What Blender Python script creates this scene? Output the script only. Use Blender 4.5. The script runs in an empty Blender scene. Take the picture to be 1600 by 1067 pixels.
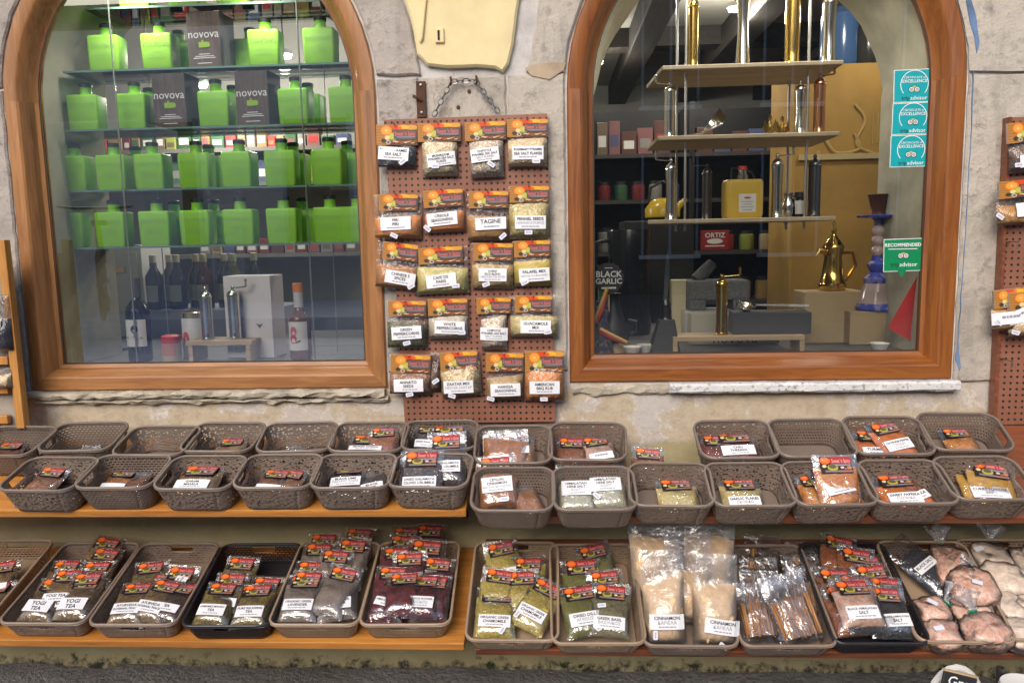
import bpy, bmesh, math, random
from mathutils import Vector, Matrix, noise as mnoise
R = math.radians
random.seed(7)
sc = bpy.context.scene
col = sc.collection

# ---------------------------------------------------------------- camera
WALL_D, CAM_H, FPX = 2.28, 1.30, 1244.0
cam_d = bpy.data.cameras.new('camera'); cam = bpy.data.objects.new('camera', cam_d); col.objects.link(cam)
sc.camera = cam
cam_d.sensor_width = 36.0; cam_d.lens = 36.0 * FPX / 1600.0
cam_d.clip_start = 0.05; cam_d.clip_end = 300
CAM = Vector((0, -WALL_D, CAM_H))
ROT = Matrix.Rotation(R(3.2), 3, 'Z') @ Matrix.Rotation(R(90 - 7.5), 3, 'X') @ Matrix.Rotation(R(-1.15), 3, 'Z')
cam.matrix_world = Matrix.Translation(CAM) @ ROT.to_4x4()

# ---------------------------------------------------------------- sky, sun, exposure
world = bpy.data.worlds.new('World'); sc.world = world; world.use_nodes = True
wn = world.node_tree.nodes; wl = world.node_tree.links
bg = wn['Background']; sky = wn.new('ShaderNodeTexSky'); sky.sky_type = 'NISHITA'; sky.sun_disc = False
SUN_EL, SUN_AZ = 34.0, 197.0          # from the street side, a little to the left
sky.sun_elevation = R(SUN_EL); sky.sun_rotation = R(SUN_AZ)
sky.air_density = 1.0; sky.dust_density = 3.0; sky.ozone_density = 1.0
wl.new(sky.outputs[0], bg.inputs[0]); bg.inputs[1].default_value = 0.115
sun_d = bpy.data.lights.new('sun', 'SUN'); sun = bpy.data.objects.new('sun', sun_d); col.objects.link(sun)
sun_d.energy = 1.5; sun_d.angle = R(42); sun_d.color = (1.0, 0.93, 0.86)
sdir = Vector((math.sin(R(SUN_AZ)) * math.cos(R(SUN_EL)), math.cos(R(SUN_AZ)) * math.cos(R(SUN_EL)), math.sin(R(SUN_EL))))
sun.rotation_euler = sdir.to_track_quat('Z', 'Y').to_euler(); sun.location = sdir * 10
vs = sc.view_settings; vs.view_transform = 'Standard'; vs.look = 'None'; vs.gamma = 1.0; vs.exposure = 0.68
sc.cycles.max_bounces = 10; sc.cycles.transparent_max_bounces = 40; sc.cycles.transmission_bounces = 6
sc.cycles.diffuse_bounces = 3; sc.cycles.glossy_bounces = 4; sc.cycles.use_denoising = True
sc.cycles.sample_clamp_indirect = 6.0; sc.cycles.caustics_reflective = False; sc.cycles.caustics_refractive = False

# ---------------------------------------------------------------- layout helpers (photo measurement -> metres in the place)
def ray(px, py):
    return ROT @ Vector((px - 800.0, 533.5 - py, -FPX))
def P(px, py, Y):
    d = ray(px, py); t = (Y - CAM.y) / d.y
    return CAM + d * t
def Pz(px, py, Z):
    d = ray(px, py); t = (Z - CAM.z) / d.z
    return CAM + d * t
def Pplane(px, py, p0, n):
    d = ray(px, py); t = (p0 - CAM).dot(n) / d.dot(n)
    return CAM + d * t

# ---------------------------------------------------------------- mesh builder
def tag(o, label=None, cat=None, group=None, kind=None):
    if label: o['label'] = label
    if cat: o['category'] = cat
    if group: o['group'] = group
    if kind: o['kind'] = kind
    return o
def empty(name, loc=(0, 0, 0), rot=None, parent=None):
    o = bpy.data.objects.new(name, None); col.objects.link(o); o.empty_display_size = 0.05
    o.location = loc
    if rot is not None: o.rotation_euler = rot
    if parent: o.parent = parent
    return o
class MB:
    def __init__(s): s.v, s.f, s.m, s.c, s.uv = [], [], [], [], []
    def add(s, vs_, fs, mi=0, c=(1, 1, 1), uv=None):
        b = len(s.v)
        s.v += [tuple(q) for q in vs_]
        s.c += [c] * len(vs_) if not isinstance(c, list) else c
        s.uv += uv if uv else [(0, 0)] * len(vs_)
        for f in fs: s.f.append([b + i for i in f]); s.m.append(mi)
        return s
    def box(s, x0, x1, y0, y1, z0, z1, mi=0, c=(1, 1, 1)):
        return s.add([(x0, y0, z0), (x1, y0, z0), (x1, y1, z0), (x0, y1, z0), (x0, y0, z1), (x1, y0, z1), (x1, y1, z1), (x0, y1, z1)],
                     [(0, 3, 2, 1), (4, 5, 6, 7), (0, 1, 5, 4), (1, 2, 6, 5), (2, 3, 7, 6), (3, 0, 4, 7)], mi, c)
    def lathe(s, prof, n=20, o=(0, 0, 0), mi=0, c=(1, 1, 1), caps=True):
        vs_, fs = [], []
        for r, z in prof:
            for k in range(n):
                a = 2 * math.pi * k / n; vs_.append((o[0] + r * math.cos(a), o[1] + r * math.sin(a), o[2] + z))
        for i in range(len(prof) - 1):
            for k in range(n):
                k2 = (k + 1) % n; fs.append((i * n + k, i * n + k2, (i + 1) * n + k2, (i + 1) * n + k))
        if caps:
            fs.append(tuple(range(n - 1, -1, -1))); fs.append(tuple((len(prof) - 1) * n + k for k in range(n)))
        return s.add(vs_, fs, mi, c)
    def tube(s, pts, r, n=8, closed=False, mi=0, c=(1, 1, 1)):
        pts = [Vector(p) for p in pts]; N = len(pts); vs_, fs = [], []
        up = None
        for i, p in enumerate(pts):
            if closed: t = pts[(i + 1) % N] - pts[i - 1]
            else: t = pts[min(i + 1, N - 1)] - pts[max(i - 1, 0)]
            t = t.normalized() if t.length > 1e-9 else Vector((0, 0, 1))
            if up is None: up = t.orthogonal().normalized()
            a = (up - t * up.dot(t)); a = a.normalized() if a.length > 1e-6 else t.orthogonal().normalized(); up = a
            b = t.cross(a); rr = r[i] if isinstance(r, (list, tuple)) else r
            for k in range(n):
                w = 2 * math.pi * k / n; vs_.append(p + a * (rr * math.cos(w)) + b * (rr * math.sin(w)))
        L = N if closed else N - 1
        for i in range(L):
            j = (i + 1) % N
            for k in range(n):
                k2 = (k + 1) % n; fs.append((i * n + k, i * n + k2, j * n + k2, j * n + k))
        if not closed:
            fs.append(tuple(range(n - 1, -1, -1))); fs.append(tuple((N - 1) * n + k for k in range(n)))
        return s.add(vs_, fs, mi, c)
    def build(s, name, mats, parent=None, loc=(0, 0, 0), rot=None, smooth=False, bevel=0, solid=0, angle=40):
        me = bpy.data.meshes.new(name); me.from_pydata(s.v, [], s.f); 
        if not isinstance(mats, (list, tuple)): mats = [mats]
        for m in mats: me.materials.append(m)
        if len(mats) > 1: me.polygons.foreach_set('material_index', s.m)
        if any(c != (1, 1, 1) for c in s.c):
            a = me.color_attributes.new('Col', 'FLOAT_COLOR', 'POINT')
            a.data.foreach_set('color', [x for c in s.c for x in (c[0], c[1], c[2], 1)])
        if any(u != (0, 0) for u in s.uv):
            ul = me.uv_layers.new(name='UVMap'); buf = []
            for l in me.loops: buf += s.uv[l.vertex_index]
            ul.data.foreach_set('uv', buf)
        if smooth: 
            me.polygons.foreach_set('use_smooth', [True] * len(me.polygons))
            if angle < 180: me.set_sharp_from_angle(angle=R(angle))
        me.update()
        o = bpy.data.objects.new(name, me); col.objects.link(o); o.location = loc
        if rot is not None: o.rotation_euler = rot
        if parent: o.parent = parent
        if bevel:
            b = o.modifiers.new('bevel', 'BEVEL'); b.width = bevel; b.segments = 2; b.limit_method = 'ANGLE'
        if solid:
            b = o.modifiers.new('solid', 'SOLIDIFY'); b.thickness = solid; b.offset = 0
        return o
def copy_tree(o, parent=None):
    c = o.copy(); col.objects.link(c); c.parent = parent
    for ch in o.children: copy_tree(ch, c)
    return c

# ---------------------------------------------------------------- text as flat print
_tc = {}
def text2d(s, size, bold=0.0):
    k = (s, bold)
    if k not in _tc:
        cu = bpy.data.curves.new('lettering', 'FONT'); cu.body = s; cu.size = 1.0; cu.resolution_u = 2; cu.fill_mode = 'FRONT'
        cu.offset = bold; cu.align_x = 'CENTER'; cu.align_y = 'CENTER'
        ob = bpy.data.objects.new('lettering', cu); me = ob.to_mesh()
        _tc[k] = ([(v.co.x, v.co.y) for v in me.vertices], [tuple(p.vertices) for p in me.polygons])
        ob.to_mesh_clear(); bpy.data.objects.remove(ob); bpy.data.curves.remove(cu)
    vs_, fs = _tc[k]
    return [(x * size, y * size) for x, y in vs_], fs
def text_width(s, bold=0.0):
    vs_, _ = text2d(s, 1.0, bold)
    return (max(v[0] for v in vs_) - min(v[0] for v in vs_)) if vs_ else 0.5
def ellipse2d(cx, cy, rx, ry, n=14, rot=0):
    ca, sa = math.cos(rot), math.sin(rot)
    return [(cx + rx * math.cos(t) * ca - ry * math.sin(t) * sa, cy + rx * math.cos(t) * sa + ry * math.sin(t) * ca) for t in [2 * math.pi * k / n for k in range(n)]]
def put2d(mb, pts, faces, fn, lift, mi=0, c=(1, 1, 1)):
    """flat print: 2-D points -> 3-D via fn(x, z) -> y (front is -y)"""
    mb.add([(x, fn(x, z) - lift, z) for x, z in pts], faces, mi, c)

# ---------------------------------------------------------------- materials
_mc = {}
def newmat(name):
    m = bpy.data.materials.new(name); m.use_nodes = True
    nt = m.node_tree; return m, nt, nt.nodes['Principled BSDF']
def N(nt, t, **kw):
    n = nt.nodes.new(t)
    for k, v in kw.items():
        if k.startswith('i_'):
            key = k[2:]; key = int(key) if key.isdigit() else key.replace('_', ' ')
            n.inputs[key].default_value = v
        else: setattr(n, k, v)
    return n
def ramp(nt, fac, stops, interp='LINEAR'):
    r = nt.nodes.new('ShaderNodeValToRGB'); cr = r.color_ramp; cr.interpolation = interp
    while len(cr.elements) < len(stops): cr.elements.new(0.5)
    for e, (p, c) in zip(cr.elements, stops): e.position = p; e.color = (c[0], c[1], c[2], 1)
    nt.links.new(fac, r.inputs[0]); return r.outputs[0]
def objco(nt, rnd=True, scale=None):
    tc = nt.nodes.new('ShaderNodeTexCoord'); o = tc.outputs['Object']
    if rnd:
        oi = nt.nodes.new('ShaderNodeObjectInfo'); mu = N(nt, 'ShaderNodeMath', operation='MULTIPLY', i_1=37.0)
        nt.links.new(oi.outputs['Random'], mu.inputs[0])
        ad = N(nt, 'ShaderNodeVectorMath', operation='ADD'); nt.links.new(o, ad.inputs[0]); nt.links.new(mu.outputs[0], ad.inputs[1]); o = ad.outputs[0]
    if scale:
        mp = N(nt, 'ShaderNodeMapping'); mp.inputs['Scale'].default_value = scale; nt.links.new(o, mp.inputs[0]); o = mp.outputs[0]
    return o
def bump(nt, h, bsdf, strength=0.4, dist=0.002):
    b = N(nt, 'ShaderNodeBump', i_Strength=strength, i_Distance=dist); nt.links.new(h, b.inputs['Height']); nt.links.new(b.outputs[0], bsdf.inputs['Normal'])
def noise(nt, vec, scale, detail=4, rough=0.6):
    n = N(nt, 'ShaderNodeTexNoise', i_Scale=scale, i_Detail=detail, i_Roughness=rough); nt.links.new(vec, n.inputs['Vector']); return n.outputs[0]
def mixc(nt, fac, a, b):
    m = N(nt, 'ShaderNodeMix', data_type='RGBA')
    for s_, v in ((0, fac), (6, a), (7, b)):
        if hasattr(v, 'links'): nt.links.new(v, m.inputs[s_])
        else: m.inputs[s_].default_value = v if s_ == 0 else (v[0], v[1], v[2], 1)
    return m.outputs[2]
def srgb(r, g, b):
    f = lambda x: (x / 255 / 12.92) if x / 255 <= 0.04045 else ((x / 255 + 0.055) / 1.055) ** 2.4
    return (f(r), f(g), f(b))
def plain(name, c, rough=0.5, metal=0.0, spec=0.5, vary=0.0, bmp=0.0, bscale=200):
    if name in _mc: return _mc[name]
    m, nt, b = newmat(name); b.inputs['Roughness'].default_value = rough; b.inputs['Metallic'].default_value = metal
    b.inputs['Specular IOR Level'].default_value = spec
    co = objco(nt)
    if vary:
        f = noise(nt, co, 9, 5); lo = tuple(x * (1 - vary) for x in c); hi = tuple(min(1, x * (1 + vary)) for x in c)
        nt.links.new(ramp(nt, f, [(0.3, lo), (0.7, hi)]), b.inputs['Base Color'])
    else: b.inputs['Base Color'].default_value = (*c, 1)
    if bmp: bump(nt, noise(nt, co, bscale, 3), b, bmp, 0.001)
    _mc[name] = m; return m
def grain(name, cols, scale=260, rough=0.8, bmp=0.7, stretch=None):
    """loose dry goods: cells of several colours with relief"""
    if name in _mc: return _mc[name]
    m, nt, b = newmat(name); b.inputs['Roughness'].default_value = rough; b.inputs['Specular IOR Level'].default_value = 0.25
    co = objco(nt, True, stretch)
    v = N(nt, 'ShaderNodeTexVoronoi', i_Scale=scale, i_Randomness=1.0); nt.links.new(co, v.inputs['Vector'])
    sep = N(nt, 'ShaderNodeSeparateColor'); nt.links.new(v.outputs['Color'], sep.inputs[0])
    n = len(cols); st = [((i + 0.0) / n, c) for i, c in enumerate(cols)]
    c1 = ramp(nt, sep.outputs[0], st, 'CONSTANT')
    f = noise(nt, co, 30, 3); c2 = mixc(nt, f, c1, tuple(sum(c[k] for c in cols) / n for k in range(3)))
    nt.links.new(c2, b.inputs['Base Color'])
    inv = N(nt, 'ShaderNodeMath', operation='SUBTRACT', i_0=1.0); nt.links.new(v.outputs['Distance'], inv.inputs[1])
    bump(nt, inv.outputs[0], b, bmp, 0.0025)
    _mc[name] = m; return m
def powder(name, c, rough=0.9):
    if name in _mc: return _mc[name]
    m, nt, b = newmat(name); b.inputs['Roughness'].default_value = rough; b.inputs['Specular IOR Level'].default_value = 0.15
    co = objco(nt); f = noise(nt, co, 60, 6, 0.7)
    nt.links.new(ramp(nt, f, [(0.3, tuple(x * 0.78 for x in c)), (0.7, tuple(min(1, x * 1.18) for x in c))]), b.inputs['Base Color'])
    bump(nt, noise(nt, co, 90, 5), b, 0.5, 0.002)
    _mc[name] = m; return m
def wood(name, c1, c2, axis='X', scale=1.0, rough=0.45, coat=0.0):
    if name in _mc: return _mc[name]
    m, nt, b = newmat(name); b.inputs['Roughness'].default_value = rough; b.inputs['Coat Weight'].default_value = coat; b.inputs['Coat Roughness'].default_value = 0.25
    s = {'X': (1.2, 14, 14), 'Y': (14, 1.2, 14), 'Z': (14, 14, 1.2)}[axis]
    co = objco(nt, True, tuple(k * scale for k in s))
    f = noise(nt, co, 1.6, 8, 0.62)
    w = N(nt, 'ShaderNodeTexNoise', i_Scale=5.0, i_Detail=6.0, i_Distortion=1.2); nt.links.new(co, w.inputs['Vector'])
    mx = N(nt, 'ShaderNodeMath', operation='MULTIPLY_ADD', i_1=0.6, i_2=0.0); nt.links.new(w.outputs[0], mx.inputs[0]); 
    ad = N(nt, 'ShaderNodeMath', operation='MULTIPLY_ADD', i_1=0.5); nt.links.new(f, ad.inputs[0]); nt.links.new(mx.outputs[0], ad.inputs[2])
    nt.links.new(ramp(nt, ad.outputs[0], [(0.34, tuple(x * 0.62 for x in c1)), (0.42, c1), (0.55, tuple((a + d) / 2 for a, d in zip(c1, c2))), (0.68, c2), (0.8, tuple(min(1, x * 1.15) for x in c2))]), b.inputs['Base Color'])
    bump(nt, w.outputs[0], b, 0.3, 0.0015)
    _mc[name] = m; return m
def attr_print(name='printed_card', rough=0.35):
    if name in _mc: return _mc[name]
    m, nt, b = newmat(name); b.inputs['Roughness'].default_value = rough
    a = N(nt, 'ShaderNodeAttribute', attribute_name='Col'); nt.links.new(a.outputs[0], b.inputs['Base Color'])
    _mc[name] = m; return m
def film(name='clear_film', haze=0.03, gloss=0.05, tint=(1, 1, 1), scale=45):
    """thin polythene: mostly clear, creased, shiny"""
    if name in _mc: return _mc[name]
    m, nt, b = newmat(name); nt.nodes.remove(b); out = nt.nodes['Material Output']
    co = objco(nt)
    v = N(nt, 'ShaderNodeTexNoise', i_Scale=scale, i_Detail=3.0, i_Distortion=1.5); nt.links.new(co, v.inputs['Vector'])
    bp = N(nt, 'ShaderNodeBump', i_Strength=0.8, i_Distance=0.005); nt.links.new(v.outputs[0], bp.inputs['Height'])
    tr = N(nt, 'ShaderNodeBsdfTransparent'); tr.inputs[0].default_value = (*tint, 1)
    gl = N(nt, 'ShaderNodeBsdfGlossy', i_Roughness=0.09); nt.links.new(bp.outputs[0], gl.inputs['Normal'])
    df = N(nt, 'ShaderNodeBsdfDiffuse'); df.inputs[0].default_value = (0.75, 0.75, 0.78, 1)
    fr = N(nt, 'ShaderNodeFresnel', i_IOR=1.45); nt.links.new(bp.outputs[0], fr.inputs['Normal'])
    ad = N(nt, 'ShaderNodeMath', operation='MULTIPLY_ADD', i_1=1.0, i_2=gloss - 0.04, use_clamp=True); nt.links.new(fr.outputs[0], ad.inputs[0])
    m1 = N(nt, 'ShaderNodeMixShader', i_0=haze); nt.links.new(tr.outputs[0], m1.inputs[1]); nt.links.new(df.outputs[0], m1.inputs[2])
    m2 = N(nt, 'ShaderNodeMixShader'); nt.links.new(ad.outputs[0], m2.inputs[0]); nt.links.new(m1.outputs[0], m2.inputs[1]); nt.links.new(gl.outputs[0], m2.inputs[2])
    nt.links.new(m2.outputs[0], out.inputs[0])
    _mc[name] = m; return m
def pane_glass(name='window_glass', tint=(0.93, 0.96, 0.95), extra=0.13, rough=0.0, ior=1.5, mult=1.9):
    if name in _mc: return _mc[name]
    m, nt, b = newmat(name); nt.nodes.remove(b); out = nt.nodes['Material Output']
    tr = N(nt, 'ShaderNodeBsdfTransparent'); tr.inputs[0].default_value = (*tint, 1)
    gl = N(nt, 'ShaderNodeBsdfGlossy', i_Roughness=rough)
    fr = N(nt, 'ShaderNodeFresnel', i_IOR=ior)
    ad = N(nt, 'ShaderNodeMath', operation='MULTIPLY_ADD', i_1=mult, i_2=extra, use_clamp=True); nt.links.new(fr.outputs[0], ad.inputs[0])
    m2 = N(nt, 'ShaderNodeMixShader'); nt.links.new(ad.outputs[0], m2.inputs[0]); nt.links.new(tr.outputs[0], m2.inputs[1]); nt.links.new(gl.outputs[0], m2.inputs[2])
    nt.links.new(m2.outputs[0], out.inputs[0])
    _mc[name] = m; return m
def emit(name, c, s):
    if name in _mc: return _mc[name]
    m, nt, b = newmat(name); b.inputs['Emission Color'].default_value = (*c, 1); b.inputs['Emission Strength'].default_value = s; b.inputs['Base Color'].default_value = (0.9, 0.9, 0.9, 1)
    _mc[name] = m; return m
def basket_mat(name, c, kind):
    """moulded plastic basket wall with pierced pattern (UV in metres round the wall)"""
    if name in _mc: return _mc[name]
    m, nt, b = newmat(name); out = nt.nodes['Material Output']; b.inputs['Roughness'].default_value = 0.42
    uv = N(nt, 'ShaderNodeTexCoord').outputs['UV']; co = objco(nt)
    f = noise(nt, co, 14, 4); nt.links.new(ramp(nt, f, [(0.3, tuple(x * 0.85 for x in c)), (0.7, tuple(x * 1.12 for x in c))]), b.inputs['Base Color'])
    if kind == 'speckle':
        v = N(nt, 'ShaderNodeTexVoronoi', i_Scale=190.0, voronoi_dimensions='2D'); mp = N(nt, 'ShaderNodeMapping'); mp.inputs['Scale'].default_value = (0.6, 1.0, 1)
        nt.links.new(uv, mp.inputs[0]); nt.links.new(mp.outputs[0], v.inputs['Vector'])
        sep = N(nt, 'ShaderNodeSeparateColor'); nt.links.new(v.outputs['Color'], sep.inputs[0])
        a = N(nt, 'ShaderNodeMath', operation='GREATER_THAN', i_1=0.66); nt.links.new(sep.outputs[0], a.inputs[0])
        d = N(nt, 'ShaderNodeMath', operation='LESS_THAN', i_1=0.42); nt.links.new(v.outputs['Distance'], d.inputs[0])
        hole = N(nt, 'ShaderNodeMath', operation='MULTIPLY'); nt.links.new(a.outputs[0], hole.inputs[0]); nt.links.new(d.outputs[0], hole.inputs[1]); hf = hole.outputs[0]
        bump(nt, v.outputs['Distance'], b, 0.8, 0.002)
    else:
        bw, rh, ms, th = {'lattice': (0.0125, 0.0068, 0.0017, 0.5), 'ridge': (0.016, 0.0068, 0.0024, 0.5), 'knit': (0.0085, 0.0085, 0.0027, 0.5), 'weave': (0.0125, 0.0068, 0.0022, 0.5)}[kind]
        br = N(nt, 'ShaderNodeTexBrick', i_Scale=30.0, i_Mortar_Size=ms * 30, i_Mortar_Smooth=0.25, i_Bias=0.0, i_Brick_Width=bw * 30, i_Row_Height=rh * 30, offset=0.5)
        nt.links.new(uv, br.inputs['Vector'])
        inv = N(nt, 'ShaderNodeMath', operation='LESS_THAN', i_1=th * (0.4 if kind in ('ridge', 'weave') else 1)); nt.links.new(br.outputs['Fac'], inv.inputs[0]); hf = inv.outputs[0]
        if kind in ('ridge', 'weave', 'knit'):      # only some of the cells are pierced right through
            nn = noise(nt, uv, 60.0, 2); g = N(nt, 'ShaderNodeMath', operation='GREATER_THAN', i_1={'ridge': 0.5, 'weave': 0.2, 'knit': 0.4}[kind]); nt.links.new(nn, g.inputs[0])
            mu = N(nt, 'ShaderNodeMath', operation='MULTIPLY'); nt.links.new(hf, mu.inputs[0]); nt.links.new(g.outputs[0], mu.inputs[1]); hf = mu.outputs[0]
        bump(nt, br.outputs['Fac'], b, 1.0, 0.004)
    # plain band under the rim: v > 0.9 of the height is stored in the second uv range, so only the marked wall is pierced
    sepuv = N(nt, 'ShaderNodeSeparateXYZ'); nt.links.new(uv, sepuv.inputs[0])
    lo = N(nt, 'ShaderNodeMath', operation='GREATER_THAN', i_1=0.008); nt.links.new(sepuv.outputs[1], lo.inputs[0])
    mu = N(nt, 'ShaderNodeMath', operation='MULTIPLY'); nt.links.new(hf, mu.inputs[0]); nt.links.new(lo.outputs[0], mu.inputs[1])
    tr = N(nt, 'ShaderNodeBsdfTransparent'); mx = N(nt, 'ShaderNodeMixShader')
    nt.links.new(mu.outputs[0], mx.inputs[0]); nt.links.new(b.outputs[0], mx.inputs[1]); nt.links.new(tr.outputs[0], mx.inputs[2]); nt.links.new(mx.outputs[0], out.inputs[0])
    _mc[name] = m; return m

# ================================================================ THE SETTING
def mat_ground():
    m, nt, b = newmat('worn_stone_paving'); co = objco(nt, False)
    b.inputs['Roughness'].default_value = 0.75
    f = noise(nt, co, 7, 8, 0.7); g = noise(nt, co, 60, 4)
    v = N(nt, 'ShaderNodeTexVoronoi', i_Scale=16.0, feature='DISTANCE_TO_EDGE'); nt.links.new(co, v.inputs['Vector'])
    c = ramp(nt, f, [(0.3, (0.11, 0.105, 0.105)), (0.5, (0.22, 0.215, 0.215)), (0.72, (0.36, 0.355, 0.36))])
    c = mixc(nt, g, c, (0.20, 0.195, 0.19)); nt.links.new(c, b.inputs['Base Color'])
    mx = N(nt, 'ShaderNodeMath', operation='MULTIPLY_ADD', i_1=0.5); nt.links.new(f, mx.inputs[0]); nt.links.new(g, mx.inputs[2])
    bump(nt, mx.outputs[0], b, 0.9, 0.02); return m
g = MB()
n = 60; xs = [-2.4 + 4.8 * i / n for i in range(n + 1)]; ys = [-3.0 + 3.0 * (j / 40) for j in range(41)]
gv = [(x, y, -0.012 + 0.02 * mnoise.noise((x * 5, y * 5, 1)) + 0.012 * mnoise.noise((x * 17, y * 17, 3))) for y in ys for x in xs]
g.add(gv, [(j * (n + 1) + i, j * (n + 1) + i + 1, (j + 1) * (n + 1) + i + 1, (j + 1) * (n + 1) + i) for j in range(40) for i in range(n)])
B = 40.0
for (x0, x1, y0, y1) in ((-B, -2.4, -B, B), (2.4, B, -B, B), (-2.4, 2.4, -B, -3.0), (-2.4, 2.4, 0.0, B)):
    g.add([(x0, y0, -0.012), (x1, y0, -0.012), (x1, y1, -0.012), (x0, y1, -0.012)], [(0, 1, 2, 3)])
tag(g.build('street_ground', mat_ground(), smooth=True), kind='structure')

# ---- shop building
bld = tag(empty('shop_building'), 'old shop front with two arched wooden windows and peeling plaster walls', 'building')
LW = dict(xc=-1.034, r=0.472, zb=0.935, zs=1.712)
RW = dict(xc=0.574, r=0.470, zb=0.945, zs=1.700)
FW = 0.066
def wpath(w, d, na=28):
    """window outline offset outward by d: bottom-left, bottom-right, up, arch, down"""
    x0, x1 = w['xc'] - w['r'] - d, w['xc'] + w['r'] + d
    arc = [(w['xc'] + (w['r'] + d) * math.cos(t), w['zs'] + (w['r'] + d) * math.sin(t)) for t in [math.pi * k / na for k in range(na + 1)]]
    return [(x0, w['zb'] - d), (x1, w['zb'] - d)] + arc

def mat_wall():
    m, nt, b = newmat('old_plaster_wall'); co = objco(nt, False); b.inputs['Roughness'].default_value = 0.9; b.inputs['Specular IOR Level'].default_value = 0.2
    sep = N(nt, 'ShaderNodeSeparateXYZ'); nt.links.new(co, sep.inputs[0])
    n1 = noise(nt, co, 5, 6, 0.65); n2 = noise(nt, co, 26, 6, 0.7); n3 = noise(nt, co, 2.2, 10, 0.68)
    zz = N(nt, 'ShaderNodeMath', operation='MULTIPLY_ADD', i_1=0.16); nt.links.new(n1, zz.inputs[0]); nt.links.new(sep.outputs[2], zz.inputs[2])
    # upper: grey white limewashed stone
    up = ramp(nt, n1, [(0.28, (0.36, 0.34, 0.33)), (0.5, (0.56, 0.535, 0.51)), (0.72, (0.68, 0.65, 0.61))])
    dk = ramp(nt, n2, [(0.60, (0, 0, 0)), (0.72, (1, 1, 1))]); up = mixc(nt, dk, up, (0.27, 0.255, 0.245))
    # middle band under the sills: rough sandy plaster with bald patches
    md = ramp(nt, n2, [(0.25, (0.36, 0.29, 0.205)), (0.5, (0.50, 0.415, 0.30)), (0.8, (0.58, 0.50, 0.385))])
    pt = ramp(nt, n3, [(0.47, (0, 0, 0)), (0.52, (1, 1, 1))]); md = mixc(nt, pt, md, (0.52, 0.47, 0.43))
    ed = N(nt, 'ShaderNodeMath', operation='SUBTRACT', i_1=0.495); nt.links.new(n3, ed.inputs[0]); ab = N(nt, 'ShaderNodeMath', operation='ABSOLUTE'); nt.links.new(ed.outputs[0], ab.inputs[0])
    cr = ramp(nt, ab.outputs[0], [(0.003, (1, 1, 1)), (0.010, (0, 0, 0))]); crm = N(nt, 'ShaderNodeMath', operation='MULTIPLY'); brk = ramp(nt, n2, [(0.42, (0, 0, 0)), (0.62, (0.8, 0.8, 0.8))]); nt.links.new(cr, crm.inputs[0]); nt.links.new(brk, crm.inputs[1]); md = mixc(nt, crm.outputs[0], md, (0.70, 0.67, 0.64))
    # low: smooth yellow olive paint, mossy at the foot
    lw = ramp(nt, n1, [(0.3, (0.36, 0.31, 0.17)), (0.6, (0.45, 0.39, 0.225)), (0.8, (0.50, 0.44, 0.27))])
    ms = N(nt, 'ShaderNodeMath', operation='MULTIPLY_ADD', i_1=0.22); nt.links.new(n2, ms.inputs[0]); nt.links.new(sep.outputs[2], ms.inputs[2])
    mo = ramp(nt, ms.outputs[0], [(0.09, (1, 1, 1)), (0.125, (0, 0, 0))]); lw = mixc(nt, mo, lw, (0.05, 0.05, 0.038))
    f1 = ramp(nt, zz.outputs[0], [(0.765, (0, 0, 0)), (0.785, (1, 1, 1))]); f2 = ramp(nt, zz.outputs[0], [(0.955, (0, 0, 0)), (0.975, (1, 1, 1))])
    c = mixc(nt, f1, lw, md); c = mixc(nt, f2, c, up); nt.links.new(c, b.inputs['Base Color'])
    hh = N(nt, 'ShaderNodeMath', operation='MULTIPLY_ADD', i_1=0.6); nt.links.new(n2, hh.inputs[0]); nt.links.new(n1, hh.inputs[2])
    bump(nt, hh.outputs[0], b, 0.75, 0.012); return m
M_WALL = mat_wall()
def fill_poly(outer, holes, y):
    bm = bmesh.new(); edges = []
    for loop in [outer] + holes:
        vs_ = [bm.verts.new((x, y, z)) for x, z in loop]
        edges += [bm.edges.new((vs_[i], vs_[(i + 1) % len(vs_)])) for i in range(len(vs_))]
    bmesh.ops.triangle_fill(bm, edges=edges, use_beauty=True)
    bm.normal_update()
    for f in bm.faces:
        if f.normal.y > 0: f.normal_flip()
    bm.verts.index_update()
    r = ([tuple(v.co) for v in bm.verts], [tuple(v.index for v in f.verts) for f in bm.faces]); bm.free(); return r
wall = MB()
hl, hr = wpath(LW, FW - 0.004), wpath(RW, FW - 0.004)
outer = [(-4, -0.1), (4, -0.1), (4, 3.6), (-4, 3.6)]
wall.add(*fill_poly(outer, [hl, hr], 0.0))
wall.add([(4, 0, -0.1), (4, 0.45, -0.1), (4, 0.45, 3.6), (4, 0, 3.6), (-4, 0, -0.1), (-4, 0.45, -0.1), (-4, 0.45, 3.6), (-4, 0, 3.6)], [(0, 1, 2, 3), (4, 7, 6, 5), (3, 2, 6, 7)])
wall.build('wall', M_WALL, bld)

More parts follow.
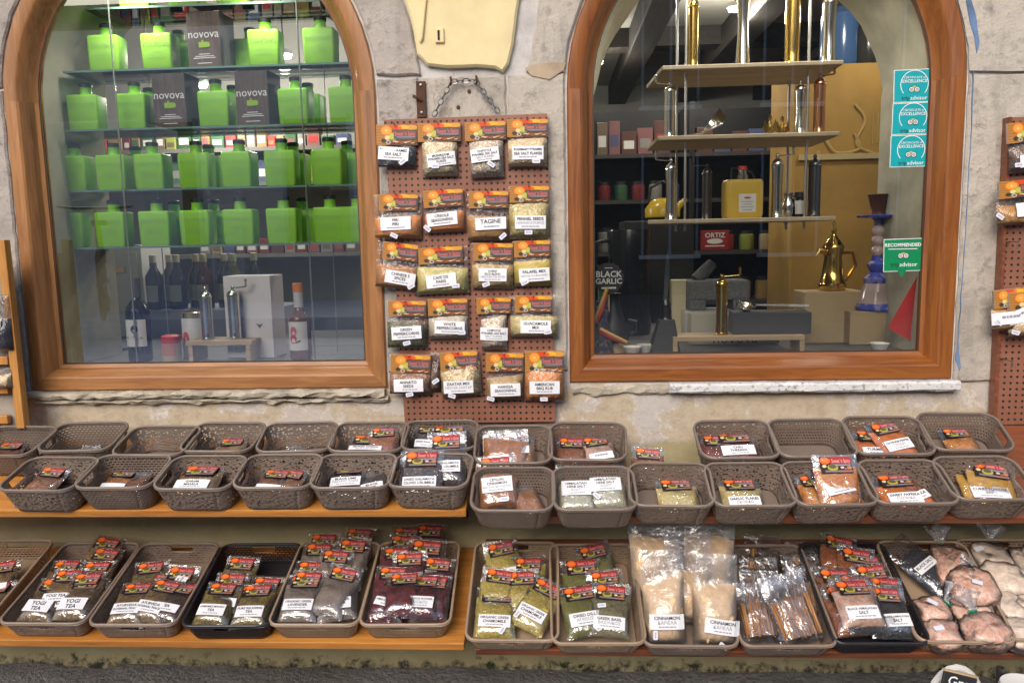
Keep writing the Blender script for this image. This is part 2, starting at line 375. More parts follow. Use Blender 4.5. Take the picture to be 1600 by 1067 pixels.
# reveals behind the glass (rough pale stone)
M_REVEAL = plain('pale_stone_reveal', (0.43, 0.40, 0.30), 0.9, vary=0.2, bmp=0.6, bscale=40)
for w in (LW, RW):
    rv = MB(); pa = wpath(w, 0.008)[1:]; pa = [pa[0]] + pa[1:] + [(w['xc'] - w['r'] - 0.008, w['zb'] - 0.008)]
    L = len(pa); rows = (0.055, 0.15, 0.25, 0.34); vv = []
    for j, y in enumerate(rows):
        for i, (x, z) in enumerate(pa):
            k = 0.010 * j + (0.012 * mnoise.noise((x * 9, y * 9, z * 9)) if j else 0)
            dx = (x - w['xc']); vv.append((x - math.copysign(min(abs(dx), k), dx), y, z - (k if z > w['zs'] else 0)))
    rv.add(vv, [(j * L + i, (j + 1) * L + i, (j + 1) * L + i + 1, j * L + i + 1) for j in range(3) for i in range(L - 1)])
    rv.build('window_reveal', M_REVEAL, bld, smooth=True)

# stone blocks of the arches and piers, proud of the wall, with open joints
def mat_stone(name, c, dirt, seed):
    m, nt, b = newmat(name); co = objco(nt, True); b.inputs['Roughness'].default_value = 0.88; b.inputs['Specular IOR Level'].default_value = 0.2
    n1 = noise(nt, co, 4.5, 7, 0.68); n2 = noise(nt, co, 22, 6, 0.72); n3 = noise(nt, co, 9, 8, 0.75)
    cc = ramp(nt, n1, [(0.3, tuple(x * 0.72 for x in c)), (0.5, c), (0.7, tuple(min(1, x * 1.15) for x in c))])
    dk = ramp(nt, n2, [(0.54, (0, 0, 0)), (0.72, (dirt, dirt, dirt))]); cc = mixc(nt, dk, cc, (0.10, 0.095, 0.09))
    sp = ramp(nt, n3, [(0.60, (0, 0, 0)), (0.66, (0.55, 0.55, 0.55))]); cc = mixc(nt, sp, cc, (0.33, 0.27, 0.19))
    mp = N(nt, 'ShaderNodeMapping'); mp.inputs['Scale'].default_value = (7, 7, 1.6); nt.links.new(co, mp.inputs[0])
    st = ramp(nt, noise(nt, mp.outputs[0], 1.4, 7, 0.7), [(0.52, (0, 0, 0)), (0.70, (0.55, 0.55, 0.55))]); cc = mixc(nt, st, cc, (0.20, 0.185, 0.17))
    wv = N(nt, 'ShaderNodeVectorMath', operation='ADD'); nz_ = N(nt, 'ShaderNodeTexNoise', i_Scale=9.0, i_Detail=5.0); nt.links.new(co, nz_.inputs['Vector']); sc2 = N(nt, 'ShaderNodeVectorMath', operation='SCALE', i_Scale=0.22); nt.links.new(nz_.outputs['Color'], sc2.inputs[0]); nt.links.new(co, wv.inputs[0]); nt.links.new(sc2.outputs[0], wv.inputs[1])
    ck = N(nt, 'ShaderNodeTexVoronoi', i_Scale=3.2, feature='DISTANCE_TO_EDGE'); nt.links.new(wv.outputs[0], ck.inputs['Vector']); ckf = ramp(nt, ck.outputs['Distance'], [(0.002, (1, 1, 1)), (0.010, (0, 0, 0))])
    ckm = N(nt, 'ShaderNodeMath', operation='MULTIPLY'); gate = ramp(nt, n1, [(0.54, (0, 0, 0)), (0.64, (0.55, 0.55, 0.55))]); nt.links.new(ckf, ckm.inputs[0]); nt.links.new(gate, ckm.inputs[1]); cc = mixc(nt, ckm.outputs[0], cc, (0.07, 0.06, 0.055))
    nt.links.new(cc, b.inputs['Base Color'])
    hh = N(nt, 'ShaderNodeMath', operation='MULTIPLY_ADD', i_1=0.7); nt.links.new(n2, hh.inputs[0]); nt.links.new(n1, hh.inputs[2])
    bump(nt, hh.outputs[0], b, 0.8, 0.014); return m
M_ST = [mat_stone('weathered_limestone', (0.43, 0.38, 0.335), 0.9, 1), mat_stone('limewashed_stone', (0.48, 0.43, 0.365), 0.6, 2), mat_stone('buff_stone', (0.45, 0.40, 0.32), 0.6, 3)]
def jag(loop, amp, step=0.03, seed=0):
    out = []
    for i in range(len(loop)):
        a, b_ = Vector(loop[i]), Vector(loop[(i + 1) % len(loop)]); k = max(1, int((b_ - a).length / step))
        for j in range(k):
            p = a.lerp(b_, j / k); out.append((p.x + amp * mnoise.noise((p.x * 30, p.y * 30, seed)), p.y + amp * mnoise.noise((p.x * 30, p.y * 30, seed + 9))))
    return out
def slab(name, loop, y0, y1, mat, parent, amp=0.004, seed=0, ch=0.005):
    lp = jag(loop, amp, 0.03, seed); cx = sum(p[0] for p in lp) / len(lp); cz = sum(p[1] for p in lp) / len(lp)
    mb = MB(); n = len(lp)
    ins = []
    for i, p in enumerate(lp):
        a, b_ = Vector(lp[i - 1]), Vector(lp[(i + 1) % n]); t = (b_ - a).normalized(); nrm = Vector((-t.y, t.x))
        ins.append((p[0] + nrm.x * ch, p[1] + nrm.y * ch))
    v, f = fill_poly(ins, [], y0); mb.add(v, f)
    ring = [(x, y0, z) for x, z in ins] + [(x, y0 + ch, z) for x, z in lp] + [(x, y1, z) for x, z in lp]
    fs = [(k * n + i, k * n + (i + 1) % n, (k + 1) * n + (i + 1) % n, (k + 1) * n + i) for k in (0, 1) for i in range(n)]
    mb.add(ring, fs); return mb.build(name, mat, parent)
def wx(px, py, Y=0.0):
    p = P(px, py, Y); return (p.x, p.z)
def arcpts(w, d, a0, a1, k=10):
    return [(w['xc'] + (w['r'] + d) * math.cos(R(a0 + (a1 - a0) * i / k)), w['zs'] + (w['r'] + d) * math.sin(R(a0 + (a1 - a0) * i / k))) for i in range(k + 1)]
JT = 1.748                                        # level of the joint across the piers
e = FW + 0.006
# loops run counter-clockwise seen from the street
lx = LW['xc'] + LW['r'] + e; rx = RW['xc'] - RW['r'] - e
slab('stone', [(lx, JT - 0.006), (lx, LW['zb'] - 0.02), (-0.375, LW['zb'] - 0.02), (-0.375, JT - 0.006)][::-1][::-1], -0.009, 0.03, M_ST[0], bld, seed=1)
slab('stone', [(-0.371, 1.24), (-0.13, 1.24), (-0.13, JT - 0.006), (-0.371, JT - 0.006)], -0.007, 0.03, M_ST[1], bld, seed=2)
slab('stone', [(-0.371, LW['zb'] - 0.02), (-0.13, LW['zb'] - 0.02), (-0.13, 1.236), (-0.371, 1.236)], -0.006, 0.03, M_ST[2], bld, seed=22)
slab('stone', [(-0.126, LW['zb'] - 0.02), (rx, LW['zb'] - 0.02), (rx, JT - 0.006), (-0.126, JT - 0.006)], -0.010, 0.03, M_ST[1], bld, seed=3)
# voussoirs
slab('arch_stone', arcpts(LW, e, 4.2, 36)[::-1] + [(-0.365, JT), (-0.392, 1.90), (-0.455, 2.07), (-0.56, 2.12)], -0.012, 0.03, M_ST[0], bld, seed=4)
slab('arch_stone', arcpts(LW, e, 37, 80)[::-1] + [(-0.565, 2.125), (-0.90, 2.38)], -0.010, 0.03, M_ST[0], bld, seed=5)
slab('arch_stone', [(-0.07, JT)] + [] + arcpts(RW, e, 175.5, 146)[0:] + [(0.0, 2.10), (-0.035, 1.93)], -0.013, 0.03, M_ST[1], bld, seed=6)
slab('arch_stone', arcpts(RW, e, 34, 2)[0:] [::-1] + [(0.99, 2.06), (1.5, 2.06), (1.5, 1.712)], -0.012, 0.03, M_ST[1], bld, seed=7)
slab('stone', [(RW['xc'] + RW['r'] + e, 0.87), (1.5, 0.87), (1.5, 1.704), (RW['xc'] + RW['r'] + e, 1.704)], -0.009, 0.03, M_ST[1], bld, seed=8)
slab('arch_stone', arcpts(LW, e, 176, 140)[0:] + [(-1.52, 2.15), (-1.72, 2.15), (-1.72, JT)], -0.011, 0.03, M_ST[0], bld, seed=9)
slab('stone', [(-1.72, 0.86), (LW['xc'] - LW['r'] - e, 0.86), (LW['xc'] - LW['r'] - e, JT - 0.006), (-1.72, JT - 0.006)], -0.009, 0.03, M_ST[0], bld, seed=10)
# yellow plaster between the arches, a thick coat ending above the joint
M_YEL = plain('yellow_plaster', (0.72, 0.60, 0.33), 0.8, vary=0.10, bmp=0.35, bscale=30)
yl = [wx(652, 88), wx(668, 104), wx(700, 108), wx(745, 106), wx(775, 110), wx(786, 116), wx(795, 103), wx(803, 70), wx(812, 0), (0.0, 2.06), (0.02, 2.2), (-0.5, 2.2), (-0.43, 2.02), wx(640, 20)]
slab('plaster_coat', yl, -0.020, 0.01, M_YEL, bld, amp=0.006, seed=11, ch=0.006)
cab = MB(); a = P(665, -5, -0.026); b_ = P(659, 60, -0.026); c_ = P(657, 66, -0.022)
cab.tube([a, b_, c_], 0.004, 8); cab.build('painted_cable', M_YEL, bld, smooth=True)
sl = MB(); p = P(686, 56, -0.022); sl.box(p.x - 0.011, p.x + 0.014, -0.028, -0.02, p.z - 0.02, p.z + 0.02); sl.build('plaster_box', M_YEL, bld, bevel=0.003)
sl = MB(); sl.box(p.x - 0.003, p.x + 0.0025, -0.0305, -0.0275, p.z - 0.013, p.z + 0.012); sl.build('slot', plain('dark_hole', (0.02, 0.018, 0.015), 0.9), bld)
# flaking blue paint beside the brown window frame
M_BLUE = plain('old_blue_paint', (0.13, 0.21, 0.36), 0.85, vary=0.6)
bp = [(1505, 5), (1512, 40), (1522, 85), (1527, 70), (1522, 25), (1514, 0)]
slab('paint_patch', [wx(*q) for q in bp], -0.0145, -0.008, M_BLUE, bld, amp=0.006, seed=12, ch=0.001)
bp = [(1517, 100), (1514, 200), (1506, 350), (1497, 480), (1492, 545), (1490, 560), (1496, 578), (1499, 572), (1496, 552), (1494, 530), (1498.5, 480), (1507, 350), (1515.5, 200), (1518.5, 130)]
slab('paint_patch', [wx(*q) for q in bp], -0.0115, -0.008, M_BLUE, bld, amp=0.003, seed=13, ch=0.001)
M_BARE = plain('bare_render', (0.40, 0.31, 0.21), 0.95, vary=0.35, bmp=0.8, bscale=60)
slab('bare_patch', [wx(*q) for q in [(822, 108), (845, 101), (885, 100), (882, 112), (860, 124), (830, 118)]], -0.0135, -0.005, M_BARE, bld, amp=0.012, seed=14, ch=0.001)

# ---- windows
M_FRAME_L = wood('light_oak_frame', (0.235, 0.095, 0.028), (0.40, 0.18, 0.058), 'Z', 0.9, 0.42, 0.15)
M_FRAME_LX = wood('light_oak_rail', (0.235, 0.095, 0.028), (0.40, 0.18, 0.058), 'X', 0.9, 0.42, 0.15)
M_FRAME_R = wood('brown_varnished_frame', (0.17, 0.048, 0.009), (0.31, 0.105, 0.018), 'Z', 0.8, 0.38, 0.2)
M_FRAME_RX = wood('brown_varnished_rail', (0.17, 0.048, 0.009), (0.31, 0.105, 0.018), 'X', 0.8, 0.38, 0.2)
M_BEAD = plain('dark_glazing_bead', (0.05, 0.03, 0.018), 0.5)
M_GLASS = pane_glass()
PROF = [(-0.006, 0.062), (-0.006, 0.040), (0.004, 0.034), (0.010, 0.018), (0.024, -0.006), (0.030, -0.010), (FW - 0.004, -0.010), (FW, -0.006), (FW, 0.062)]
def sweep(w, a, b, na=28):
    """frame piece between outline points a..b"""
    rows = [wpath(w, d, na) for d, y in PROF]; mb = MB(); k = len(PROF); n = len(rows[0]); idx = [i % n for i in range(a, b + 1)]
    vv = [(rows[j][i][0], PROF[j][1], rows[j][i][1]) for i in idx for j in range(k)]
    m = len(idx); fs = [(i * k + j, (i + 1) * k + j, (i + 1) * k + (j + 1) % k, i * k + (j + 1) % k) for i in range(m - 1) for j in range(k)]
    fs += [tuple(range(k)), tuple((m - 1) * k + j for j in reversed(range(k)))]
    return mb.add(vv, fs)
def window(w, mz, mx, glass):
    we = empty('window', parent=bld)
    sweep(w, 0, 1).build('bottom_rail', mx, we)
    sweep(w, 1, 2).build('stile', mz, we)
    n = 2 + 29
    sweep(w, 2, 2 + 14).build('arch_rail', mz, we, smooth=True); sweep(w, 2 + 14, n - 1).build('arch_rail', mz, we, smooth=True)
    mb = sweep(w, n - 1, n); mb.build('stile', mz, we)
    pa = wpath(w, 0.002); gl = MB(); v, f = fill_poly(pa, [], 0.048); gl.add(v, f); gl.build('pane', glass, we)
    bead = MB(); a, b_ = wpath(w, -0.0065), wpath(w, -0.010); m = len(a)
    bead.add([(x, 0.043, z) for x, z in a] + [(x, 0.043, z) for x, z in b_] + [(x, 0.0465, z) for x, z in b_], [(k * m + i, k * m + (i + 1) % m, (k + 1) * m + (i + 1) % m, (k + 1) * m + i) for k in (0, 1) for i in range(m)])
    bead.build('glazing_bead', M_BEAD, we)
    return we
wl_ = window(LW, M_FRAME_L, M_FRAME_LX, M_GLASS); wr_ = window(RW, M_FRAME_R, M_FRAME_RX, M_GLASS)
wl_['label'] = 'arched window with light wooden frame'; wr_['label'] = 'arched window with dark brown varnished frame'
# sills
def rough_sill(name, x0, x1, z0, z1, y0, mat, parent, amp, seed):
    mb = MB(); n = max(4, int((x1 - x0) / 0.02)); vv = []; ring = 6
    for i in range(n + 1):
        x = x0 + (x1 - x0) * i / n
        for k, (y, z) in enumerate(((0.03, z0), (y0 + 0.006, z0), (y0, z0 + 0.006), (y0, z1 - 0.006), (y0 + 0.006, z1), (0.03, z1))):
            a = amp * (0 if k in (0, 5) else 1)
            vv.append((x, y + a * mnoise.noise((x * 22, k * 3.1, seed)), z + a * mnoise.noise((x * 22, k * 3.1, seed + 5))))
    fs = [(i * ring + k, i * ring + (k + 1) % ring, (i + 1) * ring + (k + 1) % ring, (i + 1) * ring + k) for i in range(n) for k in range(ring)]
    fs += [tuple(range(ring))[::-1], tuple(n * ring + k for k in range(ring))]
    return mb.add(vv, fs).build(name, mat, parent)
M_SILL = mat_stone('old_sill_stone', (0.50, 0.44, 0.34), 0.7, 5)
def mat_terrazzo():
    m, nt, b = newmat('speckled_sill_stone'); co = objco(nt, False); b.inputs['Roughness'].default_value = 0.6
    v = N(nt, 'ShaderNodeTexVoronoi', i_Scale=150.0); nt.links.new(co, v.inputs['Vector']); sep = N(nt, 'ShaderNodeSeparateColor'); nt.links.new(v.outputs['Color'], sep.inputs[0])
    c = ramp(nt, sep.outputs[0], [(0, (0.66, 0.65, 0.64)), (0.5, (0.76, 0.75, 0.73)), (0.84, (0.45, 0.43, 0.42)), (0.92, (0.12, 0.11, 0.1))], 'CONSTANT')
    nt.links.new(mixc(nt, noise(nt, co, 8, 5), c, (0.62, 0.6, 0.58)), b.inputs['Base Color']); bump(nt, noise(nt, co, 60, 4), b, 0.4, 0.003); return m
rough_sill('sill', P(33, 620, -0.03).x, P(600, 615, -0.03).x, 0.845, 0.866, -0.030, M_SILL, wl_, 0.010, 1)
rough_sill('sill_ledge', P(50, 620, -0.02).x, P(606, 615, -0.02).x, 0.828, 0.843, -0.018, M_SILL, wl_, 0.010, 4)
rough_sill('sill_ledge', P(895, 608, -0.01).x, P(1045, 608, -0.01).x, 0.842, 0.868, -0.012, M_SILL, wr_, 0.010, 8)
rough_sill('sill', P(1047, 606, -0.04).x, P(1503, 600, -0.04).x, 0.848, 0.876, -0.036, mat_terrazzo(), wr_, 0.003, 2)

# ---- room behind the windows
M_ROOM = plain('room_plaster', (0.42, 0.41, 0.37), 0.9, vary=0.08); M_CEIL = plain('room_ceiling', (0.46, 0.44, 0.38), 0.9, vary=0.06)
M_BEAM = wood('dark_beam', (0.022, 0.018, 0.014), (0.05, 0.04, 0.03), 'Y', 0.6, 0.7)
YB, ZC = 4.0, 2.42
def struct(name, mb, mat): return tag(mb.build(name, mat), kind='structure')
struct('shop_floor', MB().box(-4, 4, 0.45, YB, -0.1, 0.0), plain('room_floor', (0.13, 0.10, 0.075), 0.6, vary=0.2))
ceil = struct('shop_ceiling', MB().box(-4, 4, 0.45, YB, ZC, ZC + 0.1), M_CEIL)
struct('shop_wall_back', MB().box(-4, 4, YB, YB + 0.1, 0, ZC + 0.1), M_ROOM)
struct('shop_wall_left', MB().box(-4.1, -4, 0.0, YB, 0, ZC + 0.1), M_ROOM); struct('shop_wall_right', MB().box(4, 4.1, 0, YB, 0, ZC + 0.1), M_ROOM)
for k, x in enumerate((-0.15, 0.42, 0.92, 1.5, 2.1, 2.8)):
    MB().box(x, x + 0.13, 0.47, YB, ZC - 0.14, ZC).build('beam', M_BEAM, ceil, bevel=0.006)
MB().box(-0.2, 3.4, 2.3, 2.45, ZC - 0.10, ZC - 0.0).build('beam', M_BEAM, ceil)
# display ledges just inside the glass
M_LEDGE = plain('dark_ledge', (0.13, 0.125, 0.12), 0.5, vary=0.1)
for nm, w in (('display_ledge', LW), ('display_ledge', RW)):
    zl = w['zb'] - 0.004
    o = MB().box(w['xc'] - 0.75, w['xc'] + 0.75, 0.47, 0.95, zl - 0.03, zl).box(w['xc'] - w['r'] - 0.007, w['xc'] + w['r'] + 0.007, 0.064, 0.47, zl - 0.03, zl - 0.001).build(nm, M_LEDGE)
    tag(o, kind='structure')
ZL = LW['zb'] - 0.004; ZR = RW['zb'] - 0.004

# ---- display shelves in front of the wall
M_PINE = wood('orange_pine_board', (0.42, 0.155, 0.03), (0.62, 0.27, 0.055), 'X', 0.9, 0.4, 0.2)
M_RED = wood('red_brown_board', (0.14, 0.038, 0.016), (0.27, 0.082, 0.032), 'X', 0.9, 0.42, 0.2)
M_IRON = plain('dark_iron', (0.03, 0.03, 0.033), 0.5, 0.6)
TILT, TILTL = R(25), R(17)
def board(name, x0, x1, yf, zf, depth, tilt, mat, label, group, thick=0.022):
    e = empty(name, (0, yf, zf), (tilt, 0, 0)); tag(e, label, 'shelf', group)
    MB().box(x0, x1, 0, depth, -thick, 0).build('board', mat, e, bevel=0.0025)
    return e
UL_Z, UL_Y = P(400, 797, -0.36).z, -0.36
LL_Z, LL_Y = P(400, 1003, -0.40).z, -0.40
UR_Z, UR_Y = P(1150, 808, -0.36).z, -0.36
LR_Z, LR_Y = P(1150, 1018, -0.40).z, -0.40
xs1, xs2 = P(728, 797, UL_Y).x, P(725, 1003, LL_Y).x; xr1, xr2 = P(747, 808, UR_Y).x, P(743, 1018, LR_Y).x
s_ul = board('wall_shelf', -2.0, xs1, UL_Y, UL_Z, 0.35, TILTL, M_PINE, 'upper orange pine wall shelf carrying two rows of small baskets', 'pine shelves')
s_ll = board('wall_shelf', -2.0, xs2, LL_Y, LL_Z, 0.375, TILTL, M_PINE, 'lower orange pine wall shelf carrying long trays of tea bags', 'pine shelves')
s_ur = board('wall_shelf', xr1, 1.7, UR_Y, UR_Z, 0.17, TILT, M_RED, 'upper dark red brown shelf, tilted forward, carrying small baskets', 'red brown shelves')
s_lr = board('wall_shelf', xr2, 1.7, LR_Y, LR_Z, 0.375, TILT, M_RED, 'lower dark red brown shelf, tilted forward, carrying trays of spice bags', 'red brown shelves')
for x0, x1 in ((xr1 + 0.01, P(975, 700, -0.1).x), (P(1100, 700, -0.1).x, 1.7)): MB().box(x0, x1, 0.175, 0.355, -0.022, 0).build('rear_board', M_RED, s_ur, bevel=0.0025)
for s_, x, dp, fr in ((s_ul, xs1 - 0.06, 0.33, UL_Y), (s_ll, xs2 - 0.07, 0.36, LL_Y), (s_ur, xr1 + 0.13, 0.33, UR_Y), (s_lr, xr2 + 0.13, 0.36, LR_Y)):
    tl = s_.rotation_euler.x; rot = Matrix.Rotation(-tl, 3, 'X')          # bracket: arm under the board, upright on the wall
    mb = MB(); mb.box(x, x + 0.028, 0.05, dp, -0.036, -0.0225)
    top = rot @ Vector((0, -fr - 0.012, dp * math.sin(tl) - 0.02)); bot = rot @ Vector((0, -fr - 0.012, dp * math.sin(tl) - 0.24))
    mb.tube([(x + 0.014, top.y, top.z), (x + 0.014, bot.y, bot.z)], 0.011, 8); mb.tube([(x + 0.014, 0.14, -0.034), (x + 0.014, bot.y, bot.z + 0.03)], 0.007, 6); mb.build('bracket', M_IRON, s_)

# ---- pegboards
def mat_peg():
    m, nt, b = newmat('brown_pegboard'); co = objco(nt, False); b.inputs['Roughness'].default_value = 0.5
    sc_ = N(nt, 'ShaderNodeVectorMath', operation='SCALE', i_Scale=1 / 0.0172); nt.links.new(co, sc_.inputs[0])
    fr = N(nt, 'ShaderNodeVectorMath', operation='FRACTION'); nt.links.new(sc_.outputs[0], fr.inputs[0])
    sb = N(nt, 'ShaderNodeVectorMath', operation='SUBTRACT'); sb.inputs[1].default_value = (0.5, 0, 0.5); nt.links.new(fr.outputs[0], sb.inputs[0])
    mm = N(nt, 'ShaderNodeVectorMath', operation='MULTIPLY'); mm.inputs[1].default_value = (1, 0, 1); nt.links.new(sb.outputs[0], mm.inputs[0])
    ln = N(nt, 'ShaderNodeVectorMath', operation='LENGTH'); nt.links.new(mm.outputs[0], ln.inputs[0])
    h = ramp(nt, ln.outputs['Value'], [(0.17, (0, 0, 0)), (0.20, (1, 1, 1))])
    f = noise(nt, co, 6, 5); c = ramp(nt, f, [(0.3, (0.215, 0.085, 0.05)), (0.7, (0.30, 0.125, 0.075))])
    nt.links.new(mixc(nt, h, (0.012, 0.008, 0.006), c), b.inputs['Base Color']); bump(nt, h, b, 0.8, 0.004); return m
M_PEG = mat_peg()
def pegboard(name, cs, y, label, tilt):
    """cs: four photo corners tl, tr, br, bl"""
    p = [P(px, py, y) for px, py in cs]; cx = sum(q.x for q in p) / 4; cz = sum(q.z for q in p) / 4
    e = tag(empty(name, (cx, y, cz)), label, 'pegboard')
    L = [(q.x - cx, q.z - cz) for q in p]; mb = MB()
    mb.add([(x, -0.004, z) for x, z in L] + [(x, 0.0, z) for x, z in L], [(3, 2, 1, 0), (4, 5, 6, 7), (0, 1, 5, 4), (1, 2, 6, 5), (2, 3, 7, 6), (3, 0, 4, 7)])
    mb.build('perforated_panel', M_PEG, e)
    return e
peg = pegboard('pegboard', [(600, 188), (855, 178), (868, 658), (633, 661)], -0.022, 'brown perforated pegboard hanging from a chain between the two windows', 0)
for z in (0.36, -0.4): MB().box(-0.19, 0.19, 0.0, 0.010, z, z + 0.025).build('batten', plain('batten_wood', (0.2, 0.1, 0.05), 0.7), peg)
peg2 = pegboard('pegboard', [(1577, 184), (1720, 180), (1690, 660), (1553, 663)], -0.030, 'dark brown perforated pegboard cut off by the right edge of the photo', 0)
mb = MB(); pa, pb = P(1573, 184, -0.03), P(1549, 663, -0.03)
o = peg2.location; mb.add([(pa.x - o.x - .0, -0.012, pa.z - o.z), (pa.x - o.x + 0.008, -0.012, pa.z - o.z), (pb.x - o.x + 0.008, -0.012, pb.z - o.z), (pb.x - o.x, -0.012, pb.z - o.z),
      (pa.x - o.x, 0.019, pa.z - o.z), (pa.x - o.x + 0.008, 0.019, pa.z - o.z), (pb.x - o.x + 0.008, 0.019, pb.z - o.z), (pb.x - o.x, 0.019, pb.z - o.z)], [(3, 2, 1, 0), (4, 5, 6, 7), (0, 1, 5, 4), (1, 2, 6, 5), (2, 3, 7, 6), (3, 0, 4, 7)])
mb.build('edge_strip', M_RED, peg2)
# chain, hooks, rusty iron
M_RUST = plain('rusty_iron', (0.10, 0.045, 0.022), 0.8, 0.3, vary=0.5, bmp=0.6, bscale=120); M_STEEL = plain('dull_steel', (0.22, 0.22, 0.22), 0.4, 0.9)
def link_loop(c, t, s, L=0.020, Wd=0.0065):
    return [c + t * (math.cos(a) * L * 0.5) + s * (math.sin(a) * Wd) for a in [2 * math.pi * k / 12 for k in range(12)]]
def chain(pts, label):
    root = tag(empty('hanging_chain', pts[0]), label, 'chain')
    k = 0; o = Vector(pts[0])
    for a, b_ in zip(pts[:-1], pts[1:]):
        a, b_ = Vector(a), Vector(b_); L = (b_ - a).length; n = max(1, round(L / 0.0165)); t = (b_ - a).normalized()
        for i in range(n):
            c = a.lerp(b_, (i + 0.5) / n) - o; s = Vector((0, 1, 0)) if k % 2 else t.cross(Vector((0, 1, 0))); k += 1
            MB().tube(link_loop(c, t, s), 0.0016, 5, True).build('chain_link', M_STEEL, root, smooth=True)
Yc = -0.026
chain([P(677, 182, Yc), P(705, 128, Yc), P(742, 126, Yc), P(779, 176, Yc)], 'thin steel chain running over two rusty hooks above the pegboard')
for px, py, lab in ((704, 124, 'rusty wall hook holding the chain, the one nearer the rusty hinge plate'), (744, 122, 'rusty wall hook holding the chain, the one farther from the hinge plate')):
    q = P(px, py, -0.02); mb = MB(); mb.tube([(0, 0.02, 0.004), (0, -0.004, 0.004), (0.002, -0.012, -0.002), (0.003, -0.014, -0.012), (0, -0.008, -0.018)], 0.003, 7)
    tag(mb.build('wall_hook', M_RUST, loc=q, smooth=True), lab, 'hook', 'rusty hooks above the pegboard')
q = P(658, 156, -0.012); pl = tag(empty('hinge_plate', q), 'rusty iron hinge plate screwed to the pier beside the chain', 'hinge')
MB().box(-0.0125, 0.014, -0.004, 0.003, -0.049, 0.049).build('plate', M_RUST, pl, bevel=0.0015)
MB().tube([(0.002, -0.004, -0.004), (-0.012, -0.014, 0.004), (-0.020, -0.014, 0.008)], 0.004, 6).build('pin', M_RUST, pl)
for z in (-0.036, 0.038): MB().lathe([(0.005, 0), (0.004, 0.002), (0.0005, 0.003)], 10).build('screw', M_STEEL, pl, (0.001, -0.004, z), (R(90), 0, 0), smooth=True)
for px, py in ((733, 143), (716, 168)):
    q = P(px, py, -0.008); o = MB().lathe([(0.0055, 0), (0.005, 0.003), (0.001, 0.0045)], 9).build('bolt_stub', M_RUST, None, q, (R(90), 0, 0), smooth=True)
    tag(o, 'rusty bolt stub in the pier, ' + ('upper' if py < 150 else 'lower') + ' of the two under the chain', 'bolt', 'bolt stubs under the chain')

# ================================================================ BASKETS AND TRAYS
class Frame:
    def __init__(s, y, z, tilt):
        s.o = Vector((0, y, z)); s.tilt = tilt; s.T = Vector((0, math.cos(tilt), math.sin(tilt))); s.N = Vector((0, -math.sin(tilt), math.cos(tilt)))
    def at(s, px, py, h):
        q = Pplane(px, py, s.o + s.N * h, s.N); return q.x, (q - s.o).dot(s.T)
    def pt(s, x, t, h=0): return s.o + Vector((x, 0, 0)) + s.T * t + s.N * h
UL, LL, UR, LR = Frame(UL_Y, UL_Z, TILTL), Frame(LL_Y, LL_Z, TILTL), Frame(UR_Y, UR_Z, TILT), Frame(LR_Y, LR_Z, TILT)
TAUPE = (0.195, 0.148, 0.118); BEIGE = (0.36, 0.255, 0.17); CHAR = (0.022, 0.020, 0.024); TAUPE2 = (0.26, 0.19, 0.145)
BM = {'speckle': basket_mat('taupe_speckled_plastic', TAUPE, 'speckle'), 'knit': basket_mat('taupe_knit_plastic', TAUPE, 'knit'), 'weave': basket_mat('taupe_woven_plastic', TAUPE, 'weave'),
      'ridge': basket_mat('taupe_ridged_plastic', TAUPE2, 'ridge'), 'lattice_b': basket_mat('beige_lattice_plastic', BEIGE, 'lattice'), 'lattice_c': basket_mat('charcoal_lattice_plastic', CHAR, 'lattice'), 'ridge_b': basket_mat('beige_ridged_plastic', BEIGE, 'ridge')}
RIMC = {'speckle': TAUPE, 'knit': TAUPE, 'weave': TAUPE, 'ridge': TAUPE2, 'lattice_b': BEIGE, 'lattice_c': CHAR, 'ridge_b': BEIGE}
def rrect(w, d, r, step=0.011):
    out = []; k = 6
    for cx, cy, a0 in ((w / 2 - r, -d / 2 + r, -90), (w / 2 - r, d / 2 - r, 0), (-w / 2 + r, d / 2 - r, 90), (-w / 2 + r, -d / 2 + r, 180)):
        for i in range(k + 1):
            a = R(a0 + 90 * i / k); out.append((cx + r * math.cos(a), cy + r * math.sin(a)))
    res = []
    for i in range(len(out)):
        a, b = Vector(out[i]), Vector(out[(i + 1) % len(out)]); n = max(1, round((b - a).length / step))
        res += [tuple(a.lerp(b, j / n)) for j in range(n)]
    return res
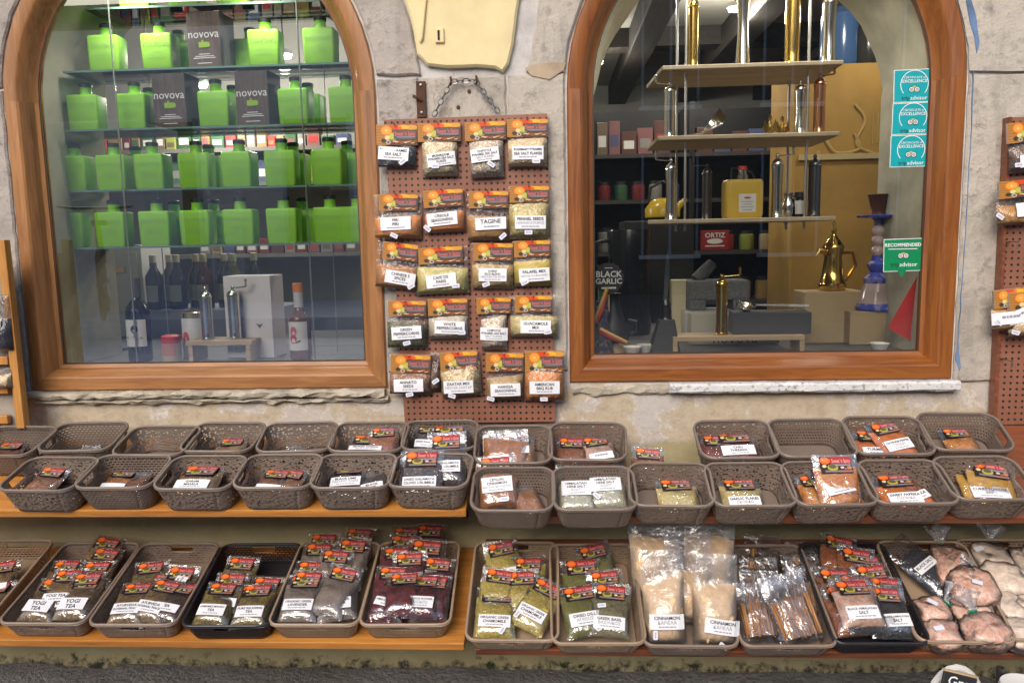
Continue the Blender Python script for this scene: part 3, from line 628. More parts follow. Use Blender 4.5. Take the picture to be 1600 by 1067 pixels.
def tray(name, frame, x, t, w, d, h, kind, label, cat, group, taper=0.02, yaw=0.0, handles='x', rad=0.035):
    """x, t: centre on the shelf"""
    root = empty(name, frame.pt(x, t, 0.0015), (frame.tilt, 0, yaw)); tag(root, label, cat, group)
    top = rrect(w, d, rad); M = 8; n = len(top); mb = MB(); vv = []; uv = []; per = [0.0]
    for i in range(n): per.append(per[-1] + (Vector(top[(i + 1) % n]) - Vector(top[i])).length)
    sx, sy = (w - 2 * taper) / w, (d - 2 * taper) / d
    for j in range(M + 1):
        f = j / M; g = f ** 0.85; ax, ay = sx + (1 - sx) * g, sy + (1 - sy) * g
        for i in range(n + 1):
            p = top[i % n]; vv.append((p[0] * ax, p[1] * ay, 0.002 + (h - 0.002) * f)); uv.append((per[i], (0.001 if j == M else (h - 0.002) * f + 0.0002)))
    fs = []
    for j in range(M):
        for i in range(n):
            a, b = top[i], top[(i + 1) % n]; mx, my = (a[0] + b[0]) / 2, (a[1] + b[1]) / 2
            hole = False
            if j in (M - 3, M - 2):
                if 'x' in handles and abs(abs(mx) - w / 2) < 0.004 and abs(my) < 0.030: hole = True
                if 'y' in handles and abs(abs(my) - d / 2) < 0.004 and abs(mx) < 0.030: hole = True
            if not hole: fs.append((j * (n + 1) + i, j * (n + 1) + i + 1, (j + 1) * (n + 1) + i + 1, (j + 1) * (n + 1) + i))
    mb.add(vv, fs, 0, (1, 1, 1), uv)
    rimmat = plain('rim_' + kind, RIMC[kind], 0.4, vary=0.08)
    mb.build('basket_wall', BM[kind], root, smooth=True, solid=0.0022, angle=60)
    fl = MB(); bt = [(p[0] * sx, p[1] * sy) for p in top]; fl.add([(a, b, 0.003) for a, b in bt] + [(a, b, 0.0005) for a, b in bt], [tuple(range(n)), tuple(range(2 * n - 1, n - 1, -1))])
    fl.build('basket_floor', rimmat, root)
    rm = MB(); rm.tube([(p[0] * 1.004, p[1] * 1.004, h) for p in top], 0.0036, 8, True); rm.tube([(p[0] * 1.012, p[1] * 1.012, h - 0.004) for p in top], 0.0025, 6, True)
    rm.build('rim', rimmat, root, smooth=True)
    TRAYS.append((frame, x, t, w, d, taper))
    return root
TRAYS = []; PILED = []
BW, BD, BH = 0.202, 0.152, 0.078
rng = random.Random(3)
def small_baskets(frame, specs, row, d=BD, h=BH, w=BW):
    for (px, py, kind, label) in specs:
        x, t = frame.at(px, py, h)
        tray('small_basket', frame, x, t + d / 2, w, d, h, kind, label, 'basket', row, 0.017, R(rng.uniform(-4.0, 4.0)), 'x')
G1 = 'small taupe plastic baskets on the upper shelves'
small_baskets(UL, [(52, 767, 'speckle', 'speckled taupe basket with a silvery packet, leftmost in the front row'), (171, 763, 'weave', 'woven taupe basket holding an orange brown spice bag, front row'),
    (296, 765, 'speckle', 'speckled taupe basket with a puffy bag of light brown powder, front row'), (421, 763, 'speckle', 'speckled taupe basket with thin flat packets, beside the black lime basket'),
    (543, 763, 'speckle', 'speckled taupe basket holding the black lime bags'), (668, 762, 'speckle', 'speckled taupe basket overfilled with olive crumble bags at the shelf end')], G1)
small_baskets(UL, [(-8, 712, 'weave', 'basket cut off by the left edge, back row of the pine shelf'), (108, 705, 'weave', 'woven basket standing almost empty at the back, near the left edge'), (227, 712, 'speckle', 'empty taupe basket in the back row of the pine shelf'),
    (334, 706, 'speckle', 'back row basket with one flat packet, behind the light brown powder'), (452, 706, 'speckle', 'nearly empty back row basket behind the thin flat packets'), (568, 706, 'speckle', 'back row basket of dark red brown spice bags behind the black lime'),
    (682, 703, 'weave', 'back row basket full of dried olive slices bags, below the pegboard')], G1)
small_baskets(UR, [(800, 798, 'knit', 'knit textured basket with the cinnamon bark bag, first on the red brown shelf'), (930, 797, 'knit', 'knit textured basket holding two herb salt bags'), (1055, 791, 'speckle', 'speckled basket with one flat packet on its bare floor, beside the herb salt basket'),
    (1181, 791, 'speckle', 'speckled basket holding a single bag of garlic flakes'), (1308, 789, 'speckle', 'speckled basket heaped with orange brown spice bags, next to the garlic flakes'), (1436, 787, 'speckle', 'speckled basket with two bright orange powder bags, front row'),
    (1560, 781, 'speckle', 'speckled basket with a yellow powder bag at the right edge, front row')], G1)
small_baskets(UR, [(800, 724, 'speckle', 'back row basket of reddish bags behind the cinnamon bark'), (921, 719, 'speckle', 'back row basket with two flat packets behind the herb salt'), (1158, 716, 'speckle', 'back row basket holding chili threads'),
    (1281, 714, 'knit', 'empty knit textured basket in the back row beside the chili threads'), (1404, 710, 'speckle', 'back row basket with bright orange bags sticking out'), (1528, 704, 'knit', 'wide back row basket at the right end with one packet on the floor')], G1)
TW, TD, TH = 0.228, 0.318, 0.060
trays = {}
def long_trays(frame, specs, d=TD, w=TW, h=TH):
    for (key, px, py, kind, label) in specs:
        x, t = frame.at(px, py, h); yaw = R(rng.uniform(-1.8, 1.8))
        trays[key] = (x, t + d / 2); tray('long_tray', frame, x, t + d / 2, w, d, h, kind, label, 'tray', 'long plastic trays on the lower shelves', 0.016, yaw, 'y', 0.026)
long_trays(LL, [('T0', -88, 968, 'lattice_b', 'beige lattice tray cut off by the left edge'), ('T1', 63, 974, 'ridge', 'taupe ridged tray full of yogi tea bags'), ('T2', 203, 976, 'ridge', 'taupe ridged tray of brown ayurveda tea bags'),
    ('T3', 349, 978, 'lattice_c', 'charcoal lattice tray of fruit tea bags'), ('T4', 487, 976, 'lattice_b', 'beige lattice tray of grey lavender bags'), ('T5', 629, 976, 'lattice_b', 'beige lattice tray crammed with dark red hibiscus bags')])
long_trays(LR, [('R1', 800, 1000, 'ridge_b', 'beige tray of yellow chamomile bags at the start of the red brown shelf'), ('R2', 934, 1005, 'ridge_b', 'beige tray holding dried dill and basil bags'), ('R3', 1081, 1009, 'ridge', 'taupe tray holding tall cinnamon powder bags'),
    ('R4', 1232, 1009, 'ridge', 'taupe tray heaped with cinnamon stick bags'), ('R5', 1377, 1005, 'lattice_c', 'black lattice tray of dark salt packets'), ('R6', 1515, 1003, 'lattice_b', 'beige lattice tray of knotted pink salt bags'), ('R7', 1655, 1000, 'lattice_b', 'beige lattice tray of pale salt bags cut off by the right edge')])

# ================================================================ BAGS
C = {}
def br(c):
    m_ = sum(c) / 3; return tuple(min(0.85, max(0.004, (m_ + (x - m_) * 1.15) * 1.38)) for x in c)      # film dulls what is behind it
def gr(k, cs, *a, **kw): C[k] = grain('goods_' + k, [br(c) for c in cs], *a, **kw)
def pw(k, c): C[k] = powder('goods_' + k, br(c))
gr('blacksalt', [(0.012, 0.014, 0.022), (0.02, 0.024, 0.036), (0.035, 0.04, 0.055)], 220, 0.45); gr('flakes', [(0.50, 0.36, 0.22), (0.62, 0.48, 0.32), (0.40, 0.27, 0.15), (0.70, 0.58, 0.42)], 230)
gr('chipotle', [(0.58, 0.47, 0.36), (0.44, 0.34, 0.26), (0.66, 0.58, 0.48), (0.22, 0.15, 0.12)], 240); gr('rosemary', [(0.56, 0.42, 0.27), (0.64, 0.50, 0.34), (0.46, 0.33, 0.18)], 260)
pw('piri', (0.50, 0.20, 0.07)); pw('creole', (0.48, 0.17, 0.05)); pw('tagine', (0.32, 0.17, 0.06)); gr('fennel', [(0.36, 0.29, 0.12), (0.46, 0.38, 0.18), (0.28, 0.24, 0.09)], 260, stretch=(1, 1, 0.45))
pw('chinese', (0.30, 0.14, 0.055)); gr('cafe', [(0.42, 0.36, 0.14), (0.34, 0.30, 0.10), (0.52, 0.44, 0.20)], 330); gr('kabsa', [(0.36, 0.24, 0.09), (0.44, 0.30, 0.12), (0.26, 0.17, 0.06)], 380); gr('falafel', [(0.40, 0.29, 0.06), (0.34, 0.25, 0.05), (0.46, 0.35, 0.10)], 380)
gr('greenpepper', [(0.06, 0.065, 0.03), (0.11, 0.115, 0.05), (0.03, 0.03, 0.018), (0.16, 0.16, 0.08)], 210); gr('whitepepper', [(0.38, 0.33, 0.26), (0.30, 0.26, 0.20), (0.45, 0.40, 0.32)], 240); gr('guac', [(0.42, 0.34, 0.16), (0.50, 0.42, 0.22), (0.30, 0.27, 0.11)], 240)
gr('annato', [(0.16, 0.07, 0.04), (0.22, 0.11, 0.07), (0.28, 0.16, 0.10)], 240); gr('zaatar', [(0.52, 0.38, 0.20), (0.36, 0.25, 0.12), (0.60, 0.48, 0.30), (0.20, 0.13, 0.06)], 200); gr('harissa', [(0.30, 0.19, 0.08), (0.22, 0.14, 0.05), (0.36, 0.24, 0.10)], 380); gr('bbq', [(0.52, 0.21, 0.08), (0.60, 0.28, 0.12), (0.42, 0.15, 0.05)], 330)
gr('tea', [(0.17, 0.10, 0.045), (0.25, 0.17, 0.08), (0.10, 0.065, 0.03), (0.33, 0.25, 0.13)], 190); gr('fruittea', [(0.17, 0.12, 0.035), (0.26, 0.20, 0.06), (0.09, 0.06, 0.025), (0.33, 0.27, 0.10)], 200)
gr('lavender', [(0.24, 0.20, 0.17), (0.30, 0.26, 0.22), (0.19, 0.155, 0.14)], 330); gr('hibiscus', [(0.075, 0.010, 0.016), (0.12, 0.016, 0.024), (0.04, 0.006, 0.012), (0.17, 0.03, 0.04)], 120)
gr('chamomile', [(0.50, 0.38, 0.10), (0.38, 0.30, 0.08), (0.58, 0.48, 0.20), (0.30, 0.26, 0.07)], 210); gr('dill', [(0.17, 0.17, 0.05), (0.22, 0.21, 0.07), (0.13, 0.13, 0.04)], 420); gr('basil', [(0.20, 0.19, 0.10), (0.26, 0.24, 0.14), (0.14, 0.13, 0.07)], 300)
pw('cinnamon', (0.60, 0.42, 0.26)); gr('pinksalt', [(0.62, 0.34, 0.26), (0.66, 0.43, 0.35), (0.56, 0.27, 0.20), (0.68, 0.50, 0.42)], 120, 0.5); pw('palesalt', (0.66, 0.50, 0.42))
gr('olive', [(0.016, 0.010, 0.010), (0.03, 0.02, 0.018), (0.05, 0.03, 0.026)], 130, 0.5); pw('turmeric', (0.62, 0.16, 0.02)); pw('curry', (0.50, 0.27, 0.03)); gr('redspice', [(0.26, 0.08, 0.03), (0.34, 0.13, 0.05), (0.17, 0.05, 0.025)], 200); gr('orangespice', [(0.52, 0.19, 0.04), (0.42, 0.13, 0.03), (0.60, 0.28, 0.08)], 140)
gr('threads', [(0.16, 0.025, 0.015), (0.09, 0.012, 0.01), (0.24, 0.05, 0.03)], 220, stretch=(1, 1, 0.3)); gr('garlic', [(0.62, 0.46, 0.20), (0.70, 0.56, 0.30), (0.52, 0.36, 0.14)], 130); pw('brownpowder', (0.40, 0.23, 0.11)); pw('barkpowder', (0.36, 0.16, 0.06)); gr('herbsalt', [(0.46, 0.44, 0.33), (0.36, 0.35, 0.23), (0.55, 0.53, 0.44)], 280)
gr('bark', [(0.32, 0.13, 0.05), (0.40, 0.18, 0.07), (0.24, 0.09, 0.035)], 90, stretch=(1, 1, 0.3)); gr('darkbits', [(0.10, 0.06, 0.04), (0.16, 0.10, 0.07), (0.06, 0.035, 0.025)], 180)
M_FILM = film(); M_FILM2 = film('creased_film', 0.035, 0.22, scale=34); M_HAZY = film('milky_film', 0.09, 0.13, scale=26)
M_PAPER = plain('white_label_paper', (0.80, 0.80, 0.82), 0.6); M_INK = plain('label_ink', (0.02, 0.02, 0.028), 0.8, spec=0.1); M_INK2 = plain('faint_label_ink', (0.26, 0.26, 0.30), 0.7)
M_PRICE = plain('price_sticker_paper', (0.74, 0.76, 0.84), 0.5); M_PRINT = attr_print()

def print_shapes(var):
    """coloured shapes of the printed header, in a unit square: (points, faces, colour)"""
    S = []; rg = random.Random(11)
    def rect(x0, x1, y0, y1, c): S.append(([(x0, y0), (x1, y0), (x1, y1), (x0, y1)], [(0, 1, 2, 3)], c))
    def ell(cx, cy, rx, ry, c, n=14, rot=0):
        p = [(min(1, max(0, a)), min(1, max(0, b))) for a, b in ellipse2d(cx, cy, rx, ry, n, rot)]; S.append((p, [tuple(range(len(p)))], c))
    def txt(s, cx, cy, w, h, c, bold=0.02):
        v, f = text2d(s, 1.0, bold); tw = max(a for a, _ in v) - min(a for a, _ in v); S.append(([(cx + a * w / tw, cy + b * h) for a, b in v], f, c))
    if var == 'card':
        rect(0, 1, 0, 1, (0.14, 0.07, 0.035)); rect(0, 0.32, 0.0, 1, (0.46, 0.21, 0.045))
        for k in range(7): rect(0.0, 0.31, 0.06 + k * 0.135, 0.085 + k * 0.135, (0.30, 0.13, 0.03))
        rect(0.32, 1, 0.74, 1, (0.45, 0.13, 0.025)); ell(0.86, 0.86, 0.16, 0.12, (0.68, 0.33, 0.05)); ell(0.66, 0.88, 0.15, 0.10, (0.86, 0.45, 0.03)); ell(0.47, 0.86, 0.09, 0.13, (0.70, 0.07, 0.02), rot=0.5)
        ell(0.57, 0.84, 0.06, 0.1, (0.78, 0.13, 0.03)); ell(0.25, 0.70, 0.145, 0.25, (0.88, 0.20, 0.02)); ell(0.25, 0.71, 0.115, 0.19, (0.95, 0.36, 0.06)); ell(0.25, 0.71, 0.03, 0.05, (0.95, 0.6, 0.25), 8)
        ell(0.40, 0.42, 0.12, 0.20, (0.35, 0.36, 0.04)); ell(0.40, 0.43, 0.09, 0.14, (0.55, 0.50, 0.10)); ell(0.27, 0.36, 0.06, 0.11, (0.75, 0.62, 0.30)); ell(0.18, 0.22, 0.06, 0.10, (0.05, 0.05, 0.04))
        rect(0.43, 0.98, 0.30, 0.70, (0.115, 0.095, 0.10)); txt("Sweet 'n Spicy", 0.70, 0.545, 0.50, 0.30, (0.72, 0.13, 0.11)); rect(0.50, 0.95, 0.38, 0.41, (0.34, 0.33, 0.34)); rect(0.55, 0.9, 0.325, 0.345, (0.28, 0.27, 0.28))
        ell(0.30, 0.14, 0.055, 0.10, (0.62, 0.58, 0.5), 10); ell(0.30, 0.14, 0.035, 0.06, (0.12, 0.1, 0.08), 10)
        for k in range(11): ell(0.40 + k * 0.055, 0.13 + rg.uniform(-0.05, 0.08), 0.032, 0.055, rg.choice([(0.55, 0.12, 0.03), (0.62, 0.42, 0.22), (0.28, 0.12, 0.05), (0.7, 0.6, 0.45), (0.45, 0.06, 0.03)]), 8, rg.uniform(0, 3))
    else:
        rect(0, 1, 0, 1, (0.030, 0.016, 0.014)); rect(0.33, 1, 0.58, 1.0, (0.36, 0.035, 0.03)); ell(0.17, 0.77, 0.17, 0.23, (0.86, 0.12, 0.015)); ell(0.17, 0.80, 0.12, 0.14, (0.95, 0.22, 0.04))
        rect(0.36, 1, 0.42, 0.60, (0.12, 0.10, 0.11)); txt("Sweet 'n Spicy", 0.67, 0.74, 0.58, 0.34, (0.80, 0.30, 0.30)); rect(0.42, 0.95, 0.47, 0.52, (0.36, 0.33, 0.35))
        ell(0.38, 0.34, 0.17, 0.20, (0.46, 0.36, 0.04)); ell(0.38, 0.40, 0.12, 0.13, (0.10, 0.10, 0.05)); ell(0.12, 0.42, 0.07, 0.09, (0.72, 0.60, 0.32)); ell(0.68, 0.34, 0.06, 0.07, (0.66, 0.55, 0.45)); ell(0.90, 0.32, 0.08, 0.11, (0.48, 0.20, 0.09))
        ell(0.78, 0.26, 0.05, 0.06, (0.36, 0.12, 0.06)); rect(0.12, 0.98, 0.05, 0.17, (0.20, 0.18, 0.19)); rect(0.6, 0.95, 0.08, 0.12, (0.5, 0.12, 0.08))
    return S
SHAPES = {'card': print_shapes('card'), 'bag': print_shapes('bag')}

def make_bag(name, label, loc, rot, W, H, T, cont, fill=0.72, header=None, hz=0.80, hw=0.68, hh=None, hx=0.0, hroll=0.0, lines=None, lz=0.32, lx=0.0, lw=0.74, lh=None, lroll=0.0, price=None, filmmat=None, group=None, cat='spice bag', seed=0, zipp=True, tiny=1, flop=0.0, creases=None):
    root = empty(name, loc); root.rotation_euler = rot if not isinstance(rot, Matrix) else rot.to_euler(); tag(root, label, cat, group)
    rg = random.Random(seed * 7919 + 13); so = Vector((rg.uniform(-50, 50), rg.uniform(-50, 50), rg.uniform(-50, 50)))
    fh = H * fill; skew = rg.uniform(-0.12, 0.12)
    def d0(x, z):
        u = min(1, abs(x) / (W * 0.485)); v = z / (fh * (1 + skew * x / W * 2))
        if u >= 1 or v <= 0 or v >= 1: return 0.0
        return T * (1 - u ** 3.2) ** 0.62 * min(1, v / 0.16) ** 0.6 * (1.0 if v < 0.55 else ((1 - v) / 0.45) ** 0.7)
    def nz(x, z, s=1.0): return mnoise.noise(Vector((x * 38 * s, z * 38 * s, 0)) + so)
    def sag(z): return flop * max(0, z / H - 0.72) ** 1.5            # the empty top of the bag folds forward
    # contents
    nx, nz_ = 11, 12; mb = MB(); fr, bk = [], []
    for j in range(nz_ + 1):
        v = j / nz_
        for i in range(nx + 1):
            x = (-1 + 2 * i / nx) * W * 0.482; ztop = fh * (1 + skew * x / W * 2) * (1 + 0.03 * nz(x, 9.0)); z = 0.003 + (ztop - 0.004) * v
            k = d0(x, min(z, fh * (1 + skew * x / W * 2) * 0.985)) * (1 + 0.20 * nz(x, z)) if 0 < j < nz_ and 0 < i < nx else 0.0006
            fr.append((x, -k - 0.0008 - sag(z), z)); bk.append((x, -0.0004 - sag(z), z))
    q = [(j * (nx + 1) + i, j * (nx + 1) + i + 1, (j + 1) * (nx + 1) + i + 1, (j + 1) * (nx + 1) + i) for j in range(nz_) for i in range(nx)]
    mb.add(fr, q); mb.add(bk, [f[::-1] for f in q]); mb.build('contents', C[cont], root, smooth=True, angle=180)
    # film
    mb = MB(); fr, bk = [], []; nx, nz_ = 12, 16
    for j in range(nz_ + 1):
        z = H * j / nz_
        for i in range(nx + 1):
            x = (-1 + 2 * i / nx) * W * 0.5; edge = i in (0, nx) or j in (0, nz_); w = 0.0030 * (0.5 + nz(x, z, 1.3)) * (1.6 if z > fh else 1.0)
            k = (d0(x, z) + 0.0016 + max(0.0, w)) if not edge else 0.0008
            jx = x + (0.0016 * nz(z, 3.0) if i in (0, nx) else 0); fr.append((jx, -k - sag(z), z + (0.003 * nz(x, 7.0) if j == nz_ else 0))); bk.append((jx, 0.0004 - sag(z) - (0 if z < fh else 0.0008 * nz(x, z)), z))
    q = [(j * (nx + 1) + i, j * (nx + 1) + i + 1, (j + 1) * (nx + 1) + i + 1, (j + 1) * (nx + 1) + i) for j in range(nz_) for i in range(nx)]
    mb.add(fr, q); mb.add(bk, [f[::-1] for f in q])
    if zipp:
        for zz in (0.93, 0.95):
            z = H * zz; mb.box(-W * 0.49, W * 0.49, -0.0035 - sag(z), -0.0026 - sag(z), z, z + 0.0012)
    mb.build('film', filmmat or M_FILM, root, smooth=True, angle=60)
    def base(x, z): return -(d0(x, z) * 1.10 + 0.0042) - sag(z)
    def turned(pts, cx, cz, a): 
        ca, sa = math.cos(a), math.sin(a); return [(cx + x * ca - z * sa, cz + x * sa + z * ca) for x, z in pts]
    if header:
        w = hw * W; h = hh if hh else w * 0.5; cz = hz * H; cx = hx * W; mb = MB()
        if header == 'card':
            yb = -0.0055 - T * 0.12
            mb.box(cx - w / 2, cx + w / 2, yb, 0.003, cz - h / 2, cz + h / 2, 0, (0.5, 0.4, 0.33)); fn = lambda x, z: yb
        else:
            kk = 6; gx = [-w / 2 + w * i / kk for i in range(kk + 1)]; g = [(a, b) for b in (-h / 2, 0, h / 2) for a in gx]; za, zb_ = cz - h / 2, cz + h / 2; ya, yb_ = min(base(q_, za) for q_ in (cx - w / 4, cx, cx + w / 4)), base(cx, zb_); fn = lambda x, z: ya + (yb_ - ya) * (z - za) / (zb_ - za)
            put2d(mb, turned(g, cx, cz, hroll), [(j * (kk + 1) + i, j * (kk + 1) + i + 1, (j + 1) * (kk + 1) + i + 1, (j + 1) * (kk + 1) + i) for j in range(2) for i in range(kk)], fn, 0.0, 0, (0.03, 0.016, 0.014))
        for n_, (pts, fs, c) in enumerate(SHAPES[header]):
            put2d(mb, turned([((a - 0.5) * w, (b - 0.5) * h) for a, b in pts], cx, cz, hroll), fs, fn, 0.0003 + 0.00007 * n_, 0, c)
        mb.build('header_card' if header == 'card' else 'printed_sticker', M_PRINT, root)
    if lines is not None:
        w = lw * W; h = lh if lh else (0.016 + 0.0085 * max(1, len(lines))) ; cz = lz * H; cx = lx * W; mb = MB(); kk = 6
        off = max(0.0, max(-base(cx + a, cz + b) for a in (-w / 2, 0, w / 2) for b in (-h / 2, 0, h / 2)))
        fl = lambda x, z: 0.35 * base(x, z) - 0.65 * off
        g = [(-w / 2 + w * i / kk, b) for b in (-h / 2, 0, h / 2) for i in range(kk + 1)]
        put2d(mb, turned(g, cx, cz, lroll), [(j * (kk + 1) + i, j * (kk + 1) + i + 1, (j + 1) * (kk + 1) + i + 1, (j + 1) * (kk + 1) + i) for j in range(2) for i in range(kk)], fl, 0.0004, 0)
        nl = len(lines); tot = nl + 0.8 * tiny; zc = h * 0.5 - h * 0.10; lhh = h * 0.86 / max(1, tot)
        for s_ in lines:
            faint = s_.startswith('~'); s2 = s_.lstrip('~'); size = min(lhh * 1.02, 0.90 * w / max(0.5, text_width(s2, 0.02))); zc -= lhh / 2
            v, f = text2d(s2, size, 0.02 if not faint else 0.006); put2d(mb, turned([(a, b + zc) for a, b in v], cx, cz, lroll), f, fl, 0.0009, 1 if not faint else 2); zc -= lhh / 2
        for k in range(tiny):
            zc -= lhh * 0.35; x = -w * rg.uniform(0.2, 0.3)
            while x < w * 0.26:
                l = w * rg.uniform(0.05, 0.12); put2d(mb, turned([(x, zc - lhh * 0.10), (x + l, zc - lhh * 0.10), (x + l, zc + lhh * 0.12), (x, zc + lhh * 0.12)], cx, cz, lroll), [(0, 1, 2, 3)], fl, 0.0009, 2); x += l + w * 0.02
            zc -= lhh * 0.4
        mb.build('paper_label', [M_PAPER, M_INK, M_INK2], root)
    if price:
        x, z, a = price; mb = MB(); w, h = 0.0215, 0.0115; px_, pz_ = x * W, z * H; yy = min(base(px_ + i, pz_ + j) for i in (-w / 2, 0, w / 2) for j in (-h / 2, 0, h / 2)) - 0.0015
        out = [(sx * (w / 2 - 0.002) + 0.002 * math.cos(t), sz * (h / 2 - 0.002) + 0.002 * math.sin(t)) for sx, sz, t0 in ((1, 1, 0), (-1, 1, 90), (-1, -1, 180), (1, -1, 270)) for t in (R(t0), R(t0 + 45), R(t0 + 90))]
        put2d(mb, turned(out, px_, pz_, a), [tuple(range(12))], lambda x, z: yy, 0.0)
        for k in range(4): 
            xx = -w * 0.30 + k * w * 0.17; put2d(mb, turned([(xx, -h * 0.16), (xx + w * 0.09, -h * 0.16), (xx + w * 0.09, h * 0.18), (xx, h * 0.18)], px_, pz_, a), [(0, 1, 2, 3)], lambda x, z: yy, 0.0003, 1)
        mb.build('price_sticker', [M_PRICE, M_INK2], root)
    return root

# ---- bags hanging on the pegboard
PEGS = [  # header box x0 y0 x1 y1, bag x0 x1 bottom, contents, lines, label centre, label roll, price, fill
 (587, 196, 651, 228, 590, 650, 263, 'blacksalt', ['BLACK PYRAMID', 'SEA SALT'], (615, 240), -4, (630, 253, 35), 0.60, 'bag of black sea salt on the pegboard'),
 (652, 193, 719, 222, 660, 716, 277, 'flakes', ['MUSHROOM', 'PYRAMID SEA SALT', 'FLAKES'], (690, 249), 6, (681, 260, 0), 0.93, 'bag of beige mushroom salt flakes on the pegboard'),
 (726, 191, 790, 220, 735, 789, 279, 'chipotle', ['CHIPOTLE', 'PYRAMID SEA SALT', '~SALT FLAKES'], (758, 242), 5, (768, 257, -35), 0.93, 'tall bag of speckled chipotle salt in the top row of the pegboard'),
 (792, 187, 856, 215, 793, 856, 262, 'rosemary', ['ROSEMARY PYRAMID', 'SEA SALT FLAKES'], (825, 239), 0, (838, 252, 0), 0.86, 'bag of rosemary salt flakes at the pegboard corner'),
 (591, 304, 652, 330, 585, 660, 374, 'piri', ['PIRI', 'PIRI'], (619, 349), 3, (617, 368, -25), 0.72, 'bag of orange brown piri piri powder on the pegboard'),
 (661, 297, 723, 324, 665, 728, 364, 'creole', ['CREOLE', 'SEASONING'], (691, 342), 3, (668, 357, -45), 0.66, 'bag of creole seasoning on the pegboard'),
 (732, 299, 794, 326, 730, 797, 377, 'tagine', ['TAGINE'], (767, 349), 3, (786, 369, 40), 0.70, 'bag of brown tagine powder on the pegboard'),
 (796, 291, 858, 317, 794, 860, 375, 'fennel', ['FENNEL SEEDS', '~ΜΑΡΑΘΟΣΠΟΡΟΣ'], (829, 347), 0, (826, 363, 0), 0.94, 'bag of greenish fennel seeds on the pegboard'),
 (597, 380, 652, 407, 585, 652, 452, 'chinese', ['CHINESE 5', 'SPICES'], (626, 434), -4, (643, 447, 35), 0.72, 'bag of Chinese five spice powder on the pegboard'),
 (653, 386, 722, 412, 650, 735, 460, 'cafe', ['CAFE DE', 'PARIS'], (690, 438), 4, (713, 446, 0), 0.80, 'wide bag of olive green herb blend on the pegboard'),
 (739, 380, 801, 408, 737, 803, 452, 'kabsa', ['KABSA', 'RICE BLEND', '~ΜΕΙΓΜΑ ΓΙΑ ΡΥΖΙ'], (770, 429), 0, (760, 444, 20), 0.75, 'bag of rice spice blend on the pegboard'),
 (803, 376, 860, 402, 803, 864, 448, 'falafel', ['FALAFEL MIX', '~ΜΕΙΓΜΑ ΓΙΑ ΦΑΛΑΦΕΛ'], (835, 429), 2, (820, 441, 25), 0.80, 'bag of ochre falafel mix on the pegboard'),
 (606, 470, 665, 494, 605, 668, 545, 'greenpepper', ['GREEN', 'PEPPERCORNS'], (636, 519), 4, (637, 535, 15), 0.78, 'bag of dark green peppercorns on the pegboard'),
 (668, 467, 730, 493, 670, 733, 530, 'whitepepper', ['WHITE', 'PEPPERCORNS'], (703, 511), -3, (722, 519, 0), 0.80, 'bag of white peppercorns on the pegboard'),
 (744, 465, 798, 490, 752, 793, 547, 'chipotle', ['CHIPOTLE', 'PYRAMID SEA SALT', '~SALT FLAKES'], (772, 521), -2, None, 0.88, 'narrow bag of speckled salt flakes in the fourth row of the pegboard'),
 (804, 462, 863, 488, 797, 873, 527, 'guac', ['GUACAMOLE', 'MIX'], (837, 510), -2, (856, 518, 10), 0.72, 'wide bag of guacamole mix on the pegboard'),
 (610, 554, 672, 583, 608, 675, 617, 'annato', ['ANNATO', 'SEEDS'], (639, 601), 2, (641, 615, 12), 0.78, 'bag of red brown annatto seeds in the bottom row of the pegboard'),
 (687, 549, 746, 578, 690, 755, 620, 'zaatar', ['ZAATAR MIX', '~ΜΕΙΓΜΑ ΖΑΑΤΑΡ'], (717, 603), -1, (707, 617, -20), 0.92, 'bag of coarse zaatar mix in the bottom row of the pegboard'),
 (759, 551, 818, 580, 760, 818, 626, 'harissa', ['HARISSA', 'SEASONING'], (790, 608), 2, (767, 622, -15), 0.72, 'bag of harissa seasoning in the bottom row of the pegboard'),
 (820, 548, 881, 582, 820, 883, 627, 'bbq', ['AMERICAN', 'BBQ RUB'], (851, 604), 0, (850, 622, 0), 0.90, 'bag of orange barbecue rub at the bottom corner of the pegboard'),
]
def peg_bag(k, spec, Y, grp, price_only=False):
    x0, y0, x1, y1, bx0, bx1, by, cont, lines, lc, lroll, price, fill, label = spec
    cx = (bx0 + bx1) / 2; b = P(cx, by, Y); tp = P((x0 + x1) / 2, y0, Y); H = (tp - b).length + 0.002
    up = (tp - b).normalized(); roll = math.atan2(up.x, up.z) ; W = P(bx1, by, Y).x - P(bx0, by, Y).x
    M = Matrix.Rotation(roll, 3, 'Y'); inv = M.inverted()
    def loc(px, py): q = inv @ (P(px, py, Y - 0.015) - b); return q.x / W, q.z / H
    hc = loc((x0 + x1) / 2, (y0 + y1) / 2); hw = (P(x1, y0, Y).x - P(x0, y0, Y).x); hh = P(x0, y0, Y).z - P(x0, y1, Y).z
    lcx, lcz = loc(*lc) if lc else (0, 0.3)
    pr = (*loc(price[0], price[1]), R(price[2])) if price else None
    return make_bag('spice_bag', label, b, M, W, H * 0.985, 0.017 + 0.006 * ((k * 37) % 5) / 5, cont, fill * 0.72 if fill < 0.9 else fill * 0.76, 'card', (H - hh / 2) / H if abs(hc[1] - (H - hh / 2) / H) < 0.1 else hc[1], hw / W, hh, hc[0], 0,
             lines, lcz, lcx, (0.085 if len(lines) < 3 else 0.078) / W, 0.036 if len(lines) > 1 else 0.033, R(lroll), pr, group=grp, seed=k + 1, zipp=False)
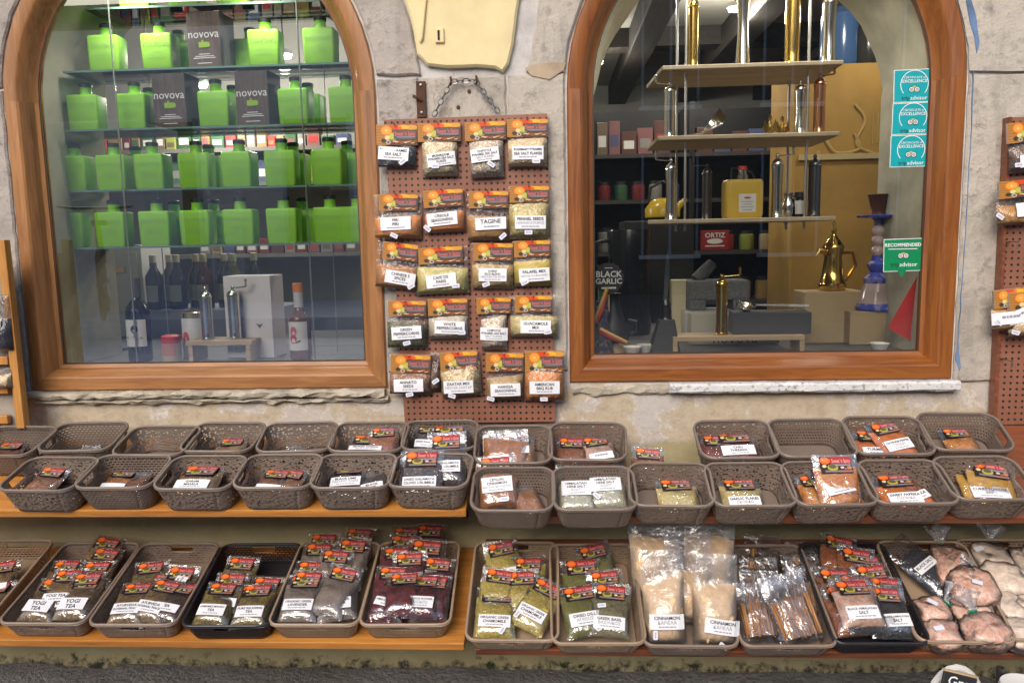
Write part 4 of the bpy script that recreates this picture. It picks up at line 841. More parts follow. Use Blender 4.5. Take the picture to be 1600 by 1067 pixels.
for k, s_ in enumerate(PEGS):
    peg_bag(k, s_, -0.036, 'spice bags hung on the pegboard')
    x0, y0, x1, y1 = s_[:4]; q = P((x0 + x1) / 2, y0 + 3, -0.026); mb = MB()
    mb.tube([(0, 0.002, 0.004), (0, -0.035, 0.004), (0, -0.042, 0.009)], 0.0014, 6)
    tag(mb.build('peg_hook', M_STEEL, None, q, smooth=True), 'steel peg hook of the ' + s_[-1].replace(' of the pegboard', '').replace(' on the pegboard', '').replace(' in the top row', '').replace(' in the bottom row', '').replace(' at the pegboard corner', ''), 'hook', 'steel hooks in the pegboard')
# small dark packet squeezed between two bags of the bottom row
b = P(681, 612, -0.032); make_bag('spice_bag', 'narrow dark packet squeezed between annatto seeds and zaatar mix', b, (0, 0, 0), 0.032, 0.115, 0.014, 'darkbits', 0.75, group='spice bags hung on the pegboard', seed=77, price=(0.1, 0.3, 0.6))
# bags on the pegboard at the right edge
RP = [(1578, 190, 1640, 222, 1576, 1645, 268, 'darkbits', [], (1618, 250), 0, (1590, 258, 0), 0.8, 'bag of brown spice high on the pegboard at the right edge'),
      (1564, 281, 1640, 308, 1556, 1650, 350, 'tagine', ['STIFADO', '~ΣΤΙΦΑΔΟ'], (1612, 326), 0, (1562, 338, -40), 0.62, 'wide bag of stew spice on the pegboard at the right edge'),
      (1556, 451, 1612, 480, 1548, 1625, 515, 'brownpowder', [], (1573, 496), 0, (1558, 503, -40), 0.7, 'bag of light brown spice hanging low on the pegboard at the right edge'),
      (1580, 455, 1650, 485, 1574, 1655, 524, 'rosemary', [], (1600, 490), 20, (1585, 519, -20), 0.7, 'foremost low bag on the pegboard at the right edge')]
for k, s_ in enumerate(RP): peg_bag(k + 40, s_, -0.044 - 0.012 * (k == 3) - 0.010, 'spice bags on the right edge pegboard')
for px, py, lb in ((1574, 378, 'upper'), (1565, 560, 'lower')):
    q = P(px, py, -0.04); tag(MB().tube([(0, 0.01, 0), (0, -0.05, 0), (0, -0.056, 0.006)], 0.0016, 6).tube([(-0.008, -0.001, 0.0), (0.008, -0.001, 0)], 0.0014, 6).tube([(0, -0.05, 0), (-0.0, -0.05, -0.018)], 0.0018, 6).build('peg_hook', M_STEEL, None, q), lb + ' bare steel peg hook on the right edge pegboard', 'hook', 'bare hooks on the right edge pegboard')

# ---- bags lying in trays and baskets
def lay(frame, hx, hy, cont, label, lines=None, lean=62, roll=0, W=0.092, H=0.128, T=0.020, fill=0.76, hz=0.80, header='bag', group=None, h0=0.005, seed=None, dt=0.0, **kw):
    """hx, hy: photo position of the printed sticker's centre; the bag's foot is found on the tray floor"""
    if not roll: roll = random.Random(int(hx * 3 + hy)).uniform(-4, 4)
    r = R(roll); long_ = frame in (LL, LR); W *= 1.05 if long_ else 0.96; H *= 1.06 if long_ else 1.0; h0 += 0.010 if long_ else 0; lean = (66 if lean <= 45 else min(max(lean + 8, 68), 76)) if long_ else min(lean + 11, 79)
    T *= 0.85 if long_ else 0.72; kw.setdefault('flop', random.Random(int(hx * 7 + hy)).uniform(-0.01, 0.05))
    hb = h0; lean0 = lean
    for step in range(60):
        if step == 20: h0 = hb + (0.005 if long_ else 0.003) * (sum(1 for o_ in PILED if o_[0] is q and abs(o_[1] - fx) < W * 0.75) if near else 0); lean = lean0
        if step < 20 and step > 10: continue
        a = R(lean); th = T * 0.2; h = h0 + hz * H * math.cos(a) + th * math.sin(a); x, t = frame.at(hx, hy, h)
        Mloc = Matrix.Rotation(-a, 3, 'X') @ Matrix.Rotation(r, 3, 'Y'); up = Mloc @ Vector((0, 0, 1)); out = Mloc @ Vector((0, -1, 0)); d = up * (hz * H) + out * th
        foot = min((Mloc @ Vector((sx * W / 2, 0, 0))).y for sx in (-1, 1)) - T * math.cos(a)
        fx, ft = x - d.x, t - d.y; fm = ft + 0.5 * (t - ft); near = [q for q in TRAYS if q[0] is frame and abs(q[1] - x) < q[3] / 2 + 0.01 and q[2] - q[4] / 2 - 0.07 < fm < q[2] + q[4] / 2 + 0.01]
        if not near:
            if step >= 20: break
            continue
        q = min(near, key=lambda q: abs(q[1] - x) + abs(q[2] - fm)); tin = q[2] - q[4] / 2 + q[5] + 0.006 + dt
        if step >= 20 and (ft + foot >= tin or lean >= min(lean0 + 9, 80)): break
        if ft + foot < tin and lean < min(lean0 + 9, 80): lean += 1
    if near:
        ft = max(ft, tin - foot); half = max(0.0, q[3] / 2 - q[5] - W * 0.5 * abs(math.cos(r)) + 0.006); fx = min(max(fx, q[1] - half), q[1] + half)
    if near: PILED.append((q, fx, ft))
    low = min((Mloc @ Vector((sx * W / 2, 0, 0))).z for sx in (-1, 1)); lift = max(0, -low)
    M = Matrix.Rotation(frame.tilt, 3, 'X') @ Mloc; loc = frame.pt(fx, ft, h0 + lift)
    if long_: kw.setdefault('lz', 0.27)
    make_bag.n = getattr(make_bag, 'n', 200) + 1
    return make_bag('spice_bag', label, loc, M, W, H, T, cont, fill, header, hz, 0.70, W * 0.70 * 0.56, 0, 0, lines, seed=seed or make_bag.n, group=group, filmmat=kw.pop('filmmat', M_FILM2), **kw)
GT = 'bags lying in the long trays'; GB = 'bags lying in the small baskets'
QUEUE = []
def rows(frame, specs, group, **kw):
    for s_ in specs:
        k2 = dict(kw); k2.update(s_[5] if len(s_) > 5 else {}); QUEUE.append((s_[1], frame, s_, group, k2))
YT = ['YOGI', 'TEA']
rows(LL, [(5, 889, 'tea', 'tea bag in the cut off beige tray, the farther one', [], dict(roll=-12)), (-12, 932, 'tea', 'tea bag in the cut off beige tray, the nearer one', [])], GT)
rows(LL, [(168, 851, 'tea', 'tea bag at the very back corner of the yogi tea tray', None, dict(roll=8, lean=45)), (166, 868, 'tea', 'second bag from the back corner of the yogi tea tray', None, dict(roll=5)),
 (100, 886, 'tea', 'yogi tea bag beside the tray wall, third row from the front', ['YOGI TEA'], dict(lean=66)), (152, 889, 'tea', 'yogi tea bag in the third row, near the ayurveda tray', None, dict(lean=66)), (138, 906, 'tea', 'yogi tea bag in the second row, near the ayurveda tray', None),
 (86, 915, 'tea', 'yogi tea bag showing a narrow white strip, second row', ['YOGI'], dict(lean=70)), (73, 935, 'tea', 'front yogi tea bag with shiny white film', YT, dict(lh=0.036, tiny=0)), (121, 940, 'tea', 'front yogi tea bag beside the ayurveda tray', YT, dict(lh=0.036, tiny=0))], GT)
rows(LL, [(108, 902, 'tea', 'yogi tea bag wedged between the second and third rows', ['YOGI TEA'], dict(lean=66, roll=-3)), (146, 920, 'tea', 'yogi tea bag squeezed behind the front corner bag', None, dict(lean=66, roll=3)),
 (236, 890, 'tea', 'ayurveda tea bag lying alone farthest back in its tray', [], dict(lean=70, roll=-8)), (222, 926, 'tea', 'ayurveda tea bag in the second row of its tray', None, dict(lean=66)), (345, 922, 'fruittea', 'fruit tea bag right behind the camomile mango one', None, dict(lean=66, roll=2)), (400, 926, 'fruittea', 'fruit tea bag right behind the pure relaxing one', None, dict(lean=66, roll=-3)),
 (525, 872, 'lavender', 'lavender bag behind the one with a crooked sticker', None, dict(lean=60)), (474, 905, 'lavender', 'lavender bag right behind the front labelled one', None, dict(lean=62, roll=3)), (640, 876, 'hibiscus', 'hibiscus bag in the middle of the fourth row', None, dict(lean=60, roll=-3)), (684, 884, 'hibiscus', 'hibiscus bag in the third row at the tray edge', None, dict(lean=60, roll=4)), (630, 914, 'hibiscus', 'hibiscus bag in the middle of the second row', None, dict(lean=62, roll=-4))], GT)
rows(LR, [(1336, 912, 'redspice', 'packet in the middle of the black tray, second row', None, dict(lean=64, roll=5)), (1380, 882, 'blacksalt', 'salt packet at the tray edge, third row', None, dict(lean=62, roll=-5)), (1345, 936, 'blacksalt', 'salt packet in the middle of the black tray behind the front row', None, dict(lean=66)), (815, 905, 'chamomile', 'chamomile bag in the middle of its tray, label hidden', None, dict(lean=66, roll=-4)), (945, 905, 'basil', 'basil bag right behind the front one', None, dict(lean=66, roll=-6))], GT)
AY = ['AYURVEDA', 'INTERNAL PEACE']
rows(LL, [(284, 898, 'tea', 'ayurveda tea bag against the charcoal tray, back of its tray', AY, dict(roll=4)), (244, 912, 'tea', 'ayurveda tea bag turned on its side in the taupe tray', AY, dict(roll=-78, lean=70, W=0.09, H=0.12)),
 (285, 940, 'darkbits', 'dark ayurveda tea bag half hidden beside the charcoal tray', ['TEA'], dict(roll=10, lean=72)), (197, 948, 'tea', 'front ayurveda tea bag with its white strip at the rim', AY), (247, 939, 'tea', 'front ayurveda tea bag lying askew', AY, dict(roll=10, lean=60))], GT)
rows(LL, [(378, 883, 'fruittea', 'fruit tea bag at the back of the charcoal tray', None, dict(roll=3)), (363, 907, 'fruittea', 'middle fruit tea bag in the charcoal tray', ['TEA']), (417, 914, 'fruittea', 'fruit tea bag beside the lavender tray', None, dict(lean=68)),
 (338, 941, 'fruittea', 'camomile mango tea bag in front of the charcoal tray', ['CAMOMILE MANGO', 'TEA'], dict(lean=58)), (395, 941, 'fruittea', 'pure relaxing tea bag in front of the charcoal tray', ['PURE RELAXING', 'TEA'], dict(lean=58))], GT)
GL = ['ORGANIC GREEK', 'LAVENDER']
rows(LL, [(499, 845, 'lavender', 'lavender bag at the very back of the beige tray', None, dict(lean=35)), (494, 860, 'lavender', 'second lavender bag from the back of the beige tray', None, dict(lean=45)), (552, 855, 'lavender', 'lavender bag leaning back towards the hibiscus tray', None, dict(lean=40, H=0.15)),
 (482, 888, 'lavender', 'lavender bag in the middle of the beige tray', None, dict(lean=62)), (537, 900, 'lavender', 'large lavender bag with a crooked sticker', None, dict(roll=12, H=0.15)), (465, 922, 'lavender', 'front lavender bag beside the charcoal tray', GL, dict(lean=55, H=0.14, W=0.1)), (532, 920, 'lavender', 'front lavender bag with a tilted label beside the hibiscus', GL, dict(roll=-10, lean=55, H=0.14, W=0.1))], GT)
HB = ['HIBISCUS FLOWER', '~ΙΒΙΣΚΟΣ']
rows(LL, [(561, 836, 'darkbits', 'flat brown bag lying across the back of the hibiscus tray', None, dict(lean=30, H=0.13)), (626, 834, 'hibiscus', 'hibiscus bag standing at the very back of the tray', None, dict(lean=35)), (672, 831, 'hibiscus', 'hibiscus bag in the back corner of the tray by the shelf end', None, dict(lean=30)),
 (612, 848, 'hibiscus', 'hibiscus bag in the fifth row, lavender side', None, dict(lean=50, roll=4)), (667, 858, 'hibiscus', 'large hibiscus bag with a full label at the tray edge', HB, dict(lean=40, H=0.15, W=0.105, roll=4)), (608, 866, 'hibiscus', 'hibiscus bag in the fourth row, lavender side', None, dict(lean=58)),
 (604, 897, 'hibiscus', 'hibiscus bag in the third row, lavender side', None, dict(lean=62)), (679, 911, 'hibiscus', 'hibiscus bag in the second row at the tray edge', None, dict(lean=62, roll=3)), (594, 924, 'hibiscus', 'hibiscus bag in the second row, lavender side', None, dict(lean=62)),
 (580, 952, 'hibiscus', 'front hibiscus bag lying tilted', ['HIBISCUS FLOWER'], dict(roll=14, lean=60, W=0.088)), (658, 940, 'hibiscus', 'front hibiscus bag with a straight label', HB, dict(lean=55, W=0.088, h0=0.012))], GT)
CH = ['ORGANIC GREEK', 'CHAMOMILE']
rows(LR, [(783, 860, 'chamomile', 'chamomile bag at the back of its tray, turned askew', [], dict(roll=-12, lean=60)), (826, 883, 'chamomile', 'chamomile bag with label, beside the dill tray', CH, dict(lean=66, H=0.135)), (769, 902, 'chamomile', 'chamomile bag in the second row, label hidden', None, dict(roll=8)),
 (771, 934, 'chamomile', 'front chamomile bag with a straight label', CH, dict(lean=66, W=0.105, H=0.14, price=(0.2, 0.1, 1.1))), (855, 926, 'chamomile', 'front chamomile bag lying slanted towards the dill', CH, dict(roll=28, lean=68, W=0.095, H=0.15, price=(-0.3, 0.14, 1.4)))], GT)
rows(LR, [(927, 864, 'dill', 'dill bag at the back, turned askew', None, dict(roll=-15, lean=62)), (908, 888, 'dill', 'dill bag in the middle of its tray', ['DRIED DILL'], dict(roll=-5, lean=66, W=0.105)), (963, 918, 'darkbits', 'nearly hidden dark sticker bag behind the basil', None, dict(roll=10, lean=76, W=0.06, H=0.08)),
 (905, 942, 'dill', 'front dill bag with a large label', ['DRIED DILL', '~ΑΝΙΘΟΣ'], dict(roll=-10, lean=64, W=0.1, H=0.14, lh=0.036, price=(0.22, 0.08, -1.0))), (956, 951, 'basil', 'front basil bag beside the cinnamon', ['GREEK BASIL', '~ΒΑΣΙΛΙΚΟΣ'], dict(roll=6, lean=64, W=0.1, H=0.14, lh=0.034, lz=0.2, price=(-0.2, 0.5, 0.2)))], GT)
BS = ['BLACK HIMALAYAN', 'SALT']
rows(LR, [(1310, 851, 'redspice', 'small spice packet at the back of the black tray, tilted', None, dict(roll=14, lean=50)), (1337, 871, 'redspice', 'packet second from the back of the black tray, tilted', None, dict(roll=10, lean=60)), (1304, 901, 'redspice', 'packet beside the cinnamon sticks, third row of the black tray', None, dict(lean=62)),
 (1362, 896, 'blacksalt', 'shiny salt packet in the third row of the black tray', None, dict(roll=-6, lean=62)), (1382, 916, 'brownpowder', 'packet half covered in the black tray, by the pink salt', None, dict(roll=5, lean=70)), (1316, 927, 'redspice', 'packet in the second row beside the cinnamon sticks', None, dict(roll=-4, lean=64)),
 (1382, 931, 'blacksalt', 'salt packet in the second row by the pink salt', None, dict(lean=64)), (1322, 951, 'redspice', 'packet right behind the front black salt bag', None, dict(lean=68, roll=-6)), (1382, 951, 'blacksalt', 'salt packet right behind the front corner bag', None, dict(lean=68)),
 (1350, 968, 'pinksalt', 'front black Himalayan salt bag with a wide label', BS, dict(lean=62, W=0.1, hz=0.74, lz=0.22, lh=0.034)), (1409, 958, 'blacksalt', 'front corner salt bag with a small label', ['BLACK HIMALAYAN', 'SALT'], dict(lean=56, roll=-3, W=0.085, lz=0.28))], GT)
rows(LR, [(1443, 888, 'blacksalt', 'long dark salt bag lying beside the pink salt', ['BLACK SALT'], dict(roll=-35, lean=70, H=0.19, W=0.085, header=None, hz=0.5, lz=0.5))], GT)
# small baskets
rows(UL, [(52, 750, 'redspice', 'silvery film packet heap in the leftmost front basket, lower one', [], dict(lean=74)), (58, 741, 'redspice', 'silvery film packet in the leftmost front basket, upper one', None, dict(lean=72, roll=6, h0=0.02)),
 (176, 741, 'orangespice', 'orange brown spice bag with a white label in the woven basket', [' '], dict(lean=70, roll=2)), (214, 748, 'redspice', 'reddish packet lying at the wall of the woven basket', None, dict(lean=80, W=0.07, header=None)),
 (306, 735, 'brownpowder', 'clear topped packet behind the light brown powder bag', None, dict(lean=62)), (314, 742, 'brownpowder', 'puffy light brown spice bag in the speckled basket', ['GARAM', 'MASALA'], dict(lean=68, W=0.125, H=0.13, T=0.03, fill=0.85, h0=0.015)),
 (428, 752, 'redspice', 'thin packet with a coloured sticker in the basket beside black lime', [' '], dict(lean=78, roll=5)), (455, 749, 'bark', 'second thin packet in the basket beside black lime', None, dict(lean=78, roll=12, W=0.08)),
 (545, 735, 'olive', 'black lime bag on top', ['BLACK LIME', '~ΜΑΥΡΟ ΛΑΙΜ'], dict(lean=74, W=0.11, H=0.14, roll=-5, lz=0.40, price=(-0.3, 0.12, 0.6))), (580, 744, 'olive', 'black lime bag underneath, at the basket wall', ['BLACK', 'LIME'], dict(lean=80, roll=-16, header=None, W=0.08)),
 (693, 713, 'olive', 'olive crumble bag behind the front one', ['DRIED KALAMATA', 'OLIVES CRUMBLE'], dict(lean=40, W=0.11, H=0.16, h0=0.02, dt=0.05)), (655, 725, 'olive', 'olive crumble bag standing in front with a large label', ['DRIED KALAMATA', 'OLIVES CRUMBLE'], dict(lean=42, W=0.122, H=0.145, lz=0.30, h0=0.012)),
 (356, 703, 'brownpowder', 'flat packet in the back row basket behind the brown powder', None, dict(lean=80)), (140, 701, 'herbsalt', 'sliver of a white packet in the woven back basket', None, dict(lean=82, W=0.06, H=0.08, header=None)), (463, 703, 'herbsalt', 'scraps of a white packet in the nearly empty back basket', None, dict(lean=82, W=0.07, H=0.08, header=None)), (5, 706, 'redspice', 'packet in the back basket cut off by the left edge', None, dict(lean=78)),
 (600, 677, 'redspice', 'dark red spice bag at the back of the back row basket', None, dict(lean=55, H=0.13, roll=-4)), (578, 689, 'redspice', 'dark red spice bag with a white strip in the back row basket', ['SMOKED PAPRIKA'], dict(lean=66, W=0.13, T=0.026, lz=0.42, lh=0.018)),
 (648, 671, 'olive', 'olive slices bag leaning beside the red spice basket', ['DRIED KALAMATA'], dict(lean=52, roll=3, lz=0.36)), (702, 671, 'olive', 'olive slices bag with a full label below the pegboard', ['DRIED KALAMATA', 'OLIVE SLICES'], dict(lean=56, W=0.125, H=0.14, roll=-4, lz=0.45))], GB)
rows(UR, [(802, 689, 'bark', 'reddish bag with a label in the back basket behind cinnamon bark', [' '], dict(lean=62, W=0.12, roll=-3, lz=0.5)), (790, 684, 'bark', 'rear clear bag in the back basket behind cinnamon bark', None, dict(lean=50, W=0.13, header=None)),
 (888, 713, 'redspice', 'flat packet in the back basket behind herb salt, cinnamon side', None, dict(lean=82)), (932, 708, 'pinksalt', 'flat packet in the back basket behind herb salt, lying tilted', [], dict(lean=78, roll=-12)), (1012, 711, 'redspice', 'single packet standing in the gap between two back row baskets', None, dict(lean=62, roll=6, h0=0.002)),
 (770, 728, 'bark', 'cinnamon bark bag leaning out of its basket', ['CEYLON', 'CINNAMON', '~ΚΑΝΕΛΑ ΚΕΥΛΑΝΗΣ'], dict(lean=48, roll=-6, W=0.11, H=0.145, lz=0.42, lh=0.04, price=(0.15, 0.14, 0))), (835, 764, 'bark', 'flat clear packet lying beside the cinnamon bark bag', None, dict(lean=84, roll=-25, header=None, W=0.07)),
 (898, 740, 'herbsalt', 'herb salt bag beside the cinnamon bark basket', ['HIMALAYAN', 'HERB SALT', '~ΑΛΑΤΙ'], dict(lean=60, W=0.105, H=0.14, lz=0.45)), (946, 733, 'herbsalt', 'herb salt bag with a small price sticker', ['HIMALAYAN', 'HERB SALT', '~ΑΛΑΤΙ'], dict(lean=60, W=0.11, H=0.145, roll=-4, lz=0.45, price=(-0.25, 0.22, -0.9))),
 (1058, 770, 'garlic', 'single flat packet on the bare floor of its basket', None, dict(lean=84, W=0.11, roll=-3)), (1157, 767, 'garlic', 'bag of yellow garlic flakes', ['GARLIC FLAKES', '~ΣΚΟΡΔΟ'], dict(lean=80, W=0.11, H=0.13)),
 (1315, 727, 'orangespice', 'spice bag standing at the back of the heaped basket', None, dict(lean=45, W=0.115, H=0.14, h0=0.02)), (1335, 751, 'orangespice', 'shiny white edged bag on top of the heaped basket', [' '], dict(lean=66, roll=-14, W=0.1, h0=0.03)), (1276, 768, 'orangespice', 'spice bag lying low in the heaped basket', None, dict(lean=74, roll=-5)),
 (1405, 767, 'turmeric', 'bright orange powder bag with a wide label', ['SWEET PAPRIKA', '~ΠΑΠΡΙΚΑ'], dict(lean=74, W=0.115, roll=-4)), (1450, 764, 'turmeric', 'bright orange powder bag lying against the basket wall', ['PAPRIKA'], dict(lean=74, W=0.08, roll=-24)),
 (1536, 750, 'curry', 'yellow powder bag near the right edge', ['CURRY POWDER', '~ΚΑΡΥ'], dict(lean=66, W=0.125, H=0.145, roll=3)), (1555, 738, 'curry', 'second yellow powder bag behind the front one near the right edge', None, dict(lean=60, W=0.12, roll=10)),
 (1146, 685, 'threads', 'bag of dark red chili threads', ['CHILI', 'THREADS'], dict(lean=58, W=0.125, H=0.14, roll=-3, lz=0.42)), (1112, 694, 'threads', 'second chili threads bag, half hidden at the basket wall', None, dict(lean=66, W=0.1)),
 (1366, 692, 'turmeric', 'bright orange bag lying in the back row basket', ['TURMERIC'], dict(lean=64, W=0.11, roll=3)), (1412, 681, 'turmeric', 'bright orange bag sticking up out of the back row basket', ['CAYENNE PEPPER', '~ΠΙΠΕΡΙ'], dict(lean=56, W=0.1, H=0.13, roll=-14, h0=0.02)), (1506, 698, 'orangespice', 'single packet in the wide back row basket at the right end', None, dict(lean=82))], GB)
for hy_, fr_, s_, gp_, k2 in sorted(QUEUE, key=lambda e_: e_[0]):          # rear bags first, the nearer ones on top of them
    lay(fr_, s_[0], s_[1], s_[2], s_[3], s_[4], group=gp_, **k2)

# ---- tall bags of cinnamon powder, open tops of hazy film
CN = ['CINNAMON', '~ΚΑΝΕΛΑ']
def stand(frame, foot_px, foot_h, W, H, cont, label, fill, lean, roll=0, lines=None, filmmat=None, T=0.045, seed=1, name='spice_bag', **kw):
    x, t = frame.at(foot_px[0], foot_px[1], foot_h)
    M = Matrix.Rotation(frame.tilt, 3, 'X') @ Matrix.Rotation(-R(lean), 3, 'X') @ Matrix.Rotation(R(roll), 3, 'Y')
    return make_bag(name, label, frame.pt(x, t, foot_h), M, W, H, T, cont, fill, None, lines=lines, filmmat=filmmat or M_HAZY, seed=seed, group=kw.pop('group', GT), zipp=False, **kw)
stand(LR, (1030, 940), 0.010, 0.135, 0.30, 'cinnamon', 'tall cinnamon bag at the back, beside the dill tray', 0.55, 42, -3, seed=301, T=0.035)
stand(LR, (1105, 938), 0.010, 0.135, 0.31, 'cinnamon', 'tall cinnamon bag at the back with a crumpled open top', 0.55, 42, 4, seed=302, T=0.035, flop=0.10)
stand(LR, (1075, 975), 0.010, 0.12, 0.27, 'cinnamon', 'cinnamon bag standing in the middle between the two labelled ones', 0.5, 42, 2, seed=303, T=0.035)
stand(LR, (1040, 1010), 0.008, 0.105, 0.235, 'cinnamon', 'front cinnamon bag with a label, nearer the basil', 0.70, 40, -1, CN, seed=304, lz=0.30, lw=0.80, lh=0.036, price=(-0.28, 0.17, 1.5))
stand(LR, (1117, 1010), 0.008, 0.110, 0.225, 'cinnamon', 'front cinnamon bag with a tilted label, nearer the sticks', 0.68, 40, 2, CN, seed=305, lz=0.26, lx=0.08, lw=0.78, lh=0.036, lroll=R(-6), price=(0.1, 0.06, -0.6))
# ---- bags of cinnamon sticks
M_STICK = wood('cinnamon_bark', (0.36, 0.15, 0.05), (0.62, 0.32, 0.13), 'Z', 3.0, 0.7)
def stick_bag(px, py, W, H, lean, roll, n, label, seed, h0, across=False):
    x, t = LR.at(px, py, h0); M = Matrix.Rotation(LR.tilt, 3, 'X') @ Matrix.Rotation(-R(lean), 3, 'X') @ Matrix.Rotation(R(roll), 3, 'Y')
    root = empty('cinnamon_bag', LR.pt(x, t, h0), M.to_euler()); tag(root, label, 'spice bag', 'bags of cinnamon sticks'); rg = random.Random(seed)
    for k in range(n):
        r = rg.uniform(0.0045, 0.0065); L = H * rg.uniform(0.52, 0.60); xx = (-0.5 + (k % 7 + 0.5) / 7) * W * 0.86; yy = -0.008 - 0.011 * (k // 7); lean_ = rg.uniform(-0.07, 0.07); z0 = H * rg.uniform(0.04, 0.09)
        mb = MB()
        for s_ in (-1, 1):      # bark rolled in from both edges: two scrolls
            pts = [(s_ * (r * 0.62 + 0.40 * r * math.cos(a) * (1 - 0.05 * i)), r * 0.62 * math.sin(a) * (1 - 0.05 * i)) for i, a in enumerate([math.pi * 1.7 * j / 8 for j in range(9)])]
            vs_ = [(a, b, 0) for a, b in pts] + [(a, b, L) for a, b in pts]; mb.add(vs_, [(i, i + 1, i + 10, i + 9) for i in range(8)])
        mb.build('cinnamon_stick', M_STICK, root, (xx, yy, z0), (rg.uniform(-0.03, 0.03), lean_, rg.uniform(0, 3)), smooth=True, solid=0.0012)
    mb = MB(); so = Vector((seed * 3.1, seed * 1.7, 0)); nx, nz_ = 12, 16; fr, bk = [], []
    for j in range(nz_ + 1):
        z = H * j / nz_
        for i in range(nx + 1):
            x_ = (-0.5 + i / nx) * W; e_ = i in (0, nx) or j in (0, nz_); w = mnoise.noise(Vector((x_ * 40, z * 40, 0)) + so)
            k = 0.001 if e_ else (0.024 + 0.005 * w) * (1 - abs(2 * i / nx - 1) ** 4) * (1 if z < H * 0.62 else max(0.12, 1 - (z / H - 0.62) / 0.2)); fr.append((x_, -k - 0.03 * max(0, z / H - 0.7), z)); bk.append((x_, 0.001 - 0.03 * max(0, z / H - 0.7), z))
    q = [(j * (nx + 1) + i, j * (nx + 1) + i + 1, (j + 1) * (nx + 1) + i + 1, (j + 1) * (nx + 1) + i) for j in range(nz_) for i in range(nx)]
    mb.add(fr, q); mb.add(bk, [f[::-1] for f in q])
    for zz in (0.92, 0.94): mb.box(-W * 0.49, W * 0.49, -0.0065 - 0.03 * (zz - 0.7), -0.0055 - 0.03 * (zz - 0.7), H * zz, H * zz + 0.0012)
    mb.build('film', M_FILM2, root, smooth=True, angle=60)
for k, (px, py, W, H, ln, rl, n, h0, lb) in enumerate([(1200, 905, 0.10, 0.13, 72, 2, 9, 0.006, 'cinnamon stick bag at the very back of its tray'), (1198, 922, 0.10, 0.13, 74, -2, 9, 0.010, 'cinnamon stick bag in the fourth row, powder side'), (1265, 918, 0.10, 0.13, 74, 3, 9, 0.010, 'cinnamon stick bag in the fourth row, salt side'),
      (1196, 945, 0.10, 0.13, 74, 0, 9, 0.014, 'cinnamon stick bag in the third row, powder side'), (1268, 940, 0.10, 0.13, 74, -4, 9, 0.014, 'cinnamon stick bag in the third row, salt side'), (1195, 968, 0.10, 0.13, 74, 2, 9, 0.018, 'cinnamon stick bag in the second row, powder side'), (1270, 965, 0.105, 0.14, 74, 4, 9, 0.018, 'cinnamon stick bag in the second row, salt side'),
      (1196, 1003, 0.105, 0.15, 72, -3, 12, 0.022, 'front cinnamon stick bag showing the rolled ends'), (1256, 1004, 0.115, 0.17, 66, -12, 14, 0.030, 'front cinnamon stick bag with sticks fanned upright')]):
    stick_bag(px, py, W, H, ln, rl, n, lb, 400 + k, h0)
